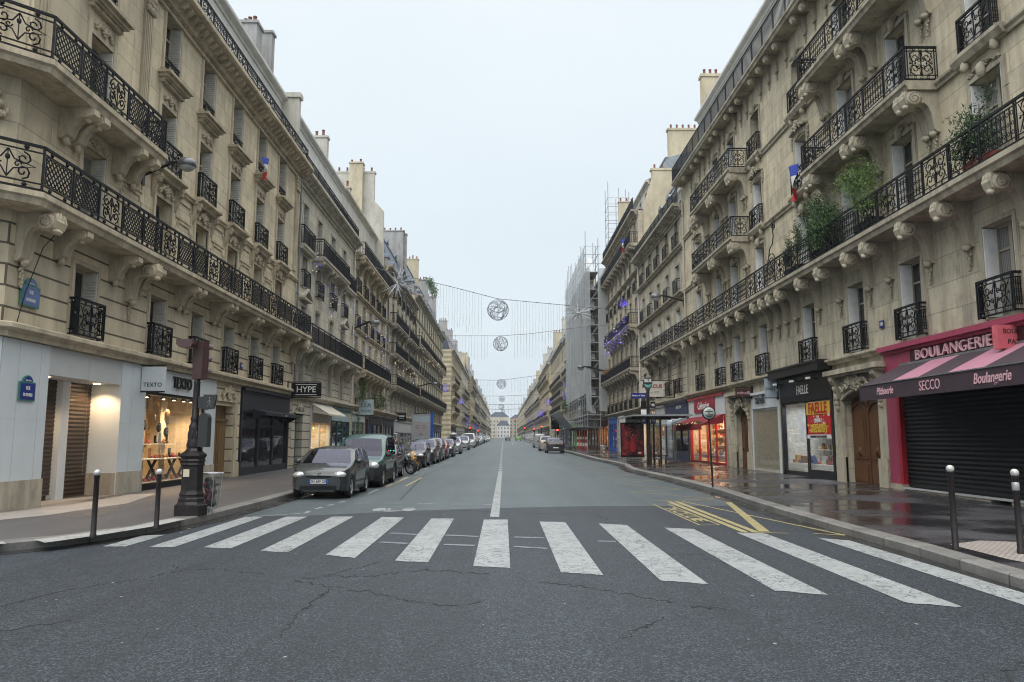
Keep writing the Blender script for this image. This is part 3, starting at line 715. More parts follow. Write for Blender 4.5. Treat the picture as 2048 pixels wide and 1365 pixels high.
def pilaster(mb, x, z0_, z1_, w=.5):
    mb.box(x-w/2, x+w/2, -.08, .02, z0_, z1_)
    for i in range(4): mb.box(x-w*.38+i*w*.22, x-w*.38+i*w*.22+w*.1, -.1, -.081, z0_+.3, z1_-.7)
    mb.box(x-w*.6, x+w*.6, -.16, .01, z1_, z1_+.1)
    for i in range(5):
        for k in range(3): mb.ball((x-w*.45+i*w*.22, -.12, z1_-.55+k*.2), .07, .07, .12, 6, 4, jit=.3)
CH = Matrix.Translation((-1.3, 1.3, 0)) @ Matrix.Rotation(-PI/4, 4, 'Z')
for px_, w_, Mx in ((xw(22.0), .5, None), (xw(16.85), .6, None), (xw(38.9), .5, None), (-1.0, .6, CH), (1.1, .6, CH)):
    mb = MB(); mb.M = Mx; pilaster(mb, px_, 10.3, 15.1, w_); mb.M = None; mb.build('pilaster', [b.trim], b.root)
for cx_, cz_, n_ in ((.9, 9.0, 7), (.6, 6.1, 8)):
    mb = MB(); mb.M = CH; mb.ball((cx_, -.1, cz_), .42, .12, .48, 12, 8); carving(mb, cx_, -.1, cz_, 1.35, .85, n_)
    for k in range(14): a = k*PI/7; mb.ball((cx_+.52*math.cos(a), -.08, cz_+.6*math.sin(a)), .12, .1, .12, 7, 5, jit=.3)
    mb.M = None; mb.build('cartouche', [b.trim], b.root)
b.cornice(15.72, .72, ext=ch)
mb = MB(); mb.box(0, b.L, .0, 1.4, 15.9, 15.95); mb.build('terrace', [M['zinc']], b.root)
r_ = MB(); railing(r_, [(-2.6-.3, 2.6-.3), (-.15, -.38), (b.L, -.38)], 15.93, .95, 'scroll'); r_.build('railing', [M['iron']], b.root)
b.attic(15.95, 3.65, 1.0, M['attic'], YS, M['zinc'], 1.1, 1.9)
b.pipe(39.4, 4.1, 15.3)
chimney(b.root, xw(36.8), 1.55, 2.5, 19.5, 22.3, M['plaster_g'], .9, 3); chimney(b.root, xw(39.2), 1.6, 2.4, 19.0, 23.2, M['plaster_g'], .5, 0)
mb = MB(); mb.box(b.L-.35, b.L+.05, .1, 1.6, 15.95, 19.7); mb.box(b.L-.45, b.L+.12, .0, 1.8, 19.7, 19.95); mb.build('party_wall', [M['plaster']], b.root)

# --- white shoe shop: recessed entrance, lit window
sf = MB(); zt = 3.93; z0 = .24; yp = -.05
xa, xb_, xc, xd, xe = xw(18.25), xw(21.75), xw(23.25), xw(27.95), xw(28.94)
sf.box(.0, xa, yp, .14, -.3, zt, 0); sf.box(xa, xb_, yp+.02, .14, 3.27, zt-.002, 1); sf.box(xb_, xc, yp, .14, -.3, zt, 0)
sf.box(xc, xd, yp, .14, 3.2, zt-.001, 0); sf.box(xd, xe, yp, .14, -.3, zt, 0)
sf.prism([(-2.6-.04,2.6-.04),(-.03,-.05),(.0,.05),(-2.5,2.6)], 'z', -.3, zt, 0)
sf.box(xa-.06, xa, .14, 1.1, -.3, 3.4, 0); sf.box(xb_, xb_+.06, .14, .95, -.3, 3.4, 0); sf.box(xa-.06, xb_+.06, .14, 1.1, 3.27, 3.4, 0)
sf.box(xw(20.06), xw(20.42), .62, .95, -.3, 3.27, 0)
sf.box(xa, xb_, -.05, 1.2, -.3, .19, 2)
for q0, q1 in ((0.0, xa), (xb_, xc), (xd, xe)): sf.box(q0-.0, q1+.02, yp-.03, yp-.001, -.3, z0+.62, 3)
sf.prism([(-2.66,2.57),(-.04,-.08),(.0,-.06),(-2.6,2.6)], 'z', -.3, z0+.62, 3)
sf.box(xb_+.001, xb_+.03, yp, .95, .19, z0+.60, 3); sf.box(xb_-.02, xb_, -.02, .95, .19, z0+.60, 3)
for q in (xw(17.1), xa-.35, xw(20.0), xb_+.62, xd+.45): sf.box(q, q+.008, yp-.0015, yp-.0002, z0+.62, zt, 3)
for q0, q1 in ((0.0, xa), (xb_, xc), (xd, xe)): sf.box(q0, q1, yp-.0015, yp-.0002, 2.2, 2.207, 1)
sho = sf.build('shop_front', [M['shopwhite'], M['shopgrey'], M['stoneplinth'], M['stoneplinth']], b.root)
rr = MB(); roller(rr, xa, xw(20.06), .79, .19, 3.27); roller(rr, xw(20.42), xb_, .79, .19, 3.27); rr.box(xw(19.9), xw(20.08), .74, .77, .25, .36, 1); rr.build('roller_shutter', [M['rollbrown'], M['grey']], sho)
sp_ = MB()
for Y in (18.9, 21.3): sp_.lathe([(.0,3.255),(.09,3.255),(.09,3.262),(0,3.262)], (xw(Y), .4, 0), 12)
sp_.build('ceiling_lamp', [M['lampwarm']], sho)
for Y in (18.9, 21.3): p = b.root.matrix_basis @ Vector((xw(Y), .4, 3.24)); spot(tuple(p), 95, (1,.66,.36), 2.3)
g_ = MB(); g_.quad((xc,.02,.45), (xd,.02,.45), (xd,.02,3.2), (xc,.02,3.2)); g_.build('pane', [M['clear']], sho)
fr = MB()
for q in (xc, xd-.05): fr.box(q, q+.05, -.02, .1, .3, 3.2)
fr.box(xc+.05, xd-.05, -.02, .1, 3.12, 3.2); fr.box(xc, xd, -.06, .12, .16, .45); fr.box(xc, xd, -.07, .1, -.3, .16, 1); fr.build('window_frame', [M['dark'], M['shopwhite']], sho)
it = MB()
it.quad((xc-.3,2.2,.2), (xd+.3,2.2,.2), (xd+.3,2.2,3.9), (xc-.3,2.2,3.9), 0); it.quad((xc-.3,.15,.2), (xc-.3,2.2,.2), (xc-.3,2.2,3.9), (xc-.3,.15,3.9), 1); it.quad((xd+.3,.15,.2), (xd+.3,2.2,.2), (xd+.3,2.2,3.9), (xd+.3,.15,3.9), 0)
it.quad((xc-.3,.15,.44), (xd+.3,.15,.44), (xd+.3,2.2,.44), (xc-.3,2.2,.44), 0); it.quad((xc-.3,.15,3.3), (xd+.3,.15,3.3), (xd+.3,2.2,3.3), (xc-.3,2.2,3.3), 0)
for Y, w_ in ((23.75, .28), (25.25, .3), (26.8, .35)): it.box(xw(Y)-w_/2, xw(Y)+w_/2, .9, .96, .45, 3.3, 0)
for Y, w_ in ((24.5, 1.1), (26.0, .9)): it.box(xw(Y)-w_/2, xw(Y)+w_/2, 1.3, 1.34, 1.5, 3.3, 1)
it.build('shop_interior', [M['intwarm'], P_('brown_backdrop', (.12,.07,.045))], sho)
dsp = MB()
for zz, d0, d1 in ((1.15, .35, .85), (1.62, .75, 1.15)): dsp.box(xc+.1, xd-.1, d0, d1, zz-.03, zz, 0)
for Y in (23.7, 25.2, 26.7, 27.6):
    x = xw(Y)
    for s in (-1, 1): dsp.prism([(x-s*.35-.06, .45), (x-s*.35+.06, .45), (x+s*.35+.06, 1.12), (x+s*.35-.06, 1.12)], 'y', .5+.03*s, .55+.03*s, 1)
def shoe(mb, x, y, z, mi, s=1, boot=False):
    mb.ball((x, y, z+.05*s), .13*s, .05*s, .045*s, 8, 5, mi); mb.ball((x-.07*s, y, z+.08*s), .06*s, .045*s, .07*s, 7, 5, mi)
    if boot: mb.lathe([(.05*s, z+.08*s), (.05*s, z+.3*s), (.06*s, z+.33*s)], (x-.08*s, y, 0), 8, mi)
for Y in [23.4+.24*i for i in range(18)]:
    for zz, yy in ((1.15, .5), (1.62, .9), (.46, .35), (.46, .6)):
        if R.random() < .72: shoe(dsp, xw(Y)+R.uniform(-.05,.05), yy+R.uniform(-.06,.06), zz, R.choice((1,2,3,4)), R.uniform(.8,1.15), R.random() < .2)
for Y, zz in ((23.6, 1.18), (24.25, 1.65), (25.5, 1.65)): dsp.box(xw(Y)-.11, xw(Y)+.11, .45, .47, zz, zz+.34, 5)
dsp.build('shoe_display', [M['intwhite'], M['dark'], GOODS[2], P_('tan_leather', (.33,.14,.05)), GOODS[0], M['white']], sho)
med = MB()
for Y, zz in ((23.45, 1.95), (24.0, 2.2), (25.05, 2.15), (25.6, 2.0)): med.lathe([(0,-.02),(.15,-.02),(.17,0),(.15,.02),(0,.02)], (xw(Y), .3, zz), 16, 0, ax='y')
for Y, zz, rx in ((23.9, 2.85, .2), (25.3, 2.75, .18), (26.1, 2.5, .2)): med.ball((xw(Y), .5, zz), rx, .05, rx*1.3, 12, 8, 1)
med.build('medallion', [P_('dark_medallion', (.05,.035,.03)), P_('gold_medallion', (.42,.26,.09))], sho)
for Y, zz, s_ in ((23.45,1.95,'T'), (24.0,2.2,'E'), (25.05,2.15,'T'), (25.6,2.0,'O'), (24.7,2.45,'E')): text(s_, .22, M['letter_w'], sho, (xw(Y), .262, zz), ext=.003)
lm = MB()
for Y in (24.2, 25.4, 26.2, 27.0, 27.6):
    lm.lathe([(.02,3.3),(.03,3.22),(.12,3.06),(.115,3.06),(0,3.12)], (xw(Y), .35, 0), 10, 0); lm.ball((xw(Y), .35, 3.075), .05, .05, .03, 8, 5, 1)
lm.tube([(xc+.1,.35,3.27),(xd-.1,.35,3.27)], .015, 5, 0); lm.build('display_lamp', [M['dark'], M['lampwarm']], sho)
for Y in (24.2, 26.2, 27.3): p = b.root.matrix_basis @ Vector((xw(Y), .5, 3.0)); spot(tuple(p), 150, (1,.72,.42), 2.4, (0,0,0), .15)
text('TEXTO', .54, M['letter_k'], sho, (xw(25.75), yp-.05, 3.57), ext=.03, sx=.86)
text('TEXTO', .54, M['letter_w'], sho, (xw(25.75)+.02, yp-.012, 3.55), ext=.01, sx=.87, bold=.016)
# --- oak door in its carved stone frame
dr = MB(); z0 = .3
dr.box(xw(29.0), xw(31.0), .31, .38, .15, 3.05, 0)
for s in (0, 1):
    q0 = xw(29.08)+s*.96; dr.box(q0, q0+.88, .26, .309, .2, 2.45, 0)
    for za, zb_ in ((.3,.75),(.85,1.6),(1.7,2.35)): dr.box(q0+.14, q0+.74, .235, .259, za, zb_, 0)
dr.box(xw(29.0), xw(31.0), .21, .30, 2.46, 2.56, 0); dr.ball((xw(30.1), .22, 1.25), .04, .04, .04, 8, 6, 1)
door = dr.build('front_door', [M['woodl'], M['lead']], b.root)
dc = MB(); x = xw(30.15)
dc.box(x+.87, x+1.15, -.07, .02, -.3, 3.2); dc.box(x-1.15, x+1.15, -.08, .02, 3.2, 3.36)
carving(dc, x, -.1, 3.55, 1.5, .55, 8); dc.box(xw(31.35), xw(31.72), -.06, .02, -.3, .85); dc.build('door_surround', [b.trim], b.root)
# --- charcoal shop with a small awning
shp = shop(b, 31.85, 38.9, 3.88, M['charcoal'], .95, .3, 3, doorat=1)
awning(b, 33.1, 38.7, 3.05, .55, .12, [M['charcoal']], .14, parent=shp)
text('104', .12, M['letter_w'], shp, (xw(36.2), -.66, 2.84), ext=.004)

# ================================================================ L2
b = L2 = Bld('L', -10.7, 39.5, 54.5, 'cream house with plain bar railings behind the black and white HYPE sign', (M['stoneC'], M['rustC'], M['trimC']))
YS = [40.9, 44.1, 47.7, 51.2]; xw = b.x
b.windows(YS, 4.35, 1.15, 1.95, 'plain', M['grey'], 'louvre', None, shutmat=M['shut'])
b.windows([41.0, 51.2], 6.85, 1.1, 1.95, 'ped', M['white'], 'louvre', None, shutmat=M['shut']); b.windows(YS[1:3], 6.85, 1.1, 2.1, 'L', M['white'], 'louvre', None, shutmat=M['shut'])
b.windows(YS, 9.75, 1.1, 1.75, 'plain', M['grey'], None, 'bars'); b.windows(YS, 12.05, 1.1, 2.3, 'plain', M['grey'], 'louvre', None, shutmat=M['shut'])
shp = shop(b, 43.3, 48.2, 3.75, M['shopgrey'], .95, .25, 2, lit=((1,.8,.5), 100), name='toy_shop_front')
awning(b, 43.5, 48.4, 3.75, .9, .55, [M['creamcanvas']], .1, parent=shp)
shop(b, 48.6, 54.2, 3.75, P_('teal_shop_paint', (.03,.10,.11)), .8, .25, 3, name='teal_shop_front', doorat=1, fasciam=P_('pale_teal_fascia', (.32,.44,.46)))
b.ops.append((xw(40.2), xw(41.7), -.3, 3.1, .4))
b.finish_wall(15.7, 6.4, depth=12) if False else None
def close_wall(b, top, rust, gf=3.98, zb=-.3, depth=12):
    mb = MB(); wall_grid(mb, 0, b.L, zb, top, b.ops, mi=lambda z: 1 if z < rust else 0, extra=(rust,))
    mb.box(0, b.L, .41, depth, gf, top, 0); mb.box(0, b.L, 3.3, depth, zb, gf, 0)
    for x in (0, b.L): mb.quad((x,0,zb), (x,.41,zb), (x,.41,top), (x,0,top), 0); mb.quad((x,.41,zb), (x,3.3,zb), (x,3.3,gf), (x,.41,gf), 0)
    mb.quad((0,0,top), (b.L,0,top), (b.L,.41,top), (0,.41,top), 0)
    for o in b.ops:
        if o[2] < 0 and len(o) > 4 and o[4] < .3 and False: pass
    return mb.build('wall', [b.stone, b.rust], b.root)
close_wall(b, 15.7, 6.35)
dr = MB(); dr.box(xw(40.2), xw(41.7), .35, .42, -.3, 3.1, 0)
for s in (0, 1):
    for za, zb_ in ((.4,1.0),(1.1,1.9),(2.0,2.9)): dr.box(xw(40.3)+s*.72, xw(40.3)+s*.72+.5, .32, .349, za, zb_, 0)
dr.build('front_door', [M['woodg']], b.root)
dc = MB(); carving(dc, xw(40.95), -.06, 3.45, 1.5, .45, 7); dc.box(xw(40.95)-1, xw(40.95)+1, -.08, .02, 3.1, 3.2); dc.build('door_surround', [b.trim], b.root)
b.ledge(3.9, .26, .3); b.balcony(39.7, 54.1, 6.72, .9, 'bars', 'block', [39.9, 42.2, 42.8, 45.3, 45.9, 49.2, 49.8, 52.5, 53.2], slab=.25)
b.balcony(42.6, 50.0, 11.95, .7, 'bars', 'block', [42.9, 45.4, 46.4, 49.7], slab=.25)
b.balcony(39.6, 42.1, 11.95, .35, 'bars', None); b.balcony(50.4, 54.2, 11.95, .35, 'bars', None)
b.cornice(15.55, .65, step=.36); r_ = MB(); railing(r_, [(0, -.3), (b.L, -.3)], 15.72, 1.0, 'bars'); r_.build('railing', [M['iron']], b.root)
b.attic(15.72, 4.0, 1.0, M['attic'], [42.3, 47, 51.5], M['zinc'])
b.pipe(54.35, 4, 15.3, M['attic'])
chimney(b.root, xw(46.2), 1.9, 3.0, 19.8, 21.4, M['plaster'], .5, 2); chimney(b.root, xw(50.6), 1.2, 2.2, 19.8, 22.0, M['plaster'], .5, 2)

def simple(side, X, Y0, Y1, label, st, rows, n, ledz, bal, corn, shops, rust=0, paint='white', w=1.1, rail='far', gf=3.95, roof=None, sur='plain', guard_rows=(), q=False, shut_rows=(), cy_step=None, cornmod=True, depth=12):
    b = Bld(side, X, Y0, Y1, label, st); Lg = Y1-Y0
    Ys = [Y0 + Lg*(i+.5)/n for i in range(n)]
    for i, (z, h) in enumerate(rows):
        b.windows(Ys, z, w, h, sur if i else 'plain', M[paint], 'louvre' if i in shut_rows else None, 'far' if i in guard_rows else None, q=q, shutmat=M['shut'])
    for s in shops: shop(b, *s[:3], s[3], name=s[5] if len(s) > 5 else 'shop_front', **(s[4] if len(s) > 4 else {}))
    close_wall(b, corn+.1, rust, gf)
    for z, h, d in ledz: b.ledge(z, h, d)
    for (Ya, Yb, z, d) in bal:
        k = max(2, int((Yb-Ya)/(cy_step or 1.7))); b.balcony(Ya, Yb, z, d, rail, 'block', [Ya+.3+(Yb-Ya-.6)*i/(k-1) for i in range(k)])
    b.cornice(corn, .6, cornmod, .5)
    return b, Ys
SG = (M['stoneG'], M['rustG'], M['trimG']); SL = (M['stoneL'], M['rustL'], M['trimL']); SC = (M['stoneC'], M['rustC'], M['trimC']); SR = (M['stoneR'], M['rustG'], M['trimR']); SY = (M['stoneY'], M['stoneY'], M['trimY'])
darkshop = M['charcoal']
# ================================================================ L3
b, Ys = simple('L', -10.7, 54.5, 69.3, 'ochre house with window boxes full of shrubs beyond the cream house', SL,
    [(4.35,1.95),(7.0,2.2),(9.75,2.1),(12.4,1.9)], 5, [(3.95,.26,.3),(9.55,.2,.25),(12.1,.2,.3)], [(55.6,67.6,6.75,.85),(54.8,69.1,14.95,.8)], 14.95,
    [(54.9,60.2,3.7,P_('light_shop_paint', (.40,.47,.44)),{'cols':3}),(60.5,61.9,3.7,M['wood'],{'cols':1,'fascia':.3}),(62.2,69.0,3.7,M['charcoal'],{'cols':3,'doorat':1})], 6.4, guard_rows=(2,3), shut_rows=(0,1,2), q=True)
b.attic(15.0, 4.9, 1.0, M['plaster'], Ys[1:4], M['zinc'])
b.pipe(69.2, 4, 15, M['attic'])
pw_ = MB(); pw_.prism([(.2,14.9),(.3,22.6),(1.2,23.6),(1.2,26.2),(6,26.2),(6,14.9)], 'x', b.L-.1, b.L+.35); pw_.box(b.L-.16, b.L+.42, 1.1, 6.1, 26.2, 26.35); pw_.build('party_wall', [M['plaster']], b.root)
chimney(b.root, b.x(69.0), 2.2, 3.4, 18, 26.9, M['plaster_y'], .8, 2); chimney(b.root, b.x(60), 1.5, 2.4, 19.8, 21.6, M['plaster_y'], .5, 1)
for k in range(6): link('chimney_pot', MC['pot'], b.root, (b.L+.1, 1.5+k*.75, 26.35))
# ================================================================ L4, L5
b, Ys = simple('L', -10.7, 69.3, 93, 'pale house with steep slate roof and two stacked balcony groups, past the ochre house', SG,
    [(4.3,1.9),(7.0,2.4),(9.9,2.2),(12.8,2.0),(15.3,1.7)], 7, [(3.95,.26,.3),(12.4,.2,.25),(9.6,.2,.2)], [(69.5,71.5,6.8,.4),(72.5,92.5,6.8,.85),(72.5,82,9.85,.7),(83.5,92.5,9.85,.7),(72.5,82,12.7,.7),(83.5,92.5,12.7,.7)], 17.4,
    [(69.6,76,3.7,M['charcoal'],{'cols':3}),(76.4,91.8,3.7,M['shopgrey'],{'cols':4,'fascia':1.2})], 6.5, guard_rows=(4,), shut_rows=(0,1))
mansard(b.root, 0, b.L, 17.6, 5.6, .5, M['slate'], [b.x(Y) for Y in Ys], M['plaster']); mansard(b.root, 1, b.L-1, 22.0, 2.4, 2.2, M['slate'], [b.x(Y) for Y in Ys[::2]], M['plaster'], 1.2)
chimney(b.root, b.L-.4, 1.5, 4, 18, 27, M['plaster_g'], .6, 4); chimney(b.root, b.L*.45, 3, 5, 22, 26.5, M['plaster'], .6, 4); b.pipe(92.8, 4, 17)
b, Ys = simple('L', -10.7, 93, 136, 'long house with dark roof, full length balconies and a lit green shop', SR,
    [(4.3,1.9),(7.2,2.4),(10.1,2.3),(13.6,2.3),(16.6,1.9)], 13, [(3.95,.26,.3),(9.8,.2,.2),(16.4,.2,.2)], [(93.3,135.7,6.95,.9),(93.3,135.7,13.3,.8)], 19.2,
    [(93.5,103,3.7,M['green'],{'cols':4,'lit':((1,.9,.6),90),'fasciam':M['charcoal']}),(104,134,3.7,M['navy'],{'cols':8})], 6.6, guard_rows=(2,))
mansard(b.root, 0, b.L, 19.4, 5.0, .4, M['slate'], [b.x(Y) for Y in Ys], M['plaster_g'])
for q in (.0, .33, .66, 1.0): chimney(b.root, b.L*q+(.4 if q == 0 else -.4), 1.2, 3.6, 19, 26.8, M['plaster_g'] if q != .33 else M['plaster_y'], .6, 5)
# ================================================================ R1: big house on the right
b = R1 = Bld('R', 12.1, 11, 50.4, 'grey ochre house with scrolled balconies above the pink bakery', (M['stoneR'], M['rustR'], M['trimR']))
YS = [14.2, 18.3, 22.4, 26.0, 30.1, 35.5, 39.5, 42.5, 46.9]; xw = b.x
b.windows(YS, 4.72, 1.2, 2.33, 'plain', M['white'], 'panel', 'scroll')
b.windows(YS, 8.2, 1.25, 2.65, 'R', M['white'], 'panel')
inb = [22.4, 26.0, 39.5, 42.5]; oub = [18.3, 14.2, 30.1, 35.5, 46.9]
b.windows(inb, 11.7, 1.25, 2.65, 'R', M['white'], 'panel'); b.windows(oub, 11.7, 1.2, 2.3, 'Rh', M['white'], 'panel', 'scroll')
b.windows(inb, 15.2, 1.25, 2.4, 'R', M['white'], 'panel'); b.windows(oub, 15.2, 1.2, 2.15, 'R', M['white'], 'panel', 'scroll')
b.ops += [(xw(24.25), 39.4, -.3, 4.5, .1), (xw(27.5), xw(24.75), -.3, 3.55, .3), (xw(40.3), xw(38.2), -.3, 3.6, .3)]
# --- bakery
bk = MB(); xa = xw(24.25); xz = 39.4; z0 = .2
bk.box(xa, xz, -.08, .12, 3.45, 4.42, 0); bk.box(xa-.05, xz, -.26, -.081, 4.47, 4.62, 0); bk.box(xa-.02, xz, -.15, -.081, 4.38, 4.469, 0)
bk.box(xa, xa+.75, -.06, .14, .42, 3.45, 0); bk.box(xa+.7, xa+.85, -.1, .14, .42, 3.45, 1); bk.box(xa, xa+.9, -.09, .14, -.3, .42, 2)
for q0, q1 in ((.9, 2.3), (2.3, 4.4)): bk.box(xa+q0, xa+q1-.02, -.12, .14, -.3, .28 if q0 < 1 else .3, 2)
bk.box(xa+4.4, xa+5.0, -.12, .14, -.3, .3, 2); bk.box(xa+5.8, xz, -.12, .14, -.3, .3, 2)
bk.box(xa+.9, xz, -.15, .14, .301, .34, 3)
bko = bk.build('shop_front', [M['pinkshop'], M['redshop'], M['stoneplinth'], M['shopgrey']], b.root)
rr = MB(); roller(rr, xa+.86, xz, .05, .34, 3.5, 0, .12); rr.build('roller_shutter', [M['rollblack']], bko)
bp = MB(); bp.box(xw(22.6), xw(17.3), -.1, -.081, 3.95, 4.36); bp.build('sign_board', [P_('burgundy_board', (.045,.006,.012))], bko)
text('BOULANGERIE', .42, M['letter_p'], bko, (xw(20.45), -.13, 4.17), ext=.03, sx=1.22, sp=1.08)
xb0 = xw(24.15)
ax1, ax0 = xz, xw(23.2); mb = MB()
pts = [23.2, 21.4, 20.05, 18.7, 17.25, 15.85, 14.4, 13.0, 11.0]
for i in range(len(pts)-1): mb.prism([(-.1,3.98),(-1.35,3.34),(-1.35,3.31),(-.1,3.94)], 'x', xw(pts[i]) if i else ax0+.0, xw(pts[i+1]), i % 2)
mb.box(ax0-.0, ax1, -1.38, -1.355, 2.89, 3.33, 0); mb.box(ax0, ax1, -1.40, -1.34, 3.331, 3.36, 2); mb.box(ax0, ax1, -.14, -.09, 3.96, 4.02, 2)
mb.prism([(-.1,3.96),(-1.35,3.32),(-1.35,2.92),(-.1,3.1)], 'x', ax0-.02, ax0-.005, 0)
aw = mb.build('awning', [M['aub'], M['pinkpale'], M['lead']], b.root)
for s_, Y, sz_, sh in (('Pâtisserie', 21.65, .29, .25), ('Boulangerie', 16.85, .33, .25)): text(s_, sz_, M['letter_p'], aw, (xw(Y), -1.387, 3.11), ext=.004, shear=sh, sx=.85, bold=.006)
text('SECCO', .36, M['letter_p'], aw, (xw(19.35), -1.387, 3.11), ext=.004, sx=.85)
# --- carved portal and double oak door
def portal(b, Ya, Yb, ztop, mat, arch=True, cw=1.0):
    xa, xb = sorted((b.x(Ya), b.x(Yb))); xm = (xa+xb)/2; d = MB(); w = xb-xa
    d.box(xa-.3, xb+.3, .29, .37, -.1, ztop+.2, 0)
    for s in (0, 1):
        q0 = xa+.04 + s*w/2; q1 = q0 + w/2-.08
        d.box(q0, q1, .23, .289, .15, ztop-.15, 0)
        d.box(q0+.1, q1-.1, .205, .229, .25, .95, 0); d.box(q0+.13, q1-.13, .185, .204, .35, .85, 0)
        n = 10; c = (q0+q1)/2; hw = (q1-q0)/2-.12
        pl = [(c-hw, 1.1), (c+hw, 1.1)] + [(c+hw*math.cos(PI*i/n), ztop-.85+.35*math.sin(PI*i/n)) for i in range(n+1)]
        d.prism(pl, 'y', .20, .229, 0)
        pl2 = [(c+(x_-c)*.72, 1.22+(z_-1.1)*.88) for x_, z_ in pl]; d.prism(pl2, 'y', .175, .199, 0)
        d.ball((c, .19, 1.35), .09, .05, .16, 8, 6, 0, .2); d.ball((c, .15, 1.3), .035, .03, .08, 8, 5, 1)
        d.tube([(c+hw*1.08*math.cos(PI*i/n), .2, ztop-.55+.3*math.sin(PI*i/n)) for i in range(n+1)], .035, 5, 0)
    d.box(xm-.05, xm+.05, .19, .23, .15, ztop-.1, 0)
    d.build('front_door', [mat, M['iron']], b.root)
    c = MB()
    for s, xx in ((-1, xa), (1, xb)):
        c.box(min(xx, xx+s*.55), max(xx, xx+s*.55), -.05, .02, -.3, ztop+.55); c.box(min(xx, xx+s*.6), max(xx, xx+s*.6), -.14, .02, -.3, 1.15)
        c.prism([(-.0,ztop+.75),(-.35,ztop+.75),(-.36,ztop+.6),(-.2,ztop+.4),(-.14,ztop+.05),(-.05,ztop-.1)], 'x', xx+s*.32-.13, xx+s*.32+.13)
        for k, zz in enumerate((.55,.3,.0,-.2,-.38)): c.ball((xx+s*.32, -.2+.03*k, ztop+zz), .11-.015*k, .1, .13, 7, 5, jit=.25)
    n = 9; pl = [(xa-.05, ztop+.5), (xa-.05, ztop-.12)] + [(xa+w*i/n, ztop-.12+.3*math.sin(PI*i/n)) for i in range(n+1)] + [(xb+.05, ztop-.12), (xb+.05, ztop+.5)]
    for i in range(n):
        x_, x2 = xa+w*i/n, xa+w*(i+1)/n
        c.prism([(x_, ztop-.12+.3*math.sin(PI*i/n)), (x2, ztop-.12+.3*math.sin(PI*(i+1)/n)), (x2, ztop+.5), (x_, ztop+.5)], 'y', -.06, .28)
    c.tube([(xa+w*i/n, -.08, ztop-.1+.32*math.sin(PI*i/n)) for i in range(n+1)], .07, 6)
    carving(c, xm, -.16, ztop+.42, w*.95*cw, .62, 9); carving(c, xm, -.2, ztop+.38, w*.5*cw, .4, 5)
    c.box(xa-.75, xb+.75, -.42, .02, ztop+.78, ztop+.95); c.box(xa-.65, xb+.65, -.3, .02, ztop+.7, ztop+.779)
    c.build('portal', [b.trim], b.root)
portal(b, 24.85, 27.4, 3.25, M['wood']); portal(b, 38.25, 40.2, 3.2, M['wood'], cw=.7)
# --- shops further along
bl = P_('black_shop_paint', (.012,.013,.015), .3, 0, .1, 3)
fa = shop(b, 28.3, 33.6, 4.25, bl, .95, .18, 2, lit=((.85,.93,1), 45), doorat=1, zf=0, shelves=True)
text('FAELLE', .50, M['letter_w'], fa, (xw(30.9), -.13, 3.72), ext=.008, sx=.8, bold=.003)
cn = MB(); cn.box(xw(33.65), xw(28.25), -.55, .0, 4.32, 4.62); cn.box(xw(33.7), xw(28.2), -.62, .0, 4.62, 4.7)
for q in (29.3, 31.0, 32.9): cn.tube([(xw(q), -.1, 4.05), (xw(q), -.5, 4.12)], .015, 5); cn.box(xw(q)-.12, xw(q)+.12, -.56, -.46, 4.04, 4.12, 1)
cn.build('shop_canopy', [bl, M['letter_w']], fa)
po = MB(); px0, px1 = xw(30.9), xw(28.65); po.box(px0, px1, -.0, .045, 1.95, 3.2, 0); po.box(px0, px1, -.004, -.0005, 2.72, 3.2, 1); po.box(px0, px1, -.004, -.0005, 1.8, 1.945, 2)
for _ in range(26): x_, z_ = R.uniform(px0+.1, px1-.1), R.uniform(2.0, 2.68); q = R.uniform(.03,.09); po.box(x_-q, x_+q, -.006, -.001, z_-q*.5, z_+q*.5, R.choice((2,1,3)))
po.build('poster', [M['redp'], M['yellowp'], M['letter_w'], M['pinkpale']], fa)
for s_, sz_, zz, mt in (('FAELLE', .58, 2.95, M['redp']), ('POUR', .13, 2.62, M['letter_w']), ('CINEMA !', .2, 2.48, M['letter_w']), ('1 ARTICLE ACHETÉ', .2, 2.27, M['yellowp']), ('1 ARTICLE GRATUIT !!', .2, 2.1, M['yellowp']), ('UNIQUEMENT SUR LES CHAUSSURES', .11, 1.87, M['letter_k'])):
    text(s_, sz_, mt, fa, ((px0+px1)/2, -.02, zz), ext=.003, bold=.012 if sz_ > .15 else .003, sx=.98 if sz_ > .5 else .85)
mi_ = shop(b, 33.85, 37.6, 3.95, M['shopwhite'], .75, .15, 1, lit=((1,.78,.5), 3))
text('minelli', .62, M['letter_k'], mi_, (xw(36.1), -.13, 3.6), ext=.008, sx=.85, bold=.002)
gr_ = MB(); x0_, x1_ = xw(37.4), xw(34.05)
n = 22
for i in range(n+1):
    for s in (-1, 1):
        pts_ = []; xx = x0_+(x1_-x0_)*i/n; m_ = 40
        for k in range(m_+1): pts_.append((xx + s*.035*(1 if k % 2 else -1), -.03, .35+2.75*k/m_))
        if s > 0: gr_.tube(pts_, .013, 3)
for i in range(n): 
    xx = x0_+(x1_-x0_)*(i+.5)/n
    gr_.tube([(xx + .035*(-1 if k % 2 else 1), -.03, .35+2.75*k/40) for k in range(41)], .013, 3)
gr_.box(x0_, x1_, -.06, .0, .3, .36); gr_.build('security_grille', [P_('grille_metal', (.55,.52,.42), .4, .2)], mi_)
cu = shop(b, 42.2, 50.2, 4.3, M['redshop'], 1.15, .12, 4, lit=((1,.66,.38), 210), fasciam=M['shopwhite'])
mb = MB(); mb.box(xw(48.6), xw(44.0), -.13, -.07, 3.4, 4.15); mb.build('sign_board', [P_('crimson_board', (.30,.012,.04), .4)], cu)
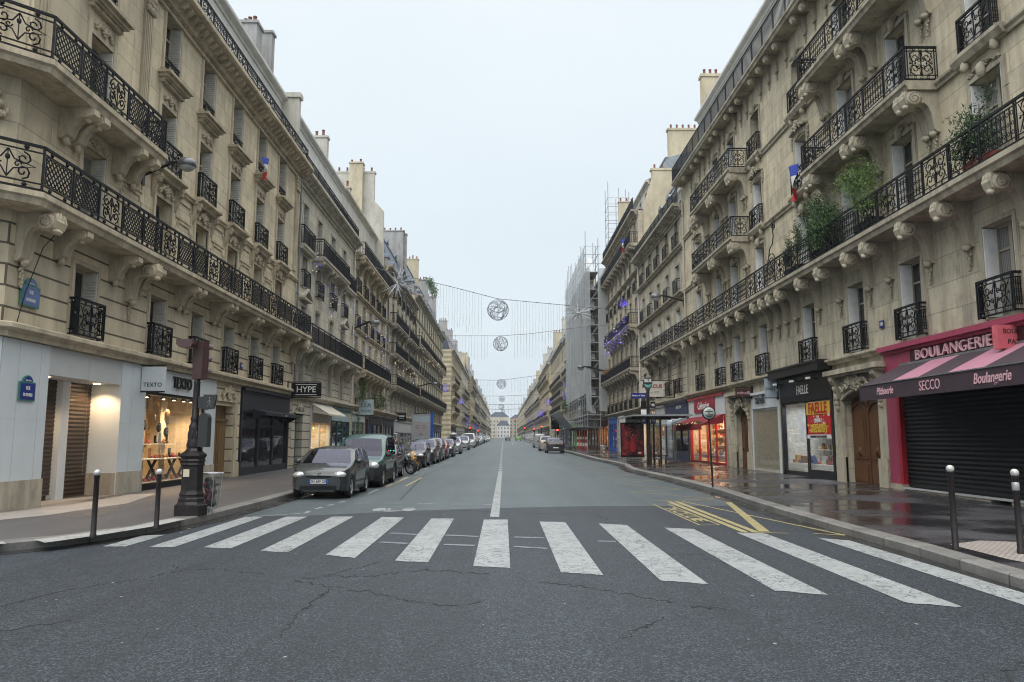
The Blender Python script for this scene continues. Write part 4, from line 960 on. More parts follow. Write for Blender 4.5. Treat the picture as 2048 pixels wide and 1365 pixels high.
text('Culinarion', .62, M['letter_w'], cu, (xw(46.3), -.145, 3.75), ext=.01, sx=1.0, bold=.004)
awning(b, 42.4, 49.9, 3.15, 1.2, .55, [M['redcanvas']], .3, parent=cu)
text('104', .2, M['letter_w'], b.root, (xw(33.2), -.025, 5.0), ext=.002) if False else None
close_wall(b, 18.7, 8.0, 4.45)
mb = MB(); mb.sweep(ledge_profile(4.45, .2, .3), [(0, 0), (xw(24.3), 0)]); mb.build('ledge', [b.trim], b.root)
cys = []
for Y in YS: cys += [Y-1.12, Y+1.12]
cys += [32.3, 33.3]
b.balcony(11, 50.2, 8.15, .98, 'scroll', 'scroll', cys, slab=.3, ends=(False, True))
for (ya, yb) in ((20.3, 27.9), (36.9, 44.9)):
    c_ = [ya+.25, ya+.6, (ya+yb)/2-.35, (ya+yb)/2+.35, yb-.6, yb-.25]
    b.balcony(ya, yb, 11.65, .98, 'scroll', 'scroll', c_, slab=.26); b.balcony(ya, yb, 15.15, .98, 'scroll', 'scroll', c_, slab=.26)
for z in (11.4, 14.9):
    for ya, yb in ((11, 20.3), (27.9, 36.9), (44.9, 50.4)): b.ledge(z, .24, .16, ya, yb)
for Y in oub:
    for z in (11.68, 15.18):
        mb = MB(); x = xw(Y); mb.sweep([(-.02,z-.25),(.2,z-.25),(.3,z-.1),(.3,z),(-.02,z)], [(x-1.0,0.02),(x-.75,0),(x+.75,0),(x+1.0,.02)])
        for s in (-1, 1): mb.ball((x+s*.6, -.14, z-.35), .1, .12, .16, 7, 5, jit=.2)
        mb.build('sill', [b.trim], b.root)
cys = []
for Y in YS: cys += [Y-1.05, Y+1.05]
cys += [20.4, 24.2, 28.1, 32.3, 33.3, 37.5, 44.7]
b.balcony(11, 50.3, 18.85, .8, 'bars', 'scrollS', cys, slab=.26, ends=(False, True))
b.attic(18.85, 4.5, 1.2, M['attic'], YS, M['zinc'], 1.1, 1.9, rise=1.9)
b.pipe(50.25, 4.4, 18.4, P_('cream_pipe', (.46,.43,.35), .6))
mb = MB(); mb.box(-.1, .45, 1.4, 2.7, 18.8, 26.3); mb.box(-.18, .52, 1.32, 2.8, 26.3, 26.5); ph = mb.build('chimney', [M['plaster_y']], b.root)
for k in range(3): link('chimney_pot', MC['pot'], ph, (.2, 1.65+k*.4, 26.5))
chimney(b.root, xw(40), 3.2, 4.6, 22, 26.6, M['plaster_y'], .8, 3)
mb = MB()
for k in range(2): mb.tube([(xw(38-k*.9), 2.2, 24.4), (xw(38-k*.9), 2.2, 26.6)], .12, 8); mb.lathe([(0,26.9),(.4,26.75),(.1,26.85)], (xw(38-k*.9), 2.2, 0), 10)
mb.build('vent_cowl', [M['lead']], b.root)

# ================================================================ R2
b = R2 = Bld('R', 12.1, 50.4, 67.7, 'narrower grey house with one wide railed balcony, behind the bus stop', (M['stoneG'], M['rustG'], M['trimG']))
YS = [52.6, 55.9, 59.2, 62.4, 65.6]; xw = b.x
b.windows(YS, 4.9, 1.15, 2.4, 'plain', M['grey'], None, 'far', q=True); b.windows(YS, 8.3, 1.15, 2.3, 'L', M['white'], 'panel')
b.windows(YS, 11.75, 1.15, 2.0, 'plain', M['grey'], 'panel', 'far'); b.windows(YS, 14.95, 1.1, 1.9, 'plain', M['grey'], None, 'far')
ag = shop(b, 50.6, 57.6, 4.3, M['navy'], 1.0, .55, 3, doorat=1)
text('AGATHA', .3, M['letter_w'], ag, (xw(53.2), -.075, 3.95), ext=.01, sx=1.3); 
awning(b, 50.7, 57.4, 3.3, 1.1, .5, [M['greycanvas']], .12, parent=ag)
ci = shop(b, 58.0, 67.2, 4.3, M['shopgrey'], .9, .15, 4, lit=((1,.74,.42), 190))
close_wall(b, 17.5, 8.0, 4.5)
b.ledge(4.35, .26, .35); b.balcony(50.7, 63.2, 8.2, .95, 'scroll', 'block', [51, 54, 54.6, 57.3, 57.9, 60.6, 61.2, 62.9], slab=.28)
b.ledge(11.4, .24, .4); b.ledge(14.6, .24, .35); b.cornice(17.35, .75, True, .5)
r_ = MB(); railing(r_, [(0, -.4), (b.L, -.4)], 17.56, 1.05, 'far'); r_.build('railing', [M['iron']], b.root)
b.attic(17.56, 2.4, 1.1, M['attic'], YS, M['zinc'], top=.3)
mansard(b.root, 0, b.L, 19.9, 3.6, 1.6, M['zinc'], [xw(Y) for Y in YS], M['zinc'], 1.5)
mb = MB(); mb.prism([(.4,17.4),(.5,22.5),(1.3,25.2),(1.3,25.9),(3.2,25.9),(3.2,17.4)], 'x', -.15, .35, 0); mb.prism([(1.6,17.4),(1.8,22.6),(3.0,25.4),(3.0,29.9),(7.5,29.9),(7.5,17.4)], 'x', -.7, -.16, 0)
mb.box(-.78, -.08, 2.9, 7.6, 29.9, 30.1, 0); mb.box(-.2, .42, 1.2, 3.25, 25.9, 26.1, 0); ph = mb.build('party_wall', [M['plaster_y']], b.root)
for k in range(8): link('chimney_pot', MC['pot'], ph, (-.4, 3.3+k*.55, 30.1))
for k in range(2): link('chimney_pot', MC['pot'], ph, (.1, 1.6+k*.7, 26.1))
b.pipe(67.6, 4.4, 17, M['attic'])
# ================================================================ R3
b, Ys = simple('R', 12.1, 67.7, 89.0, 'house with long black balconies hung with blue lights, before the scaffolding', SG,
    [(4.6,2.2),(8.2,2.5),(12.15,2.4),(15.0,1.8),(17.0,1.6),(19.6,2.0)], 7, [(4.3,.26,.3),(16.75,.2,.3)], [(68.1,88.6,8.1,.95),(68.4,85.5,12.05,.9),(67.9,88.8,19.35,.8)], 22.2,
    [(68.2,76.5,4.1,darkshop,{'cols':4}),(77,80.5,4.1,M['white'],{'cols':2}),(82.5,88.6,4.1,M['bluebright'],{'cols':3})], 8, guard_rows=(0,3), gf=4.35)
r_ = MB(); railing(r_, [(0, -.4), (b.L, -.4)], 22.4, 1.05, 'far'); r_.build('railing', [M['iron']], b.root)
b.attic(22.4, 2.6, 1.1, M['plaster'], Ys, M['zinc']); mansard(b.root, 0, b.L, 25.0, 2.2, 2.0, M['zinc'], [], None)
chimney(b.root, .3, 1.5, 4.5, 22, 29.5, M['plaster_y'], .6, 5)
# ================================================================ R4 behind the scaffold
b, Ys = simple('R', 12.1, 89.0, 122.0, 'house hidden behind scaffolding and grey netting', SG,
    [(4.6,2.2),(8.0,2.4),(11.4,2.3),(14.6,2.1),(17.6,1.9)], 10, [(4.3,.26,.3)], [], 20.5,
    [(89.5,99,4.1,P_('maroon_shop_paint', (.12,.02,.02)),{'cols':4,'lit':((1,.5,.2),160)}),(100,121,4.1,M['shopgrey'],{'cols':6})], 8, gf=4.35)
mansard(b.root, 0, b.L, 20.6, 4.2, .5, M['slate'], [b.x(Y) for Y in Ys[::2]], M['plaster'])
# ================================================================ beyond
def far_house(side, X, Y0, Y1, label, st, corn, n, bals, roof, dorm=1, mid=(), shopc=None, chim=(.0,.5,1.0), fl=3.05):
    rows = []; z = 4.6
    while z + 2.2 < corn-.3: rows.append((z, 2.0)); z += fl
    sc = shopc or R.choice((M['charcoal'], M['navy'], M['shopgrey'], M['green']))
    g0 = gz(Y0)
    b, Ys = simple(side, X, Y0, Y1, label, st, [(a+g0, h) for a, h in rows], n, [(4.0+g0,.26,.3)] + [(m+g0,.22,.3) for m in mid], [(ya, yb, z+g0, d) for ya, yb, z, d in bals], corn+g0,
        [(Y0+.4, Y0+(Y1-Y0)*.45, 3.7+g0, sc, {'cols':4}), (Y0+(Y1-Y0)*.5, Y1-.4, 3.7+g0, R.choice((M['charcoal'], M['shopgrey'], M['navy'])), {'cols':4})], 0, gf=4.0+g0, w=1.15, cy_step=3.5, cornmod=False)
    mansard(b.root, 0, b.L, corn+.15+g0, roof, .4, M['slate' if R.random() < .5 else 'zinc'], [b.x(Y) for Y in Ys[::dorm]] if dorm else [], M['plaster'])
    for q in chim: chimney(b.root, .4 + (b.L-.8)*q, 1.0, R.uniform(2.5, 4), corn+g0, corn+roof+g0+R.uniform(1.6, 3.2), R.choice((M['plaster_g'], M['plaster_y'], M['plaster'])), .6, 4)
    return b
B = lambda Y0, Y1, zs, d=.85: [(Y0+.3, Y1-.3, z, d) for z in zs]
far_house('L', -10.7, 160, 197, 'yellow stone corner house with a bare side wall, far on the left', SY, 19.5, 10, B(160,178,(6.8,9.9,12.9)), 3.6, mid=(16,))
far_house('L', -10.7, 197, 236, 'pale house with lilac lights strung on its balconies, left side', SC, 19.2, 11, B(200,230,(6.8,13.0)), 4.2, mid=(9.9,))
far_house('L', -9.9, 236, 272, 'house standing slightly forward with a plain end wall, left side', SY, 19.8, 9, B(236,272,(6.9,16.0)), 4.5)
far_house('L', -10.7, 272, 346, 'long dull stone house far down the left side', SG, 19.8, 18, B(275,340,(6.8,12.9)), 4.4, 2)
far_house('L', -10.4, 346, 470, 'very long row house with dark roof far down the left side', SR, 19.6, 26, B(350,460,(6.8,13.0)), 4.6, 3, chim=(0,.3,.6,1))
far_house('L', -10.5, 470, 640, 'last row of houses before the street end, left side', SC, 19.6, 32, B(480,630,(6.8,)), 4.6, 4, chim=(0,.3,.6,1))
far_house('R', 12.1, 122, 151, 'pale house with planted balconies just past the scaffolding', SC, 20.0, 8, B(124,150,(6.9,13.0)), 5.2, mid=(9.9,16))
far_house('R', 12.1, 151, 192, 'grey house with curved iron balconies and violet lights, right side', SG, 20.2, 11, B(153,190,(6.9,9.9,13.0)), 4.6)
far_house('R', 11.5, 192, 243, 'corner house with wide dark first floor balcony and lead roof, right side', SY, 19.6, 13, B(192,243,(6.9,16.0)), 4.9, mid=(12.9,))
far_house('R', 12.1, 243, 303, 'cream house behind the traffic lights, right side', SC, 19.3, 15, B(246,300,(6.9,13.0)), 4.6, 2)
far_house('R', 12.0, 303, 420, 'long house with many chimney stacks far down the right side', SG, 19.6, 26, B(306,415,(6.9,13.0)), 4.6, 3, chim=(0,.25,.5,.75,1))
far_house('R', 12.1, 420, 640, 'last row of houses before the street end, right side', SR, 19.0, 40, B(430,630,(6.9,)), 4.6, 4, chim=(0,.3,.6,1))
# closing houses across the end of the street
def end_house(label, X, Y, w, h, rh, st, cols, roofm):
    t = thing('town_house', label, 'building', (X, Y, gz(Y)-.2)); ops = []
    for i in range(cols):
        for k in range(int(h/3.1)): ops.append((w*(i+.5)/cols-.55, w*(i+.5)/cols+.55, 1.0+k*3.1, 2.9+k*3.1))
    mb = MB(); wall_grid(mb, 0, w, 0, h, ops); mb.box(0, w, .4, 10, 0, h); mb.build('wall', [st], t)
    for o in ops: put_window(t, (o[0]+o[1])/2, o[2], 1.1, 1.9, 'none', st, M['white'], q=False)
    mb = MB(); mb.prism([(-.3,h),(w+.3,h),(w*.72,h+rh),(w*.28,h+rh)], 'y', -.3, 10.3); mb.build('roof', [roofm], t)
end_house('small white house with a blue slate roof closing the street', -5.0, 655, 10.5, 10.5, 4.2, M['white'], 4, M['slate'])
end_house('taller pale block behind the small white house', -12, 680, 17, 18.5, 4, M['stoneC'], 6, M['slate'])
end_house('grey block to the right behind the small white house', 6, 685, 16, 17, 3.5, M['stoneG'], 6, M['slate'])
# ================================================================ ground, roads, pavements
def asphalt(name, base, speck=.5, wet=None, rough=.62, tint=None):
    m, nt, b, _ = newmat(name); vec, x, y, z = obj_xyz(nt)
    n1 = noise(nt, .18, 5, .6, vec); n2 = noise(nt, 30, 4, .85, vec); n3 = noise(nt, 1.6, 5, .7, vec); vo = N(nt, 'ShaderNodeTexVoronoi'); vo.inputs['Scale'].default_value = 75; L(nt, vec, vo.inputs['Vector']); gs = N(nt, 'ShaderNodeSeparateColor'); L(nt, vo.outputs['Color'], gs.inputs[0])
    c = ramp(nt, n1, [(.3, tuple(v*.82 for v in base)), (.7, tuple(v*1.15 for v in base))])
    c = mixc(nt, mth(nt, 'MULTIPLY', ramp(nt, gs.outputs[0], [(.72, 0.0), (.95, 1.0)]), speck), c, tuple(min(1, v*3.2+.01) for v in base))
    c = mixc(nt, mth(nt, 'MULTIPLY', ramp(nt, gs.outputs[0], [(.1, 1.0), (.45, 0.0)]), speck), c, tuple(v*.3 for v in base))
    b.inputs['Specular IOR Level'].default_value = .3
    c = mixc(nt, mth(nt, 'MULTIPLY', ramp(nt, n3, [(.5, 0.0), (.75, 1.0)]), .35), c, tuple(v*.6 for v in base))
    tr_ = noise(nt, 1.0, 5, .6, scaled(nt, vec, (1.5, .05, 1))); c = mixc(nt, mth(nt, 'MULTIPLY', ramp(nt, tr_, [(.42, 0.0), (.62, 1.0)]), .32), c, tuple(v*.55 for v in base))
    h = mth(nt, 'ADD', n2, mth(nt, 'MULTIPLY', vo.outputs['Distance'], .5))
    if wet:
        nw = noise(nt, wet[0], 4, .6, vec); wm = ramp(nt, nw, [(wet[1], 0.0), (wet[2], 1.0)])
        c = mixc(nt, wm, c, tuple(v*.38 for v in base))
        L(nt, mth(nt, 'SUBTRACT', rough, mth(nt, 'MULTIPLY', wm, rough-.11)), b.inputs['Roughness'])
        bu = N(nt, 'ShaderNodeBump'); bu.inputs['Distance'].default_value = .012; L(nt, h, bu.inputs['Height'])
        L(nt, mth(nt, 'SUBTRACT', .45, mth(nt, 'MULTIPLY', wm, .41)), bu.inputs['Strength']); L(nt, bu.outputs[0], b.inputs['Normal'])
    else:
        b.inputs['Roughness'].default_value = rough; bump(nt, b, h, .5, .012)
    L(nt, c, b.inputs['Base Color']); return m
M['asph'] = asphalt('road_asphalt_blue_grey', (.073,.092,.101), .35, None, .48)
M['asphdark'] = asphalt('road_asphalt_dark', (.029,.036,.045), .7, None, .6)
M['pavL'] = asphalt('pavement_asphalt', (.088,.082,.083), .25, (.5,.62,.85), .5)
M['pavR'] = asphalt('pavement_asphalt_wet', (.062,.060,.066), .3, (.42,.40,.56), .45)
M['gutter'] = asphalt('gutter_wet', (.04,.04,.042), .3, (.9,.35,.6), .35)
def granite(name, col, wl):
    m, nt, b, _ = newmat(name); vec, x, y, z = obj_xyz(nt)
    br = N(nt, 'ShaderNodeTexBrick'); L(nt, comb(nt, y, x), br.inputs['Vector']); br.inputs['Scale'].default_value = 1; br.inputs['Brick Width'].default_value = wl; br.inputs['Row Height'].default_value = 60
    br.inputs['Mortar Size'].default_value = .012; br.inputs['Color1'].default_value = (.85,.85,.85,1); br.inputs['Color2'].default_value = (1.1,1.1,1.1,1); br.inputs['Mortar'].default_value = (.3,.3,.3,1)
    n = noise(nt, 25, 4, .7, vec); n2 = noise(nt, .8, 4, .7, vec)
    c = ramp(nt, n, [(.3, tuple(v*.7 for v in col)), (.7, tuple(v*1.25 for v in col))]); c = mixc(nt, mth(nt, 'MULTIPLY', ramp(nt, n2, [(.45,0.0),(.7,1.0)]), .6), c, tuple(v*.35 for v in col))
    L(nt, mixc(nt, 1.0, c, br.outputs['Color'], 'MULTIPLY'), b.inputs['Base Color']); b.inputs['Roughness'].default_value = .45; return m
M['kerb'] = granite('kerb_granite', (.20,.195,.185), 1.1)
def painted(name, col, wear=.5, under=(.05,.055,.062)):
    m, nt, b, _ = newmat(name); vec, x, y, z = obj_xyz(nt)
    n = noise(nt, 9, 6, .75, vec); vo = N(nt, 'ShaderNodeTexVoronoi'); vo.feature = 'DISTANCE_TO_EDGE'; vo.inputs['Scale'].default_value = 5.5; vo.inputs['Randomness'].default_value = 1
    wv = N(nt, 'ShaderNodeVectorMath'); wv.operation = 'ADD'; L(nt, vec, wv.inputs[0]); nn = N(nt, 'ShaderNodeTexNoise'); nn.inputs['Scale'].default_value = 5; L(nt, vec, nn.inputs['Vector']); sc = N(nt, 'ShaderNodeVectorMath'); sc.operation = 'SCALE'; L(nt, nn.outputs['Color'], sc.inputs[0]); sc.inputs['Scale'].default_value = .35; L(nt, sc.outputs[0], wv.inputs[1]); L(nt, wv.outputs[0], vo.inputs['Vector'])
    cr = ramp(nt, vo.outputs['Distance'], [(0, 1.0), (.022, .9), (.045, 0.0)]); patch = ramp(nt, noise(nt, 1.1, 3, .6, vec), [(.38, 0.0), (.52, 1.0)])
    cr = mth(nt, 'MULTIPLY', cr, patch)
    worn = mth(nt, 'MAXIMUM', mth(nt, 'MULTIPLY', ramp(nt, n, [(.54, 0.0), (.68, 1.0)]), wear), mth(nt, 'MULTIPLY', cr, .85))
    base = ramp(nt, noise(nt, 2.5, 5, .7, vec), [(.3, tuple(v*.8 for v in col)), (.7, tuple(v*1.08 for v in col))])
    L(nt, mixc(nt, worn, base, under), b.inputs['Base Color']); b.inputs['Roughness'].default_value = .55; bump(nt, b, noise(nt, 38, 3, .7, vec), .4, .01); return m
M['wpaint'] = painted('white_road_paint', (.29,.31,.315), .85); M['ypaint'] = painted('yellow_road_paint', (.34,.29,.13), .75, (.07,.075,.08)); M['fpaint'] = painted('faded_blue_white_paint', (.17,.20,.23), .7)

g = MB(); g.quad((-900,-120,-.03), (900,-120,-.03), (900,1400,-.03), (-900,1400,-.03)); tag(g.build('ground', [P_('far_ground', (.12,.12,.12), .9)], slope=True), kind='structure')
edge = [(-45, 21.5), (-8, 17.6), (-4.45, 17.45), (-2.2, 18.6), (-.1, 19.3), (2, 19.75), (6.9, 19.9), (45, 22)]
r_ = MB(); vs = []
for (x, y), (x2, y2) in zip(edge[:-1], edge[1:]):
    r_.quad((x,y,0), (x2,y2,0), (x2,700,0), (x,700,0), 0) if x > -9 and x2 < 9 else None
    r_.quad((x,-60,0), (x2,-60,0), (x2,y2,0), (x,y,0), 1)
tag(r_.build('road', [M['asph'], M['asphdark']], slope=True), kind='structure')
KL = [(-60,8.2),(-30,9.2),(-14,10.1),(-10,10.9),(-7.9,11.85),(-6.95,12.9),(-6.4,14.3),(-6.15,16.3),(-6.05,20),(-6.0,30),(-6.0,60),(-6.0,640)]
KR = [(7.2,-40),(6.0,-5),(5.92,5),(5.95,9.0),(6.1,11.7),(6.1,14.4),(6.2,17.6),(6.35,20.5),(6.55,23.5),(6.62,27),(6.6,31),(6.45,36),(6.4,39),(6.6,42),(7.0,45),(6.95,50),(6.75,56),(6.85,64),(6.95,80),(6.9,300),(6.9,640)]
def side(K, xo, mat, name, sg):
    m = MB()
    for (x, y), (x2, y2) in zip(K[:-1], K[1:]):
        x_, x2_ = x+sg*.28, x2+sg*.28
        m.quad((x_,y,.14), (x2_,y2,.14), (xo,y2 if abs(y2-y) > .01 else y,.14), (xo,y,.14), 0) if abs(x_) < abs(xo) else None
    o = tag(m.build(name, [mat], slope=True), kind='structure')
    k = MB(); P = [(a, c) for a, c in K if abs(a) < 40]
    s_ = 1 if sg < 0 else -1
    k.sweep([(s_*0,-.02),(s_*0,.12),(s_*-.02,.142),(s_*-.3,.144),(s_*-.3,-.02)], P); tag(k.build('kerb', [M['kerb']], slope=True), kind='structure')
    gu = MB()
    gu.sweep([(s_*.38,.004),(s_*.38,.0045),(s_*.0,.0045),(s_*.0,.004)], P); tag(gu.build('gutter', [M['gutter']], slope=True), kind='structure')
side(KL, -60, M['pavL'], 'pavement', -1); side(KR, 60, M['pavR'], 'pavement', 1)
# crossing stripes: (x0, x1, near left, near right, far right, far left)
st = MB()
S = [(-6.36,-6.0,12.7,12.7,14.2,14.05),(-5.6,-5.2,12.64,12.63,17.25,17.25),(-4.72,-4.25,12.57,12.46,17.28,17.28),(-3.71,-3.25,12.24,12.03,17.27,17.27),(-2.62,-2.13,11.78,11.49,17.05,17.15),(-1.52,-1.04,11.26,11.08,16.83,16.84),(-.4,.1,10.78,10.62,16.62,16.63),
     (.75,1.27,10.3,10.08,16.13,16.23),(1.92,2.44,9.7,9.47,15.59,15.86),(3.09,3.6,9.07,8.82,14.92,15.16),(4.25,4.73,8.42,8.18,14.23,14.38),(5.42,5.83,7.85,7.54,13.28,13.6)]
def ragged(m, x0, x1, n0, n1, f1, f0, z=.005, mi=0):
    k = 7; vs = []
    near = [(x0+(x1-x0)*i/k, n0+(n1-n0)*i/k + R.uniform(-.03,.03)) for i in range(k+1)]; far = [(x0+(x1-x0)*i/k, f0+(f1-f0)*i/k + R.uniform(-.02,.02)) for i in range(k+1)]
    for i in range(k): m.quad((*near[i],z), (*near[i+1],z), (*far[i+1],z), (*far[i],z), mi)
for s in S: ragged(st, *s)
tag(st.build('crossing_stripes', [M['wpaint']], slope=True), kind='structure')
mk = MB()
def line(a, c, w, mi=0, z=.0055):
    d = Vector((c[0]-a[0], c[1]-a[1])); d.normalize(); n = Vector((-d.y, d.x))*w/2
    mk.quad((a[0]+n.x,a[1]+n.y,z), (c[0]+n.x,c[1]+n.y,z), (c[0]-n.x,c[1]-n.y,z), (a[0]-n.x,a[1]-n.y,z), mi)
mk.quad((-.28,17.13,.0055), (-.08,17.13,.0055), (-.04,39.6,.0055), (-.22,39.6,.0055), 0)
y = 40.5
while y < 90: line((-.13,y), (-.13,y+1.3), .16); y += 2.3
line((-.13,91), (-.1,150), .13); line((-.1,160), (-.05,300), .13)
for x0, x1, yy in ((-3.84,-3.38,20.68),(-3.11,-2.62,20.66),(-2.23,-1.81,20.51),(-1.35,-.83,20.35),(-.5,-.3,20.2)): line((x0,yy), (x1,yy-.02), .12)
for q in ((890,1071,957,1074),(888,1090,950,1092),(1028,1075,1089,1077),(1028,1094,1095,1098),(780,1067,835,1070),(760,1085,815,1088),(1196,1083,1232,1084)): line(gp(q[0],q[1]), gp(q[2],q[3]), .13, 2 if q[0] not in (1028,) else 2)
for q in ((505,1034,612,1027),(612,1027,618,1023),(630,1019,645,1015),(655,1012,668,1009),(678,1006,690,1003)): line(gp(q[0],q[1]), gp(q[2],q[3]), .1)
for yy in (24, 27.5, 31.5, 36, 41, 47, 53, 60, 68): line((-4.1,yy), (-4.1,yy+1.9), .09)
line((-4.0,27), (-4.0,33.5), .1, 1); line((-3.4,27.5), (-3.4,33), .1, 1); line((-4.0,33.5), (-3.4,33), .1, 1)
# bicycle emblem
for cx in (-2.95, -2.25):
    pts_ = [(cx+.16*math.cos(t*PI/6), 18.9+.42*math.sin(t*PI/6)) for t in range(12)]; mk.poly([(px, py, .0055) for px, py in pts_], 0)
line((-2.9,18.9), (-2.65,18.3), .09); line((-2.65,18.3), (-2.25,18.9), .09); line((-2.75,18.7), (-2.4,18.6), .08); line((-2.65,18.3), (-2.75,19.2), .08)
# yellow bus bay
mk.quad((4.36,14.45,.0055), (4.49,14.45,.0055), (4.51,21.05,.0055), (4.36,21.05,.0055), 1); mk.quad((4.56,14.45,.0055), (4.69,14.45,.0055), (4.71,21.05,.0055), (4.58,21.05,.0055), 1)
mk.quad((4.70,14.5,.006), (4.90,14.5,.006), (6.06,20.9,.006), (5.9,20.9,.006), 1)
line((4.8,21.2), (6.05,14.0), .07, 1, .0065); line((4.4,14.43), (5.14,14.25), .07, 1, .0067); line((5.6,14.22), (6.05,13.95), .07, 1, .0067); line((3.9,21.2), (5.9,21.9), .08, 1)
zg = [(5.9,21.9),(4.05,24.8),(5.9,25.9),(4.09,29.2),(5.9,30.6),(4.12,33.8),(5.9,35.1),(4.1,38.5),(5.9,39.8),(4.1,43.5),(5.9,45),(4.1,49),(5.9,51),(4.1,56)]
for a, c in zip(zg[:-1], zg[1:]): line(a, c, .07, 1)
for a, c in (((3.88,15.6),(3.86,20.3)), ((4.27,15.6),(4.25,20.3)), ((3.86,15.58),(4.29,15.58)), ((3.84,20.3),(4.27,20.3))): line(a, c, .045, 1)
line((4.3,75.5), (4.3,78), .14); line((4.3,78), (4.9,74.5), .1); line((4.9,74.5), (5.4,77), .1)
for yy in (82.8, ): line((-4.0,yy), (5,yy), .25, 2)
line((-4.0,131), (6,131), .3); line((1.9,150), (2.6,210), .15)
for cx in [q for q in range(-4, 7)]: line((cx*1.05,168), (cx*1.05,172), .5)
tag(mk.build('road_markings', [M['wpaint'], M['ypaint'], M['fpaint']], slope=True), kind='structure')
t = text('EXCLUE', .42, M['ypaint'], None, (4.06, 17.95, gz(17.95)+.007), (math.atan(G), 0, -PI/2), ext=0, name='road_lettering', bold=.012); t.scale = (2.45, .95, 1); tag(t, kind='structure')
# cracks
ck = MB()
def crack(pts, w=.022):
    P = [gp(*p) for p in pts]; out = []
    for a, c in zip(P[:-1], P[1:]):
        n = max(2, int(math.hypot(c[0]-a[0], c[1]-a[1])/.07))
        for i in range(n): out.append((a[0]+(c[0]-a[0])*i/n + R.uniform(-.035,.035), a[1]+(c[1]-a[1])*i/n + R.uniform(-.09,.09)))
    out.append(P[-1])
    for a, c in zip(out[:-1], out[1:]):
        w1 = w*R.uniform(.1, 1.5); d = Vector((c[0]-a[0], c[1]-a[1])); 
        if d.length < 1e-4: continue
        d.normalize(); n = Vector((-d.y, d.x))*w1/2
        ck.quad((a[0]+n.x,a[1]+n.y,.0028), (c[0]+n.x,c[1]+n.y,.0028), (c[0]-n.x,c[1]-n.y,.0028), (a[0]-n.x,a[1]-n.y,.0028))
for c_ in ([(0,1215),(90,1190),(200,1170),(290,1158),(365,1140),(430,1137),(530,1150)],[(345,1132),(365,1142)],[(560,1157),(640,1155),(700,1140),(765,1124)],[(640,1153),(740,1153),(850,1140),(980,1148)],[(590,1160),(650,1172),(740,1185),(830,1205),(910,1215),(975,1200)],[(660,1180),(600,1225),(560,1275)],
           [(1080,1165),(1180,1175),(1270,1192),(1330,1203),(1400,1215),(1470,1222)],[(1330,1232),(1270,1262),(1245,1278)],[(2048,1325),(2020,1345),(2025,1365)],[(840,1030),(920,1020),(1000,1026),(1130,1028),(1210,1025)],[(1195,1030),(1215,1040)],[(800,1000),(850,950),(960,905)],[(730,956),(800,956)],[(1290,1108),(1370,1110),(1450,1112)],[(150,1240),(60,1255),(0,1262)],[(1400,1120),(1480,1130),(1560,1142)]):
    crack(c_, .021 if c_[0][1] > 1100 else .022)
tag(ck.build('road_cracks', [P_('crack_dark', (.014,.015,.017), .9)], slope=True), kind='structure')
lt = MB()                                       # scraps of litter and gum on the tarmac
for _ in range(90):
    x, y = R.uniform(-6, 6), R.uniform(5, 22)**1.0; q = R.uniform(.006, .02); a = R.uniform(0, PI)
    lt.poly([(x+q*math.cos(a+i*2*PI/5)*R.uniform(.6,1.3), y+q*1.3*math.sin(a+i*2*PI/5), .0035) for i in range(5)])
for _ in range(110):
    y = R.uniform(12, 40); x = R.choice((-5.85, 6.25))+R.uniform(-.2,.15); q = R.uniform(.01, .035)
    lt.poly([(x+q*math.cos(i*2*PI/5), y+q*math.sin(i*2*PI/5), .0065) for i in range(5)])
tag(lt.build('litter', [P_('paper_scraps', (.24,.25,.25))], slope=True), 'scattered scraps of paper on the road', None, None, 'stuff')
# pale bands on the pavements
pb = MB()
def band(K, mi): pb.poly([(x, y, .1445) for x, y in K], mi)
band([(-7.3,12.47),(-6.95,13.2),(-6.6,14.2),(-6.5,15.6),(-6.15,15.5),(-6.25,14.2),(-6.6,12.95),(-6.93,12.1)], 0); band([(-8.6,11.75),(-7.65,12.25),(-7.45,12.0),(-8.4,11.45)], 0)
band([gp(1900,1090,.14), gp(1960,1082,.14), (7.9,12.0), (8.2,10.2), (6.75,9.6), (6.63,10.4)], 1)
pb.poly([(-10.75,16.0,.1443), (-10.2,18.4,.1443), (-10.3,21.9,.1443), (-10.75,21.9,.1443), (-13,15,.1443), (-12.2,14.1,.1443)], 2); pb.poly([(-10.75,21.9,.1443), (-9.7,22.2,.1443), (-9.0,19.0,.1443), (-9.3,16.2,.1443), (-10.4,13.6,.1443), (-12.6,12.4,.1443), (-12.7,14.6,.1443), (-10.76,16.4,.1443)], 2)
m, nt, b_, _ = newmat('tactile_paving'); vec, x_, y_, z_ = obj_xyz(nt); ck_ = N(nt, 'ShaderNodeTexBrick'); ck_.inputs['Scale'].default_value = 1; ck_.inputs['Brick Width'].default_value = .09; ck_.inputs['Row Height'].default_value = .055; ck_.inputs['Mortar Size'].default_value = .008
ck_.inputs['Color1'].default_value = (.42,.37,.33,1); ck_.inputs['Color2'].default_value = (.33,.29,.27,1); ck_.inputs['Mortar'].default_value = (.12,.11,.11,1); L(nt, vec, ck_.inputs['Vector']); L(nt, ck_.outputs['Color'], b_.inputs['Base Color']); b_.inputs['Roughness'].default_value = .5
tag(pb.build('pavement_bands', [painted('pale_tactile_strip', (.36,.36,.35), .35, (.15,.15,.15)), m, painted('pale_concrete_apron', (.33,.30,.27), .3, (.2,.18,.17))], slope=True), kind='structure')
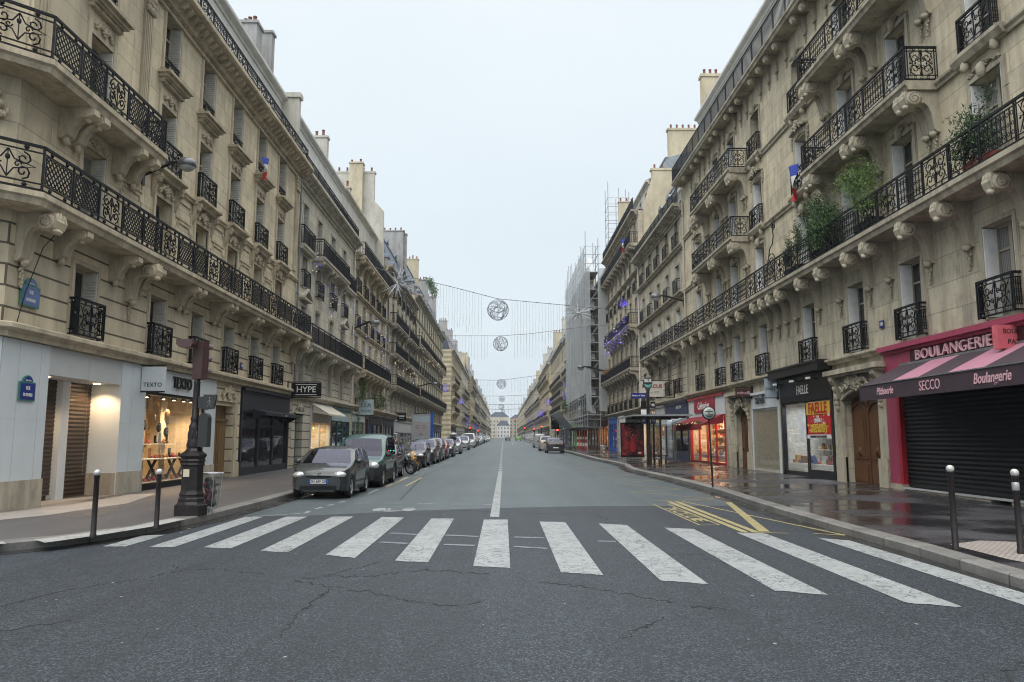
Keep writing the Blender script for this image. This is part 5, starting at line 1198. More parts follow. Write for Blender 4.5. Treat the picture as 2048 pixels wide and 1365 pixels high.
# ================================================================ vehicles
M['tyre'] = P_('tyre_rubber', (.014,.014,.014), .8); M['rim'] = P_('alloy_rim', (.45,.46,.47), .35, .6); M['hub'] = P_('hub_cap', (.50,.51,.52), .35, .4)
M['carglass'] = clear_glass('car_glass', (.30,.34,.42), .0, (.78,.80,1.0)); M['plast'] = P_('bumper_plastic', (.02,.022,.024), .55, 0, .2, 5); M['lens'] = P_('headlight_glass', (.55,.57,.58), .08, .3, .25, 25, 1)
M['tail'] = P_('tail_lamp', (.30,.01,.012), .15, 0, .3, 20, 1); M['plate'] = P_('number_plate', (.62,.63,.62), .4, 0, .03); M['amber'] = P_('amber_lens', (.6,.22,.03), .15)
M['interior'] = M['dark']
def carpaint(name, col, metal=.35):
    m, nt, b, _ = newmat(name); vec, x, y, z = obj_xyz(nt)
    dirt = mth(nt, 'MULTIPLY', ramp(nt, noise(nt, 3.5, 5, .7, vec), [(.4, 0.0), (.8, 1.0)]), .3)
    L(nt, mixc(nt, dirt, col, tuple(v*.6+.03 for v in col)), b.inputs['Base Color']); b.inputs['Metallic'].default_value = metal*.4; b.inputs['Roughness'].default_value = .35; b.inputs['Coat Weight'].default_value = .8; b.inputs['Coat Roughness'].default_value = .03; b.inputs['Coat IOR'].default_value = 1.42; return m
SH = {   # outline along the length: (u, top z fraction); u = 0 nose
 'hatch': dict(top=[(0,.44),(.02,.52),(.08,.585),(.17,.63),(.25,.665),(.33,.80),(.42,.945),(.5,.985),(.62,1),(.78,.985),(.88,.945),(.93,.84),(.975,.69),(1,.55)], cowl=.25, wtop=.42, rtop=.88, rbot=.965, belt=.665),
 'van':   dict(top=[(0,.36),(.02,.44),(.07,.49),(.15,.53),(.22,.56),(.27,.66),(.345,.88),(.4,.95),(.5,.985),(.8,1),(.955,.99),(.985,.9),(.995,.6),(1,.45)], cowl=.22, wtop=.36, rtop=.955, rbot=.99, belt=.56),
 'suv':   dict(top=[(0,.42),(.02,.52),(.08,.60),(.2,.645),(.27,.67),(.34,.80),(.42,.945),(.55,1),(.75,.985),(.87,.93),(.94,.80),(.985,.66),(1,.55)], cowl=.27, wtop=.43, rtop=.87, rbot=.96, belt=.66),
 'box':   dict(top=[(0,.36),(.03,.44),(.12,.50),(.18,.54),(.23,.68),(.3,.93),(.36,.985),(.6,1),(.97,1),(.99,.98),(1,.5)], cowl=.18, wtop=.30, rtop=.97, rbot=.992, belt=.54)}
def lerp_tab(tab, u):
    for (a, p), (c, q) in zip(tab[:-1], tab[1:]):
        if u <= c: return p + (q-p)*(u-a)/max(1e-6, c-a)
    return tab[-1][1]
def car(name, label, cat, x, y, kind, Ln, W, Hh, paint, front=-1, group=None, plate=None, rot=0, detail=True, roofbox=False, lowplast=False, blind=False, fog=False, reg=None):
    """origin on the ground under the middle; local +x is the front"""
    s = SH[kind]; hw = W/2; t = thing(name, label, cat, (x, y, gz(y)+.006), (-PI/2 if front < 0 else PI/2)+rot, group)
    wr = .30 if Hh < 1.6 else .315; xf, xr = Ln/2-Ln*.185, -Ln/2+Ln*.175; zw = wr-.01; zs = .2; arch = wr+.06
    us = sorted(set([0,.008,.02,.04,.06,.08,.12,.17,s['cowl'],s['cowl']+.02,(s['cowl']+s['wtop'])/2,s['wtop'],.45,.5,.555,.57,.62,.68,.72,.735,s['rtop']-.03,s['rtop'],(s['rtop']+s['rbot'])/2,s['rbot'],.985,.995,1] + [((Ln/2-xc_)+arch*math.cos(PI*k/10))/Ln for xc_ in (xf, xr) for k in range(11)]))
    us = [u for i, u in enumerate(us) if u <= 1 and (i == 0 or u-us[i-1] > .003)]
    rings = []
    for u in us:
        X = Ln/2 - u*Ln; zt = lerp_tab(s['top'], u)*Hh; bz = s['belt']*Hh*(1+.05*u); zb = min(bz, zt-.055)
        endt = max(0, 1-u/.12)**2.2*.26 + max(0, (u-.9)/.1)**2*.11; w = hw*(1-endt)
        gt = max(0, min(1, (zt-zb)/max(.01, Hh-bz))); za = zs + (.05 if u < .02 or u > .98 else 0)
        for xc_ in (xf, xr):
            dx = abs(X-xc_)
            if dx < arch: za = max(za, zw+math.sqrt(arch*arch-dx*dx))
        za = min(za, zb-.03); tw = hw*(.80 if kind in ('hatch','suv') else .86)
        wg = w*.965*(1-gt) + min(w, tw)*gt
        mid = za + (zb-za)*.45
        half = [(0,zs),(w*.74,zs),(w*.74,za),(w*.97,za),(w,mid),(w*.995,zb-(zb-za)*.12),(w*.96,zb),(w*.96*(1-gt)+wg*gt if gt else w*.9, zb+(zt-zb)*.86 if gt > .02 else zb+(zt-zb)*.5),(wg*.9*(1-.1*gt), zt-.02*gt),(wg*.55, zt+.012),(0, zt+.02)]
        rings.append([(X, yy, zz) for yy, zz in half] + [(X, -yy, zz) for yy, zz in half[-2:0:-1]])
    k = len(rings[0]); body, gl, wsn, rw = MB(), [MB(), MB()], MB(), MB(); lowb = MB()
    vs = [p for r_ in rings for p in r_]
    for i in range(len(rings)-1):
        u = (us[i]+us[i+1])/2
        for j in range(k):
            f = (i*k+j, i*k+(j+1)%k, (i+1)*k+(j+1)%k, (i+1)*k+j); jj = j if j < 10 else k-1-j
            side_ = 0 if j < 10 else 1; tgt = body; mi = 0
            pill = (kind in ('hatch','suv') and (.545 < u < .575 or .72 < u < .74)) or (kind in ('van','box') and (.5 < u < .52))
            if jj == 6 and s['cowl']+.02 < u < s['rtop']-.005 and not pill and not (blind and u > .5): tgt = gl[side_]
            elif jj in (8, 9) and s['cowl']+.003 < u < s['wtop']: tgt = wsn
            elif jj in (8, 9) and s['rtop'] < u < s['rbot'] and not (kind == 'box'): tgt = rw
            if tgt is body and jj in (2, 3, 4) and lowplast and (u < .1 or jj < 4): mi = 1
            if tgt is body and jj <= 2: mi = 1
            a = [vs[q] for q in f]; tgt.add(a, [(0,1,2,3)], mi, True)
    for r_, rev in ((rings[0], 0), (rings[-1], 1)): body.add(r_, [tuple(range(k))], 1 if lowplast else 0)
    bo = body.build('body', [paint, M['plast']], t)
    # weld so that it shades smooth
    import bmesh
    bm = bmesh.new(); bm.from_mesh(bo.data); bmesh.ops.remove_doubles(bm, verts=bm.verts, dist=.0008); bm.to_mesh(bo.data); bm.free()
    for g_, nm in ((gl[0], 'side_window'), (gl[1], 'side_window'), (wsn, 'windscreen'), (rw, 'rear_window')):
        if g_.v: g_.build(nm, [M['carglass']], t)
    it_ = MB(); bh = s['belt']*Hh
    it_.box(-Ln/2+Ln*.14, Ln/2-Ln*.20, -hw*.86, hw*.86, .3, bh-.16)
    for xx in (Ln*.02, -Ln*.2):
        for sd in (-1, 1): it_.box(xx-.08, xx+.08, sd*hw*.45-.22, sd*hw*.45+.22, bh-.16, bh+.14); it_.box(xx-.06, xx+.04, sd*hw*.45-.12, sd*hw*.45+.12, bh+.16, min(bh+.34, Hh-.12))
    it_.box(Ln/2-Ln*(s['cowl']+.10), Ln/2-Ln*(s['cowl']+.01), -hw*.84, hw*.84, bh-.2, bh-.02)
    it_.tube([(Ln/2-Ln*(s['cowl']+.125), hw*.45+.17*math.cos(a*PI/6), bh-.02+.17*math.sin(a*PI/6)) for a in range(12)], .014, 4, closed=True)
    it_.build('interior', [M['interior']], t)
    # wheels
    key = ('wheel', wr)
    if key not in MC:
        a, c = MB(), MB(); a.lathe([(wr-.1,-.09),(wr-.03,-.1),(wr,-.07),(wr,.07),(wr-.03,.1),(wr-.1,.09)], (0,0,0), 22, 0, ax='y', cap=False)
        c.lathe([(.0,.06),(.05,.075),(.07,.05),(wr-.12,.04),(wr-.105,.085),(wr-.09,.09),(wr-.09,-.09),(0,-.09)], (0,0,0), 20, 1, ax='y')
        for q in range(7):
            an = 2*PI*q/7; c.M = Matrix.Rotation(an, 4, 'Y'); c.prism([(.085,-.022),(wr-.125,-.052),(wr-.125,.052),(.085,.022)], 'y', .03, .054, 0)
        c.M = None; MC[key] = (a.mesh('tyre', [M['tyre']]), c.mesh('rim', [M['plast'], M['hub']]))
    for xc_ in (xf, xr):
        for sd in (-1, 1):
            w_ = link('wheel', None, t, (xc_, sd*(hw-.115), wr), 0 if sd > 0 else PI); link('tyre', MC[key][0], w_); link('rim', MC[key][1], w_)
    inner = MB()
    for xc_ in (xf, xr):
        for sd in (-1, 1): inner.box(xc_-arch, xc_+arch, sd*hw*.74-.02, sd*hw*.74+.02, .2, zw+arch)
    inner.build('wheel_arch', [M['dark']], t)
    nz = lerp_tab(s['top'], .05)*Hh
    for sd in (-1, 1):                                  # lamps and mirrors
        h_ = MB(); h_.ball((Ln/2-.16, sd*hw*.67, nz-.13), .19, .20, .10 if kind != 'van' else .13, 14, 10); h_.build('headlight', [M['lens']], t)
        m_ = MB(); m_.ball((Ln/2-Ln*(s['cowl']+.07), sd*(hw+.07), s['belt']*Hh+.06), .06, .10, .075, 8, 6); m_.box(Ln/2-Ln*(s['cowl']+.07)-.02, Ln/2-Ln*(s['cowl']+.07)+.02, min(sd*hw*.93, sd*(hw+.05)), max(sd*hw*.93, sd*(hw+.05)), s['belt']*Hh, s['belt']*Hh+.04); m_.build('wing_mirror', [M['plast'] if lowplast else paint], t)
        r_ = MB(); rz_ = lerp_tab(s['top'], .985)*Hh; r_.ball((-Ln/2+.08, sd*hw*.80, rz_*.92), .07, .09, .12 if kind in ('hatch','suv') else .2, 8, 6); r_.build('tail_light', [M['tail']], t)
        if detail:
            d_ = MB()
            for xx in (.12, -.75): d_.box(xx, xx+.13, min(sd*hw*.985, sd*(hw+.02)), max(sd*hw*.985, sd*(hw+.02)), s['belt']*Hh-.12, s['belt']*Hh-.085)
            d_.build('door_handle', [M['plast']], t)
            q_ = MB(); q_.box(-Ln*.30, Ln*.26, sd*(hw+.002)-.012, sd*(hw+.002)+.012, .40, .45); q_.build('side_trim', [M['plast']], t)
    fx_ = Ln/2
    f_ = MB(); f_.box(fx_-.12, fx_+.012, -hw*.42, hw*.42, nz-.2, nz-.155, 0); f_.box(fx_-.1, fx_+.014, -hw*.62, hw*.62, .25, .36, 0); f_.build('grille', [M['dark']], t)
    if fog:
        for sd in (-1, 1): q_ = MB(); q_.ball((fx_-.06, sd*hw*.70, .33), .05, .05, .045, 10, 6); q_.build('fog_lamp', [M['lens']], t)
    p_ = MB(); p_.box(fx_+.005, fx_+.022, -.26, .26, .42, .53, 0)
    if detail: p_.box(fx_+.0221, fx_+.0235, -.26, -.215, .42, .53, 1); p_.box(fx_+.0221, fx_+.0235, .215, .26, .42, .53, 1)
    p_.build('number_plate', [M['plate'], M['bluebright']], t)
    if reg: text(reg, .105, M['letter_k'], t, (fx_+.024, 0, .475), (PI/2, 0, PI/2), .001, sx=.9, bold=.003)
    p_ = MB(); p_.box(-fx_-.02, -fx_-.0, -.26, .26, .5, .61); p_.build('number_plate', [M['plate']], t)
    if roofbox: b_ = MB(); b_.ball((-.2, 0, Hh+.25), .95, .42, .2, 16, 10); b_.box(-.7, -.6, -.5, .5, Hh, Hh+.08); b_.box(.2, .3, -.5, .5, Hh, Hh+.08); b_.build('roof_box', [P_('roof_box_grey', (.40,.41,.42), .3)], t)
    return t
cp = lambda n, c, m=.35: carpaint(n, c, m)
GL = 'cars parked along the left kerb'; GR = 'cars parked along the right kerb'
blk, gry, slv, wht = cp('black_paint', (.012,.013,.015)), cp('dark_grey_paint', (.055,.06,.065)), cp('silver_paint', (.34,.36,.37), .6), cp('white_paint', (.55,.57,.58), 0)
t = car('parked_car', 'dark grey hatchback at the front of the parked row with number plate DN 609 DK', 'car', -5.12, 23.75, 'hatch', 3.78, 1.64, 1.42, cp('graphite_paint', (.026,.034,.038), .5), group=GL, fog=True, reg='DN 609 DK')
q_ = MB(); hz = lerp_tab(SH['hatch']['top'], .05)*1.42
q_.tube([(1.875,0,hz-.11),(1.875,.045,hz-.05),(1.865,0,hz+.01),(1.875,-.045,hz-.05)], .011, 5, closed=True); q_.build('badge', [M['hub']], t)
q_ = MB(); q_.box(.66, .72, -.3, .2, .985, 1.0); q_.tube([(.92,.45,.96),(.62,-.05,1.1)], .012, 4); q_.tube([(.92,-.1,.96),(.66,-.55,1.08)], .012, 4); q_.build('wiper', [M['dark']], t)
car('parked_van', 'teal green leisure van parked behind the grey hatchback', 'van', -4.97, 28.55, 'van', 4.1, 1.72, 1.82, cp('teal_paint', (.008,.075,.065), .2), group=GL, lowplast=True)
car('parked_car', 'dark violet grey car parked behind the teal van beside the scooters', 'car', -5.15, 33.0, 'hatch', 3.7, 1.62, 1.42, cp('violet_grey_paint', (.035,.034,.045)), group=GL)
car('parked_car', 'black hatchback parked just behind the yellow scooter', 'car', -5.1, 44.9, 'hatch', 3.9, 1.66, 1.44, blk, group=GL)
car('parked_car', 'black car with large slanted headlights, second behind the yellow scooter', 'car', -5.05, 50.3, 'suv', 4.2, 1.74, 1.56, cp('charcoal_car_paint', (.03,.032,.035)), group=GL)
car('parked_car', 'dark car squeezed in before the red car', 'car', -5.05, 55.2, 'suv', 4.1, 1.74, 1.6, gry, group=GL)
car('parked_car', 'red car in the left parked row', 'car', -5.05, 60.4, 'hatch', 3.9, 1.66, 1.42, cp('red_car_paint', (.26,.012,.02)), group=GL)
car('parked_car', 'dark grey car behind the red car', 'car', -5.0, 67.3, 'hatch', 4.2, 1.72, 1.5, gry, group=GL)
car('parked_car', 'silver off-road car with a grey roof box', 'car', -5.0, 78.0, 'suv', 4.4, 1.8, 1.62, slv, group=GL, roofbox=True)
car('parked_car', 'silver grey car between the roof box car and the white van', 'car', -5.1, 99, 'suv', 4.4, 1.78, 1.75, slv, group=GL, detail=False)
car('parked_van', 'white panel van in the left parked row', 'van', -5.1, 116, 'box', 4.9, 1.95, 2.15, wht, group=GL, detail=False, blind=True)
for i, (y, kd, pt, lb) in enumerate(((128,'hatch',blk,'black car right behind the white panel van'),(139,'suv',blk,'second black car behind the white panel van'),(151,'hatch',slv,'small silver car past the black pair'),(160,'suv',wht,'white high car past the small silver one'),(172,'hatch',gry,'grey car ahead of the side street, far left row'),(186,'suv',blk,'black high car far down the left row'),(204,'hatch',slv,'pale car far down the left row'),(226,'suv',wht,'white car in a far gap of the left row'),(252,'hatch',wht,'last white car one can make out on the left'))):
    car('parked_car', lb, 'car', -5.1, y, kd, 4.1, 1.72, 1.5 if kd == 'hatch' else 1.7, pt, group=GL, detail=False)
car('parked_car', 'black coupe style car seen from behind, first in the right parked row', 'car', 5.3, 80.7, 'suv', 4.5, 1.86, 1.56, blk, front=1, group=GR)
car('parked_car', 'beige car half hidden behind the black coupe', 'car', 5.1, 92.5, 'hatch', 4.2, 1.75, 1.72, cp('beige_paint', (.36,.33,.28), .4), front=1, group=GR)
car('parked_car', 'burgundy people carrier with pale roof in the right parked row', 'car', 5.55, 101.5, 'van', 4.3, 1.75, 1.75, cp('burgundy_paint', (.10,.012,.02)), front=1, group=GR, detail=False)
car('parked_van', 'silver grey van with closed rear in the right parked row', 'van', 5.5, 118.5, 'box', 4.9, 1.9, 1.98, slv, front=1, group=GR, detail=False, blind=True)
car('driving_car', 'small dark car waiting under the far traffic lights', 'car', 1.6, 262, 'hatch', 4, 1.7, 1.5, blk, front=1, detail=False)
car('driving_car', 'green car driving away in the far right lane', 'car', 5.4, 275, 'hatch', 4, 1.7, 1.6, M['green'], front=1, detail=False)

# scooters --------------------------------------------------------
def scooter(label, x, y, rz, body, big=True, screen=True):
    t = thing('motor_scooter', label, 'scooter', (x, y, gz(y)+.006), rz, 'scooters parked side by side')
    wr = .3 if big else .25
    for xx in (.72, -.68):
        w = MB(); w.lathe([(wr-.07,-.06),(wr-.01,-.055),(wr,0),(wr-.01,.055),(wr-.07,.06)], (0,0,0), 18, 0, ax='y', cap=False); w.lathe([(wr-.09,-.035),(wr-.065,-.045),(wr-.065,.045),(wr-.09,.035)], (0,0,0), 18, 1, ax='y', cap=False)
        for q in range(5): w.M = Matrix.Rotation(2*PI*q/5, 4, 'Y'); w.box(.03, wr-.07, -.02, .02, -.015, .015, 1)
        w.M = None; w.ball((0,0,0), .05, .07, .05, 8, 6, 1); w.build('wheel', [M['tyre'], M['rim']], t, (xx, 0, wr))
    f = MB(); 
    for sd in (-.08, .08): f.tube([(.74,sd,wr),(.52,sd*.8,.75),(.45,0,.95)], .022, 6, 1)
    f.tube([(.5,-.36,1.02),(.42,-.2,1.05),(.4,0,1.0),(.42,.2,1.05),(.5,.36,1.02)], .016, 5, 1)
    f.prism([(.9,wr+.02),(.84,wr+.14),(.72,wr+.19),(.58,wr+.15),(.5,wr+.05),(.58,wr+.1),(.72,wr+.13),(.84,wr+.08)], 'y', -.07, .07, 0)
    f.build('front_fork', [body, M['plast']], t)
    b_ = MB()
    sect = [(.62,.5,.12,.62),(.56,.42,.2,.9),(.45,.30,.21,1.0),(.33,.28,.2,.82),(.2,.22,.2,.42),(.0,.2,.2,.38),(-.15,.24,.2,.55),(-.3,.35,.2,.70),(-.6,.45,.18,.76),(-.85,.55,.13,.78),(-1.0,.62,.06,.74)]
    vs = []; n = 10
    for xx, zlo, hw, zhi in sect:
        for j in range(n):
            a = 2*PI*j/n; vs.append((xx, hw*math.cos(a), (zlo+zhi)/2 + (zhi-zlo)/2*math.sin(a)))
    b_.add(vs, [(i*n+j, i*n+(j+1)%n, (i+1)*n+(j+1)%n, (i+1)*n+j) for i in range(len(sect)-1) for j in range(n)] + [tuple(range(n)), tuple(range((len(sect)-1)*n, len(sect)*n))], 0, True); b_.build('body', [body], t)
    s_ = MB(); s_.ball((-.45, 0, .78), .42, .15, .07, 12, 8); s_.ball((-.9, 0, .95), .16, .17, .14, 10, 7) if big else None; s_.build('seat', [M['plast']], t)
    h = MB(); h.ball((.6, 0, .78), .06, .11, .08, 10, 6); h.build('headlight', [M['lens']], t)
    for sd in (-1, 1): m_ = MB(); m_.tube([(.45,sd*.25,1.05),(.42,sd*.32,1.22)], .009, 4); m_.ball((.42, sd*.33, 1.26), .02, .06, .045, 8, 5); m_.build('mirror', [M['plast']], t)
    if screen: g_ = MB(); g_.prism([(.56,.92),(.575,.92),(.33,1.5),(.315,1.5)], 'y', -.22, .22); g_.build('windscreen', [clear_glass('scooter_screen', (.75,.78,.8), .3)], t)
    return t
t1 = scooter('big dark scooter with a tall clear windscreen standing behind the violet grey car', -4.85, 36.1, -.55, P_('scooter_black', (.02,.02,.022), .25, 0, .2, 4, .5)); t1.scale = (1.1,1.1,1.1)
scooter('dark scooter between the tall screened scooter and the yellow one', -5.0, 37.6, -.5, P_('scooter_charcoal', (.03,.032,.035), .3, 0, .2, 4, .5))
scooter('yellow scooter parked beside the black hatchback', -4.95, 39.6, -.45, P_('scooter_yellow', (.55,.27,.03), .3, 0, .15, 4, .5), False, False)
# ================================================================ street furniture
M['cast'] = P_('cast_iron_brown_black', (.022,.018,.018), .42, .4, .4, 10, 0, .3); M['maroon'] = P_('signal_housing_maroon', (.060,.030,.030), .5, 0, .2, 4); M['chrome'] = P_('worn_white_ball', (.50,.49,.47), .3, .2, .3, 20)
def bollard(label, x, y, h, ballm, tilt=0):
    t = thing('bollard', label, 'bollard', (x, y, gz(y)+.14), 0, 'bollards at the crossing'); p = MB(); p.lathe([(.05,0),(.05,.05),(.043,.06),(.040,h-.13),(.046,h-.12),(.046,h-.08)], n=12); p.build('post', [M['cast']], t)
    c = MB(); c.lathe([(.03,h-.09),(.03,h-.07)], n=10); c.ball((0,0,h-.04), .055, .055, .055, 14, 10); c.build('ball_top', [ballm], t); t.rotation_euler = (0, tilt, 0); return t
bollard('black bollard with a shiny ball nearest the left corner', -6.52, 12.7, 1.06, M['hub'])
bollard('black bollard with a white ball beside the big cast iron post', -6.05, 13.9, 1.02, M['chrome'])
bollard('brown bollard with a white ball beside the tactile paving', 6.42, 11.2, 1.18, M['chrome'])
bb = bollard('bollard with a silver band cut by the right edge of the picture', 7.12, 10.85, 1.14, M['chrome']); c = MB(); c.lathe([(.042,.86),(.047,.87),(.047,.96),(.042,.97)], n=12); c.build('silver_band', [M['rim']], bb)
# traffic light on an old cast iron column
X0, Y0_ = -6.42, 16.32; t = thing('traffic_light', 'traffic light seen from behind on a massive ornate cast iron base', 'traffic light', (X0, Y0_, gz(Y0_)+.14))
mb = MB(); mb.lathe([(.34,0),(.34,.2),(.30,.22),(.27,.27),(.27,.33),(.245,.36),(.245,.40),(.26,.42),(.24,.46),(.225,.5),(.22,.98),(.25,1.02),(.235,1.06),(.26,1.1),(.24,1.14),(.28,1.2),(.27,1.24),(.18,1.3),(.14,1.36)], n=8, sm=False)
mb.build('base', [M['cast']], t); mb = MB(); mb.lathe([(.14,1.36),(.15,1.42),(.13,1.5),(.115,1.75),(.12,1.8),(.09,1.86),(.085,1.92),(.1,1.96),(.07,2.02),(.065,2.7),(.07,2.72),(.055,2.76),(.055,2.9)], n=14)
for q in range(8):
    a = q*PI/4; mb.ball((.115*math.cos(a), .115*math.sin(a), 1.62), .03, .03, .1, 6, 5)
mb.build('column', [M['cast']], t)
def signal_head(t, zc, w, h, d, n, x=0, face=1, visor=.2, mat=None):
    p = MB(); p.box(x-w/2, x+w/2, -d/2, d/2, zc-h/2, zc+h/2); p.box(x-w/2-.015, x+w/2+.015, -.02, .02, zc-h/2-.015, zc+h/2+.015)
    r = w*.36
    for i in range(n):
        z = zc + h/2 - h/n*(i+.5); a0, a1 = -.2, PI+.2; k = 10
        for j in range(k):
            aa, ab = a0+(a1-a0)*j/k, a0+(a1-a0)*(j+1)/k
            p.quad((x+r*math.cos(aa), face*d/2, z+r*math.sin(aa)), (x+r*math.cos(ab), face*d/2, z+r*math.sin(ab)), (x+r*math.cos(ab), face*(d/2+visor*(.5+.5*max(0,math.sin(ab)))), z+r*math.sin(ab)), (x+r*math.cos(aa), face*(d/2+visor*(.5+.5*max(0,math.sin(aa)))), z+r*math.sin(aa)))
    return p.build('signal_head', [mat or M['maroon']], t)
sh = signal_head(t, 3.18, .30, .78, .16, 3); sh.rotation_euler = (0, 0, -.55); sh.location = (.05, 0, 0)
q = MB(); q.box(-.3, -.05, -.14, .06, 3.44, 3.6); q.prism([(-.36,3.6),(-.02,3.6),(-.02,3.5),(-.06,3.44),(-.3,3.44),(-.36,3.5)], 'y', -.3, -.14); q.build('side_signal', [M['maroon']], t)
ps = MB(); ps.box(.08, .26, -.1, .1, 2.18, 2.42); ps.prism([(.2,2.14),(.42,2.17),(.46,2.46),(.2,2.46)], 'y', -.14, -.05); ps.tube([(0,0,2.3),(.1,0,2.3)], .03, 6); pso = ps.build('pedestrian_signal', [M['plast']], t)
ps = MB(); ps.ball((.33, -.145, 2.39), .016, .006, .018, 8, 5); ps.tube([(.33,-.145,2.36),(.33,-.145,2.29)], .01, 5)
for a in (-.04, .04): ps.tube([(.33,-.145,2.29),(.33+a,-.145,2.21)], .008, 5); ps.tube([(.33,-.145,2.35),(.33+a,-.145,2.29)], .007, 5)
ps.build('walking_figure', [M['lead']], pso)
cb_ = MB(); cb_.box(.11, .30, -.11, .11, 1.38, 1.98); cb_.lathe([(.1,-.095),(.1,.095)], (.205, 0, 1.98), 14, 0, ax='y'); cb_.build('control_box', [M['plast']], t)
st_ = MB(); st_.box(-.09, .03, -.252, -.235, .78, .93); sto = st_.build('sticker', [P_('cream_sticker', (.55,.50,.36))], t)
# litter bin frames with clear sacks
def bin_sack(label, x, y, h, fill, pole=True, cast=False):
    t = thing('litter_bin', label, 'litter bin', (x, y, gz(y)+.14), 0, 'public litter bins with clear sacks'); f = MB()
    f.tube([(.23*math.cos(a*PI/8), .23*math.sin(a*PI/8), h) for a in range(16)], .02, 5, closed=True)
    for a in range(6): f.tube([(.23*math.cos(a*PI/3), .23*math.sin(a*PI/3), h), (.2*math.cos(a*PI/3), .2*math.sin(a*PI/3), h*.45), (.12*math.cos(a*PI/3), .12*math.sin(a*PI/3), .08)], .009, 4)
    f.tube([(.12*math.cos(a*PI/8), .12*math.sin(a*PI/8), .08) for a in range(16)], .012, 4, closed=True); f.lathe([(.05,0),(.05,.1)], n=8); f.build('frame', [M['rim']], t)
    s_ = MB(); n = 14; prof = [(.03,.14),(.15,.17),(.185,.3),(.17,.45),(.2,.6),(.19,h-.12),(.225,h-.01),(.25,h+.01),(.245,h-.07)]; s_.lathe(prof, n=n); s_.v = [(a*R.uniform(.9,1.1), c_*R.uniform(.9,1.1), z) for a, c_, z in s_.v]; s_.build('sack', [clear_sack], t)
    g_ = MB(); zz = .17
    for k in range(26): g_.ball((R.uniform(-.08,.08), R.uniform(-.08,.08), zz+R.uniform(0, h*.62)), R.uniform(.04,.1), R.uniform(.04,.1), R.uniform(.04,.09), 6, 5, k % 3, .3)
    g_.build('rubbish', fill, t); return t
m, nt, b_, out = newmat('clear_sack'); b_.inputs['Base Color'].default_value = (.3,.3,.28,1); b_.inputs['Roughness'].default_value = .2; b_.inputs['Alpha'].default_value = .2; clear_sack = m
bin_sack('clear sack of dark and pink rubbish behind the cast iron base', -6.2, 16.8, .82, [P_('rubbish_dark_green', (.02,.05,.04)), P_('rubbish_pink', (.20,.04,.07)), M['dark']])
bin_sack('litter bin with a beige sack standing alone near the bus shelter', 6.95, 54.2, .92, [P_('rubbish_beige', (.45,.38,.28)), P_('rubbish_brown', (.2,.15,.1)), M['grey']])
# round sign on a pole
t = thing('round_sign', 'small round white notice on a thin leaning pole at the right kerb', 'sign', (6.62, 24.76, gz(24.76)+.14)); t.rotation_euler = (0, -.025, 0)
p = MB(); p.tube([(0,0,0),(0,0,2.3)], .032, 8); p.build('pole', [M['cast']], t); p = MB(); p.lathe([(0,-.05),(.205,-.05),(.22,-.03),(.22,-.01),(0,-.01)], (0,0,2.33), 24, 0, ax='y'); p.build('rim', [M['cast']], t)
p = MB(); p.lathe([(0,-.056),(.185,-.056),(.185,-.051)], (0,0,2.33), 24, 0, ax='y'); p.build('disc', [P_('sign_disc_pale', (.42,.47,.45))], t)
p = MB()
for k, (w_, z_) in enumerate(((.05,2.43),(.12,2.38),(.04,2.33),(.12,2.27),(.08,2.23))): p.box(-w_, w_, -.06, -.057, z_-.014, z_+.014)
p.build('lettering', [M['letter_k']], t)
# bus stop and shelter
bx, by = 8.42, 45.0; t = thing('bus_stop_sign', 'tall bus stop pole with round BUS disc and blue route boards', 'bus stop', (bx, by, gz(by)+.14))
p = MB(); p.tube([(0,0,0),(0,0,4.3)], .09, 10); p.box(-.13, .13, -.1, .1, 0, 1.2); p.build('pole', [M['cast']], t)
p = MB(); p.lathe([(0,-.09),(.27,-.09),(.28,0),(.27,.06),(0,.06)], (0,0,4.72), 24, 0, ax='y'); p.prism([(-.25,4.6),(.25,4.6),(.07,4.15),(-.07,4.15)], 'y', -.085, .05, 0); p.prism([(-.22,4.62),(-.12,4.57),(0,4.55),(.12,4.57),(.22,4.62),(.16,4.46),(0,4.38),(-.16,4.46)], 'y', -.1, -.091, 1); p.build('disc', [P_('disc_dark', (.03,.045,.05)), P_('disc_teal', (.12,.42,.38))], t)
text('BUS', .24, M['letter_w'], t, (0, -.105, 4.78), ext=.004, bold=.01)
p = MB(); p.box(-1.0, -.1, -.04, .04, 3.78, 4.08); p.build('name_board', [P_('royal_blue', (.015,.022,.19), .4)], t); text('Rennes - d\' Assas', .125, M['letter_w'], t, (-.55, -.046, 3.93), ext=.003, bold=.003, sx=.85)
p = MB(); rb_ = [P_('route_blue', (.03,.03,.18)), M['white'], P_('route_brown', (.16,.08,.02)), M['dark']]
for xa_, xb_, za_, zb_, k_ in ((-.42,-.12,3.2,3.6,3),(-.42,-.12,2.75,3.12,1),(-.42,-.12,2.3,2.68,0),(.14,.42,3.2,3.56,3),(.14,.42,2.75,3.12,2),(.14,.42,2.3,2.68,0)): p = MB(); p.box(xa_, xb_, -.04, .04, za_, zb_); p.build('route_board', [rb_[k_]], t)
for s_, xx, zz in (('95', .28, 3.38), ('94', .28, 2.93), ('96', .28, 2.48), ('83', -.27, 2.48)): text(s_, .19, M['letter_w'], t, (xx, -.046, zz), ext=.003, bold=.006)
t = thing('bus_shelter', 'glass bus shelter with a red poster panel', 'bus shelter', (9.3, 46.5, gz(46.5)+.14)); gg = .0
p = MB(); p.prism([(-1.9,2.72),(1.5,2.72),(1.6,2.79),(1.5,2.84),(-1.9,2.80)], 'y', -2.2, 2.3); p.build('roof', [P_('shelter_roof', (.30,.33,.33), .3, .2)], t)
p = MB()
for yy in (-2.0, 0, 2.1): p.box(-.35, -.25, yy-.05, yy+.05, 0, 2.72); p.box(-1.6, 1.2, yy-.03, yy+.03, 2.62, 2.72)
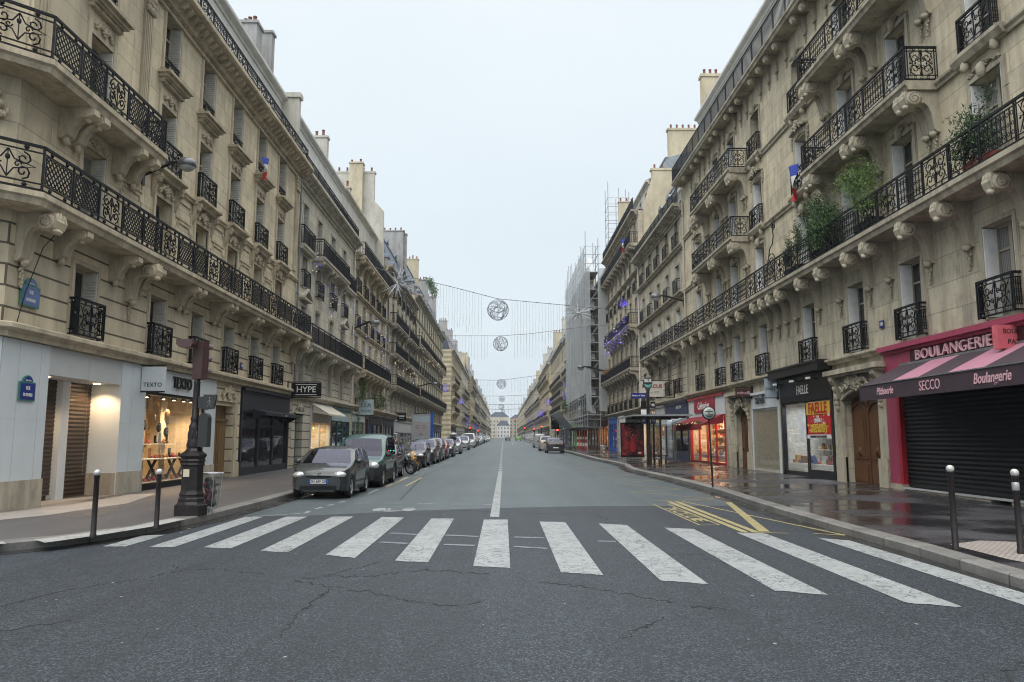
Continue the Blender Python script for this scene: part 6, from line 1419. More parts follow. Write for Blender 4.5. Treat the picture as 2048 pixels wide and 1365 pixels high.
p.box(-.33, -.27, -2.0, 2.1, .25, .3); p.build('frame', [M['cast']], t)
p = MB(); p.quad((-.3,-2,.3), (-.3,2.1,.3), (-.3,2.1,2.6), (-.3,-2,2.6)); p.quad((-.3,-2.02,.3), (.6,-2.02,.3), (.6,-2.02,2.5), (-.3,-2.02,2.5)); p.build('pane', [clear_glass('shelter_glass', (.62,.68,.68), .5)], t)
p = MB(); p.box(-1.95, -.5, 2.15, 2.35, .3, 2.45, 0); p.box(-1.88, -.57, 2.12, 2.149, .42, 2.36, 1); po = p.build('poster_panel', [M['dark'], None], t)
m, nt, b_, _ = newmat('red_poster'); vec, x_, y_, z_ = obj_xyz(nt); n_ = noise(nt, 2.6, 4, .7, vec); L(nt, ramp(nt, n_, [(.35, (.012,.004,.006)), (.5, (.11,.012,.018)), (.62, (.42,.03,.035)), (.8, (.6,.12,.1))]), b_.inputs['Base Color']); b_.inputs['Roughness'].default_value = .2; po.data.materials[1] = m
p = MB(); cx_ = -1.2                                # dancer on the poster
p.ball((cx_, 2.115, 1.72), .09, .008, .11, 12, 8, 0); p.ball((cx_+.01, 2.11, 1.68), .055, .008, .07, 12, 8, 1)
p.tube([(cx_+.1,2.112,1.45),(cx_+.28,2.112,1.6),(cx_+.3,2.112,1.95),(cx_+.2,2.112,2.05)], .03, 5, 1); p.tube([(cx_-.1,2.112,1.45),(cx_-.2,2.112,1.8),(cx_,2.112,1.98),(cx_+.15,2.112,2.0)], .022, 5, 1)
p.ball((cx_, 2.112, 1.35), .14, .008, .25, 12, 8, 2); p.ball((cx_, 2.112, .95), .2, .008, .35, 12, 8, 2); p.box(cx_+.3, cx_+.5, 2.105, 2.115, .52, .62, 3); p.build('poster_picture', [M['dark'], P_('poster_skin', (.45,.22,.16)), P_('poster_dress', (.40,.015,.02)), M['letter_w']], t)
p = MB(); p.box(-.2, .3, -1.2, 1.2, .45, .5); 
for yy in (-1.0, 1.0): p.box(-.12, -.04, yy-.04, yy+.04, 0, .45); p.box(.14, .22, yy-.04, yy+.04, 0, .45)
p.build('bench', [M['cast']], t)
# signs standing out from the walls
hanging_sign('shop_sign', 'black HYPE sign with white bars above and below, left side', -10.5, -9.03, 38.6, 3.88, 4.55, M['dark'], [('HYPE', .42, .5, M['letter_w'], 1.0, .004)], M['letter_w'], -10.7)
hy = scene.objects['shop_sign']; q = MB(); q.box(-.52, .52, -.06, -.052, .57, .60); q.box(-.52, .52, -.06, -.052, .07, .10); q.build('bar', [M['letter_w']], hy)
hanging_sign('shop_sign', 'white TEXTO panel hanging by the corner shop', -10.62, -9.95, 22.9, 3.2, 3.88, M['shopwhite'], [('TEXTO', .17, .22)], M['letter_k'], -10.75)
hanging_sign('shop_sign', 'pale blue LÉA NATURE sign standing out over the parked van', -10.45, -9.4, 56.5, 3.55, 4.65, P_('pale_blue_board', (.42,.52,.56)), [('LÉA', .46, .62), ('NATURE', .2, .25)], P_('letter_slate', (.06,.09,.11)), -10.7)
hanging_sign('shop_sign', 'small black sign with white bars on the pale shop front beyond', -10.6, -9.7, 78, 3.6, 4.4, M['dark'], [], M['letter_w'], -10.7, th=.12)
q = MB(); q.box(-.3, .3, -.07, -.062, .42, .56); q.box(-.22, .22, -.07, -.062, .26, .31); q.build('lettering', [M['letter_w']], [o for o in scene.objects if o.name.startswith('shop_sign') and abs(o.location.y-78) < .1][0])
hanging_sign('shop_sign', 'dark sign with a red stripe over the green lit shop', -10.6, -9.2, 94.5, 3.7, 4.9, M['dark'], [], M['redp'], -10.7)
q = MB(); q.ball((0,-.06,.6), .5, .02, .12, 16, 6); q.build('lettering', [M['redp']], [o for o in scene.objects if o.name.startswith('shop_sign') and abs(o.location.y-94.5) < .1][0])
hanging_sign('shop_sign', 'pink BOULANGERIE PATISSERIE box at the right edge', 11.55, 12.75, 17.9, 3.86, 4.42, P_('pink_box', (.58,.13,.16), .4), [('BOULANGERIE', .155, .72, M['letter_k'], .95), ('PATISSERIE', .165, .28, M['letter_k'], .98)], M['letter_k'], 12.05, th=.22, arm=False)
hanging_sign('shop_sign', 'pale blue FAELLE box standing out before the black shop', 11.5, 12.05, 33.9, 3.62, 4.42, P_('pale_box', (.36,.43,.50), .35), [('FAELLE', .17, .42, M['letter_k'])], M['letter_k'], 12.05)
hanging_sign('shop_sign', 'brown minelli board over the second oak door', 11.25, 12.0, 37.4, 3.82, 4.22, P_('brown_board', (.05,.022,.018), .5), [('minelli', .24, .45, M['letter_p'])], M['letter_p'], 12.05)
hanging_sign('shop_sign', 'cream MARCUS sign with dark red letters behind the bus disc', 9.7, 11.3, 54.5, 4.75, 5.85, P_('cream_board', (.52,.50,.44)), [('MARCUS', .36, .66, M['letter_r'], 1.0, .012), ('depuis 1977', .2, .28, P_('letter_green', (.10,.16,.12)))], M['letter_r'], 12.05)
hanging_sign('notice_board', 'white and red board on the scaffold front', 9.6, 11.0, 118.0, 8.1, 9.9, M['white'], [], M['letter_w'], 11)
q = MB(); q.box(-.65, .65, -.07, -.055, .55, 1.1, 0); q.box(-.65, .65, -.07, -.055, 1.35, 1.75, 1); q.box(-.5, .5, -.08, -.071, .75, .9, 2); q.build('lettering', [M['redp'], M['dark'], M['letter_w']], scene.objects['notice_board'])
def plaque(label, x, y, z, rz, w=.52, h=.36, faded=False):
    t = thing('street_name_plaque', label, 'street sign', (x, y, z), rz, 'Rue de Rennes plaques'); bl_ = P_('enamel_blue', (.015,.03,.20) if not faded else (.12,.17,.36), .3); gr_ = P_('enamel_green', (.05,.22,.17), .35)
    q = MB(); q.box(-w/2-.03, w/2+.03, -.03, 0, -h/2-.03, h/2+.03, 1); q.box(-w/2, w/2, -.036, -.03, -h/2, h/2, 0); n = 10
    q.prism([(-w*.36,h/2+.03)]+[(-w*.36*math.cos(PI*i/n), h/2+.03+h*.42*math.sin(PI*i/n)) for i in range(1,n)]+[(w*.36,h/2+.03)], 'y', -.03, 0, 1); q.prism([(-w*.29,h/2+.04)]+[(-w*.29*math.cos(PI*i/n), h/2+.04+h*.32*math.sin(PI*i/n)) for i in range(1,n)]+[(w*.29,h/2+.04)], 'y', -.036, -.03, 0); q.build('plate', [bl_, gr_], t)
    text('RUE', .11, M['letter_w'], t, (0, -.04, h*.2), ext=.003, sx=.75, bold=.002); text('DE RENNES', .10, M['letter_w'], t, (0, -.04, -h*.22), ext=.003, sx=.66, bold=.002); text('6e Arrt', .06, M['letter_w'], t, (0, -.04, h*.68), ext=.003)
plaque('dark blue RUE DE RENNES plaque on the white shop corner', -10.64, 17.42, 2.82, PI/2)
plaque('old RUE DE RENNES plaque with a faded board, high on the rusticated wall', -10.66, 17.3, 4.95, PI/2, .62, .42, True)
for (x, y, z, rz, lb) in ((12.07, 24.3, 5.4, -PI/2, 'small blue house number plate right of the oak portal'), (-10.67, 31.6, 4.75, PI/2, 'small blue house number plate above the charcoal shop')):
    t = thing('number_plate', lb, 'number plate', (x, y, z), rz); q = MB(); q.box(-.14, .14, -.02, 0, -.12, .12); q.build('plate', [P_('enamel_blue_small', (.015,.03,.20), .3)], t); text('100' if x > 0 else '103', .17, M['letter_w'], t, (0, -.025, 0), ext=.003, sx=.8, bold=.003)
# wall lamps
def wall_lamp(label, x, y, z, sg, reach, rise, s=1.0):
    t = thing('street_lamp', label, 'street lamp', (x, y, z), 0, 'wall mounted street lamps'); a = MB()
    a.tube([(0,0,0),(sg*reach*.3,0,rise*.35),(sg*reach*.75,0,rise*.95),(sg*reach*.95,0,rise)], .045*s, 7); a.box(min(0,sg*.05), max(0,sg*.05), -.08, .08, -.3, .18); a.build('arm', [M['cast']], t)
    h = MB(); n = 16; h.lathe([(.05,.18),(.2,.16),(.27,.06),(.28,-.06),(.25,-.08)], (sg*(reach+.15), 0, rise-.08), n); h.build('lamp_head', [P_('lamp_head_grey', (.16,.17,.18), .4, .5)], t)
    g = MB(); g.ball((sg*(reach+.15), 0, rise-.14), .24, .24, .17, 14, 8); g.build('lamp_glass', [P_('lamp_bowl', (.42,.43,.42), .1, 0, .1, 3, .5)], t); t.scale = (s, s, s); return t
wall_lamp('street lamp with glass bowl on a long arm from the corner house', -10.6, 22.1, 9.45, 1, 1.2, .45, .95)
wall_lamp('street lamp on a curved arm above the ochre house balcony', -10.6, 54.5, 9.6, 1, 1.0, .35, 1.3)
wall_lamp('street lamp on a curved arm over the joint of the first two right houses', 12.0, 50.6, 10.9, -1, 1.4, .3, 1.2)
wall_lamp('street lamp on an arm at the long dark roofed house', -10.6, 96, 8.3, 1, 1.5, .3, 1.3)
wall_lamp('street lamp in front of the grey netting', 12.0, 89.3, 9.6, -1, 2.0, .4, 1.4)
# ================================================================ scaffolding
t = thing('scaffolding', 'metal scaffolding with grey netting covering a house', 'scaffolding', (0, 0, 0)); gal = P_('galvanised_tube', (.40,.42,.43), .45, .4)
p = MB(); X1, X2 = 9.7, 11.2
for Y in [89.5+2.55*i for i in range(12)]:
    top_ = 23.5 + R.uniform(-.5, 3.5) if Y < 97 else (26.5 + R.uniform(-.5,2) if Y > 112 else 25 + R.uniform(-1,1.5))
    for X in (X1, X2): p.tube([(X,Y,gz(Y)), (X,Y,top_+R.uniform(-1,1))], .045, 4)
for z in [3.1]+[4.6+2.1*i for i in range(10)]:
    for X in (X1, X2): p.tube([(X,89.5,z), (X,117.6,z)], .04, 4); p.tube([(X,89.5,z+1.0), (X,117.6,z+1.0)], .03, 4)
    for Y in (89.5, 97, 105, 112, 117.6): p.tube([(X1-.3,Y,z), (X2+.3,Y,z)], .035, 4); p.tube([(X1-.3,Y,z+1), (X2+.3,Y,z+1)], .03, 4)
for X in (12.5, 13.8, 15):                                 # tower above the roof
    for Y in (89.6, 92): p.tube([(X,Y,20), (X,Y,31+R.uniform(-.6,2.2))], .045, 4)
for z in [21+1.05*i for i in range(10)]:
    for Y in (89.6, 92): p.tube([(12.4,Y,z), (15.1,Y,z)], .035, 4)
    for X in (12.5, 15): p.tube([(X,89.6,z), (X,92,z)], .03, 4)
for i in range(5): p.tube([(X1,89.5,4.6+4.2*i), (X2,89.5,6.7+4.2*i)], .03, 4)
p.build('tube_frame', [gal], t)
p = MB()
for z in [4.6+2.1*i for i in range(9)]: p.box(X1, X2, 89.6, 117.5, z-.06, z)
p.build('platform', [P_('scaffold_board', (.30,.30,.29), .7)], t)
p = MB(); p.box(8.5, 11.4, 89.3, 117.6, 3.15, 3.25); p.prism([(8.6,3.3),(8.6,3.4),(6.9,5.2),(6.95,5.1)], 'y', 96, 112) ; p.build('protective_canopy', [P_('canopy_sheet', (.20,.23,.26), .4, .4)], t)
m, nt, b_, _ = newmat('grey_netting'); vec, x_, y_, z_ = obj_xyz(nt); w1 = N(nt, 'ShaderNodeTexNoise'); w1.inputs['Scale'].default_value = .9; L(nt, scaled(nt, vec, (1,1,.15)), w1.inputs['Vector'])
L(nt, ramp(nt, w1.outputs['Fac'], [(.3, (.34,.37,.39)), (.7, (.56,.59,.61))]), b_.inputs['Base Color']); b_.inputs['Roughness'].default_value = .9; b_.inputs['Alpha'].default_value = .62
p = MB(); n = 60
for z0_, z1_ in ((7.0, 24.2),):
    for i in range(n):
        ya, yb = 89.4+28.3*i/n, 89.4+28.3*(i+1)/n; f = lambda y, z: X1-.12+.10*math.sin(y*2.3+z*.2)+.05*math.sin(y*5.1)
        for k in range(6):
            za, zb_ = z0_+(z1_-z0_)*k/6, z0_+(z1_-z0_)*(k+1)/6; p.add([(f(ya,za),ya,za),(f(yb,za),yb,za),(f(yb,zb_),yb,zb_),(f(ya,zb_),ya,zb_)], [(0,1,2,3)], 0, True)
for k in range(8):
    za, zb_ = 5.0+2.1*k, 7.0+2.1*k
    p.add([(X2-.1,89.35,za),(12.3,89.35,za),(12.3,89.35,zb_+.1),(X2-.1,89.35,zb_+.1)], [(0,1,2,3)]); p.add([(X1-.1,89.35,za),(X1+.5,89.4,za),(X1+.5,89.4,zb_+.1),(X1-.1,89.35,zb_+.1)], [(0,1,2,3)])
p.build('netting', [m], t)
p = MB()
for k in range(9):
    z = 5+2.1*k; p.prism([(90.2,z-.2),(90.35,z-.2),(92.6,z+1.9),(92.45,z+1.9)], 'x', X1+.5, X1+1.1)
p.build('ladder', [gal], t)
for i, y in enumerate((91, 92.6, 94.2, 96)):
    q = thing('barrier_post', ['red and white wrapped scaffold foot nearest the blue shop', 'second red and white scaffold foot from the blue shop', 'third red and white scaffold foot from the blue shop', 'red and white scaffold foot nearest the parked cars'][i], 'post', (9.7-.15*i, y, gz(y)+.14), 0, 'wrapped scaffold feet'); c = MB(); c.lathe([(.14,.0),(.15,.1),(.12,.2),(.12,2.2),(.1,2.3)], n=10); c.build('sleeve', [P_('red_sleeve', (.30,.03,.05))], q); c = MB(); c.lathe([(.125,.4),(.125,.8)], n=10); c.lathe([(.125,1.2),(.125,1.5)], n=10); c.build('white_band', [M['white']], q)

# ================================================================ Christmas lights
M['wire'] = P_('light_cable', (.10,.11,.12), .6); M['ballwire'] = P_('ball_wire', (.20,.22,.26), .5); M['ledwire'] = P_('led_drop', (.22,.25,.28), .5, 0, .1); M['bluel'] = glow('blue_led', (.13,.09,1), 1.1); M['whitel'] = glow('white_led', (1,.95,.85), 1.3); M['goldl'] = glow('gold_led', (1,.75,.4), 1.4); M['redl'] = glow('red_signal', (1,.04,.02), 7); M['greenl'] = glow('green_signal', (.1,1,.4), 4)
def wire_ball(t, c, r, mat, led, seed):
    rr = random.Random(seed); b_ = MB()
    for k in range(17):
        u = Vector((rr.gauss(0,1), rr.gauss(0,1), rr.gauss(0,1))).normalized(); v = u.cross(Vector((rr.gauss(0,1), rr.gauss(0,1), rr.gauss(0,1)))).normalized(); w = u.cross(v)
        off = rr.uniform(-.55, .55)*r; q = math.sqrt(r*r-off*off)
        b_.tube([(c[0]+u.x*off+(v.x*math.cos(a)+w.x*math.sin(a))*q*rr.uniform(.96,1.0), c[1]+u.y*off+(v.y*math.cos(a)+w.y*math.sin(a))*q, c[2]+u.z*off+(v.z*math.cos(a)+w.z*math.sin(a))*q*rr.uniform(.96,1)) for a in [i*2*PI/26 for i in range(26)]], .014*r/.8, 4, closed=True)
    b_.build('wire_ball', [M['ballwire']], t)
    l = MB()
    for k in range(40):
        u = Vector((rr.gauss(0,1), rr.gauss(0,1), rr.gauss(0,1))).normalized()*r
        if led: l.ball((c[0]+u.x, c[1]+u.y, c[2]+u.z), .014, n=4, m=3)
    if led: l.build('bulb', [M['bluel']], t)
def garland(label, Y, pts, ball, r, gap, drops, led=True, seed=1, step=.2, th=.008):
    t = thing('light_garland', label, 'christmas lights', (0, Y, 0), 0, 'light curtains hung across the street'); c = MB()
    pts = [Vector((x, 0, z)) for x, z in pts]; P = []
    for a, b_ in zip(pts[:-1], pts[1:]):
        for i in range(12): P.append(a.lerp(b_, i/12))
    P.append(pts[-1]); c.tube(P, .02*max(1, Y/90), 4)
    for i in range(0, len(P)-1, 3): c.ball(tuple(P[i]), .05, .05, .05, 5, 4)
    c.build('cable', [M['wire']], t); d = MB(); x = drops[0]; rr = random.Random(seed+5)
    def zat(x):
        for a, b_ in zip(pts[:-1], pts[1:]):
            if a.x <= x <= b_.x: return a.z+(b_.z-a.z)*(x-a.x)/(b_.x-a.x)
        return None
    while x < drops[1]:
        z = zat(x)
        if z is not None and abs(x-ball[0]) > gap:
            ln = drops[2]*rr.uniform(.88, 1.03); k = 9; d.tube([(x+rr.uniform(-.025,.025)*(i/k)*2, 0, z-ln*i/k) for i in range(k+1)], th, 3)
            for i in range(1, 12): d.ball((x, 0, z-ln*i/12), th*2.2, n=4, m=3)
        x += step*rr.uniform(.85, 1.15)
    d.build('light_strands', [M['ledwire']], t); wire_ball(t, (ball[0], 0, ball[1]), r, M['wire'], led, seed)
    return t
garland('nearest light curtain with a dark wire ball edged in blue', 57, [(-10.6,14.9),(-8.5,14.2),(-4,13.13),(-.4,12.19),(3.5,11.82),(8.35,11.38),(12,11.5)], (-.39,11.35), .8, 1.0, (-5.6,4.6,3.1), seed=3, step=.22)
garland('second light curtain with a slightly smaller plain wire ball', 82, [(-10.6,13.4),(-6.7,12.75),(-.34,12.76),(2.87,12.98),(8.2,13.69),(12,14)], (-.28,11.91), .8, 1.2, (-6,6.5,2.6), False, 7, .33, .010)
garland('third light curtain, middle distance', 124, [(-10.6,11.9),(-7.3,11.3),(-.25,11.21),(7.5,12.26),(12,12.8)], (-.25,10.64), .8, 1.3, (-6,7,2.4), True, 9, .5, .013)
garland('fourth light curtain, first of the small stacked balls', 198, [(-10.6,12.9),(-.3,12.8),(12,13.4)], (-.27,12.1), .82, 1.5, (-7,8,2.8), False, 12, .9, .018)
garland('fifth light curtain, just under the fourth ball', 230, [(-10.6,12.2),(-.3,12.1),(12,12.4)], (-.5,11.4), .9, 1.5, (-7,8,2.6), False, 14, 1.0, .02)
garland('farthest light curtain with the lowest ball', 311, [(-10.6,14),(0,13.8),(12,14.2)], (0,12.9), .85, 1.6, (-8,9,2.8), False, 16, 1.3, .025)
def starburst(label, x, y, z, r, seed):
    t = thing('starburst_light', label, 'christmas star', (x, y, z), 0, 'starburst lights'); rr = random.Random(seed); b_ = MB()
    for k in range(46):
        u = Vector((rr.gauss(0,1), rr.gauss(0,.7), rr.gauss(0,1))).normalized(); q = r*rr.uniform(.45, 1); b_.tube([tuple(u*.08), tuple(u*q*.6), tuple(u*q)], .028, 4, r1=.014)
    b_.build('rays', [P_('star_tube', (.50,.53,.56), .3, .2)], t); b_ = MB(); b_.ball((0,0,0), .14); b_.build('core', [M['hub']], t)
starburst('starburst light hanging at the left end of the nearest garland', -7.9, 57, 13.35, 1.5, 4); starburst('starburst light hanging at the right end of the nearest garland', 5.62, 57, 11.1, 1.45, 8)
def string(label, pts, n, mats, r=.025, sag=.5, kind='string_lights', drop=0, grp='strings of lights on the fronts'):
    """a wire with bulbs between points"""
    t = thing(kind, label, 'christmas lights', tuple(pts[0]), 0, grp); w, l = MB(), MB(); P = []; o = Vector(pts[0])
    for a, b_ in zip(pts[:-1], pts[1:]):
        a, b_ = Vector(a)-o, Vector(b_)-o; k = 14
        for i in range(k): s_ = i/k; P.append(a.lerp(b_, s_) - Vector((0,0,sag*4*s_*(1-s_))))
    w.tube(P, .008, 3); 
    for i in range(n):
        p = P[int(R.random()*(len(P)-1))]; dz = R.random()*drop
        l.ball((p.x+R.uniform(-.04,.04), p.y+R.uniform(-.15,.15), p.z-dz), r, n=5, m=4, mi=R.randrange(len(mats)))
        if drop and R.random() < .5: w.tube([tuple(p), (p.x, p.y, p.z-dz)], .006, 3)
    w.build('wire', [M['wire']], t); l.build('bulb', mats, t); return t
B3 = [M['bluel'], M['bluel'], M['whitel']]
for i, (ya, yb, z) in enumerate(((39.8,42.2,12.4),(42.6,45.6,11.3),(45.6,49.6,10.9),(49.8,54,10.8))): string(['blue bulbs on the first bay of the cream house', 'blue bulbs under the small balcony of the cream house', 'blue bulbs draped from the middle of the cream house', 'blue bulbs on the last bay of the cream house'][i], [(-9.95,ya,z), (-9.95,(ya+yb)/2,z-.4), (-9.95,yb,z)], 18, B3, .018, .25, drop=2.2)
for i in range(4): string(['first','second','third','last'][i] + ' blue string on the ochre house', [(-9.9,55.2+3.4*i,11.6), (-9.9,58.2+3.4*i,11.3)], 20, B3, .022, .5, drop=3.2)
string('white bulbs over the balconies of the slate roofed house', [(-9.8,70,9.8),(-9.8,77,9.4),(-9.8,84,9.6),(-9.8,92,9.6)], 60, [M['whitel'], M['goldl']], .024, .3, drop=1.6)
string('white bulbs along the long balcony of the dark roofed house', [(-9.85,93.5,13.2),(-9.85,115,13.4),(-9.85,135,13.6)], 60, [M['whitel'], M['goldl']], .03, .2, drop=1.4)
string('blue and gold bulbs covering the balcony next to the netting', [(11.05,68.6,12.9),(11.05,77,12.9),(11.05,85.4,12.9)], 150, [M['bluel'], M['bluel'], M['bluel'], M['whitel']], .028, .2, drop=2.2)
for i, (x, y, z, r, lb) in enumerate(((10.9,69.2,14.0,.42,'ball of blue lights at the balcony end next to the netting'),(-8.8,118,9.6,.7,'ball of blue lights over the left pavement'),(-9.2,172,10.2,.8,'ball of blue lights in front of the yellow corner house'),(10.4,126,10.7,.75,'ball of blue lights on the pale planted house'),(10.6,131,9.2,.8,'second lower cluster of blue lights on the pale planted house'),(10.4,178,10.3,.9,'ball of blue lights at the curved iron balconies'),(10,205,8.6,1.1,'blue light cluster at the lead roofed corner'))):
    t = thing('light_ball', lb, 'christmas lights', (x, y, z), 0, 'balls of blue lights'); l, w = MB(), MB()
    for k in range(44): u = Vector((R.gauss(0,1), R.gauss(0,1), R.gauss(0,1))).normalized()*r*R.uniform(.5,1); l.ball(tuple(u), .034*max(1, y/110), n=4, m=3)
    for k in range(7): w.tube([(r*math.cos(a)*math.cos(k), r*math.cos(a)*math.sin(k), r*math.sin(a)) for a in [j*PI/8 for j in range(16)]], .02, 3, closed=True)
    l.build('bulb', [M['bluel']], t); w.build('wire_frame', [M['wire']], t)
for i, y in enumerate((210, 225, 245, 262, 290, 320)): string(['lilac string at the pale house', 'second lilac string, left side', 'lilac string at the bare end wall', 'lilac string past the end wall', 'far lilac string on the left', 'farthest lilac string on the left'][i], [(-10,y,9),(-9.8,y+8,8.6)], 26, [M['bluel']], .045, .4, drop=3)
for i, y in enumerate((196, 215, 236, 262, 300, 340)): string(['violet string at the lead roofed corner', 'second violet string, right side', 'third violet string, right side', 'violet string on the cream house', 'far violet string on the right', 'farthest violet string on the right'][i], [(11.2,y,11),(11,y+8,10.6)], 26, [M['bluel']], .045, .4, drop=4)
# far traffic lights
for i, (x, y, z, c_, lb) in enumerate(((10.2,131,3.2,'g','green traffic light beside the round parking signs'),(9.3,133,2.3,'r','red crossing light under the green one'),(4.2,262,10.5,'r','high red lamp over the middle of the street'),(7.6,190,3.0,'r','red traffic light at the far right kerb'),(9.2,186,3.5,'r','red traffic light close to the right houses'),(6.6,236,3.6,'r','small red traffic light far right'),(-8.1,190,3.2,'r','red traffic light at the far left kerb'),(-6.9,215,2.7,'r','small red traffic light far left'))):
    if i == 2: z = 7.0
    t = thing('traffic_light', lb, 'traffic light', (x, y, gz(y)+.14), 0, 'lit traffic lights down the street'); p = MB(); p.tube([(0,0,0),(0,0,z)], .07, 6); p.box(-.18, .18, -.1, .1, z-.5, z+.5); p.build('post', [M['cast']], t)
    l = MB(); l.ball((0,-.1,z+.3 if c_ == 'r' else z-.3), .14, .015, .14, 10, 6); l.build('lamp', [M['redl'] if c_ == 'r' else M['greenl']], t)
t = thing('parking_sign', 'round blue no parking sign over a yellow plate on a post', 'sign', (8.9, 118, gz(118)+.14)); p = MB(); p.tube([(0,0,0),(0,0,4.6)], .05, 6); p.build('post', [M['cast']], t); p = MB(); p.lathe([(0,-.06),(.42,-.06),(.42,-.02)], (0,0,4.3), 20, 0, ax='y'); p.lathe([(0,-.07),(.33,-.07)], (0,0,4.3), 20, 1, ax='y'); p.prism([(-.28,4.05),(-.22,3.99),(.28,4.55),(.22,4.6)], 'y', -.08, -.07, 0); p.build('disc', [M['redp'], P_('sign_blue', (.03,.04,.30))], t); p = MB(); p.box(-.42, .42, -.06, -.02, 3.1, 3.7); p.build('plate', [M['yellowp']], t)
t = thing('end_of_limit_sign', 'black framed round sign with a diagonal bar facing the road', 'sign', (7.5, 112, gz(112)+.14)); p = MB(); p.box(-.6, .6, -.04, .0, 2.6, 4.3, 0); p.lathe([(0,-.06),(.5,-.06)], (0,0,3.2), 24, 1, ax='y'); p.prism([(-.4,2.85),(-.3,2.78),(.4,3.55),(.3,3.62)], 'y', -.08, -.065, 0); p.box(-.4, .4, -.06, -.045, 3.85, 4.1, 2); p.build('panel', [M['dark'], M['white'], M['grey']], t); p = MB(); p.tube([(0,0.03,0),(0,.03,4.2)], .06, 6); p.build('post', [M['cast']], t)
t = thing('advert_column', 'lit blue framed advertising panel with two faces on the left pavement', 'advert panel', (-8.7, 83, gz(83)+.14)); p = MB(); p.box(-1.0, 1.0, -.12, .12, .2, 3.9, 0); p.box(-.85, .85, -.14, -.121, .4, 3.7, 1); p.box(-.8, .8, -.143, -.1405, 1.5, 3.1, 2); p.ball((-.38,-.15,2.45), .2, .01, .06, 12, 6, 3); p.ball((.34,-.15,2.45), .2, .01, .06, 12, 6, 3); p.prism([(-.62,2.66),(-.15,2.74),(-.15,2.68),(-.62,2.60)], 'y', -.15, -.144, 3); p.prism([(.58,2.66),(.12,2.74),(.12,2.68),(.58,2.60)], 'y', -.15, -.144, 3); p.ball((0,-.15,1.8), .2, .01, .07, 12, 6, 3); p.box(1.0, 1.3, -.2, .2, 0, 4.1, 4); p.build('panel', [M['rim'], P_('poster_pale', (.42,.50,.55)), P_('poster_face', (.42,.39,.39)), P_('poster_hair', (.22,.20,.22)), M['bluebright']], t)

# ================================================================ flags and plants
def flag(label, x, y, z, s, sg):
    t = thing('flag', label, 'flag', (x, y, z), 0, 'tricolour flags'); cols = [P_('flag_blue', (.01,.04,.35)), P_('flag_white', (.62,.62,.62)), P_('flag_red', (.5,.02,.02))]
    p = MB(); n = 12
    for i in range(n):
        a, c = i/n, (i+1)/n
        for k in range(4):
            u, v = -.22+.11*k, -.22+.11*(k+1); f = lambda q, w_: (sg*(.12*math.sin(q*5+w_*9)+.05), (w_*(1-.45*q)+.1*q)*s, -q*1.25*s)
            p.add([f(a,u), f(a,v), f(c,v), f(c,u)], [(0,1,2,3)], min(2, int(a*3)), True)
    p.build('cloth', cols, t); return t
flag('tricolour flag hung on the upper balconette of the warm corner house', -10.25, 32.1, 13.75, .75, 1)
flag('tricolour flag on the curved balconette of the big right house', 11.75, 30.0, 12.75, 1.15, -1)
flag('tricolour flag on the high balcony of the house next to the netting', 11.2, 70.3, 20.3, 1.0, -1)
def foliage(mb, c, rx, ry, rz, n, s, mats=3, up=.3, seed=1, thin=.35):
    rr = random.Random(seed)
    cl = [(c[0]+rr.uniform(-1,1)*rx*.8, c[1]+rr.uniform(-1,1)*ry*.8, c[2]+rr.uniform(-1,1)*rz*.85) for _ in range(max(3, n//70))]
    for i in range(n):
        q = rr.choice(cl); k = .38
        p = Vector((q[0]+rr.gauss(0,rx*k), q[1]+rr.gauss(0,ry*k), q[2]+rr.gauss(0,rz*k*.8)))
        d = Vector((rr.gauss(0,1), rr.gauss(0,1), rr.gauss(0,1)+up)).normalized(); w = d.cross(Vector((rr.gauss(0,1), rr.gauss(0,1), rr.gauss(0,1)))).normalized()*s*thin*.5; ll = s*rr.uniform(.6,1.3)
        mb.add([p, p+d*ll*.5+w, p+d*ll, p+d*ll*.5-w], [(0,1,2,3)], rr.randrange(mats))
def plant(name, label, x, y, z, parts, mats, s=.1, pot=None, stems=0, up=.3, thin=.35, grp='plants on balconies', sh=None):
    t = thing(name, label, 'plant', (x, y, z), 0, grp); f = MB()
    for i, (c, rx, ry, rz, n) in enumerate(parts): foliage(f, c, rx, ry, rz, n, s, len(mats), up, int(x*7+y*13+i), thin)
    f.build('foliage', mats, t)
    if pot: p = MB(); w, d, h, pm = pot; p.prism([(-d/2*.85,0),(d/2*.85,0),(d/2,h),(-d/2,h)], 'x' if False else 'y', -w/2, w/2); p.build('pot', [pm], t)
    if stems:
        p = MB()
        for i in range(stems): a, r2 = R.uniform(0, 6.28), R.uniform(.1, .9); c, rx, ry, rz, n = R.choice(parts); p.tube([(R.uniform(-.1,.1), R.uniform(-.3,.3), .25), (c[0]*.5+rx*.3*math.cos(a), c[1]*.6+ry*.3*math.sin(a), c[2]*.6), (c[0]+rx*r2*math.cos(a), c[1]+ry*r2*math.sin(a), c[2]+rz*.3)], .012, 4)
        p.build('stems', [M['leaf2'] if name == 'bamboo' else M['wood']], t)
    return t
GRN = [M['leaf1'], M['leaf2'], M['leaf3']]
plant('bamboo', 'broad dark green bamboo bush on the long right balcony', 11.45, 26.7, 8.16, [((-.05,.1,1.15),.4,1.0,.62,5200),((.0,.7,1.9),.35,.6,.5,1300),((0,-.2,.6),.35,.8,.4,1500)], [M['leaf1'], M['leaf3'], M['leaf1']], .13, (1.6,.4,.35,M['dark']), 14, .1, .22)
plant('bamboo', 'light feathery bamboo leaning over the long right balcony rail', 11.4, 23.4, 8.16, [((-.1,.2,1.75),.4,.75,.42,1500),((-.05,-.3,1.1),.35,.5,.45,800),((-.1,1.0,2.15),.3,.5,.3,500)], [M['leaf2'], M['leaf1'], M['leaf2']], .14, (1.2,.4,.35,M['dark']), 12, .0, .2)
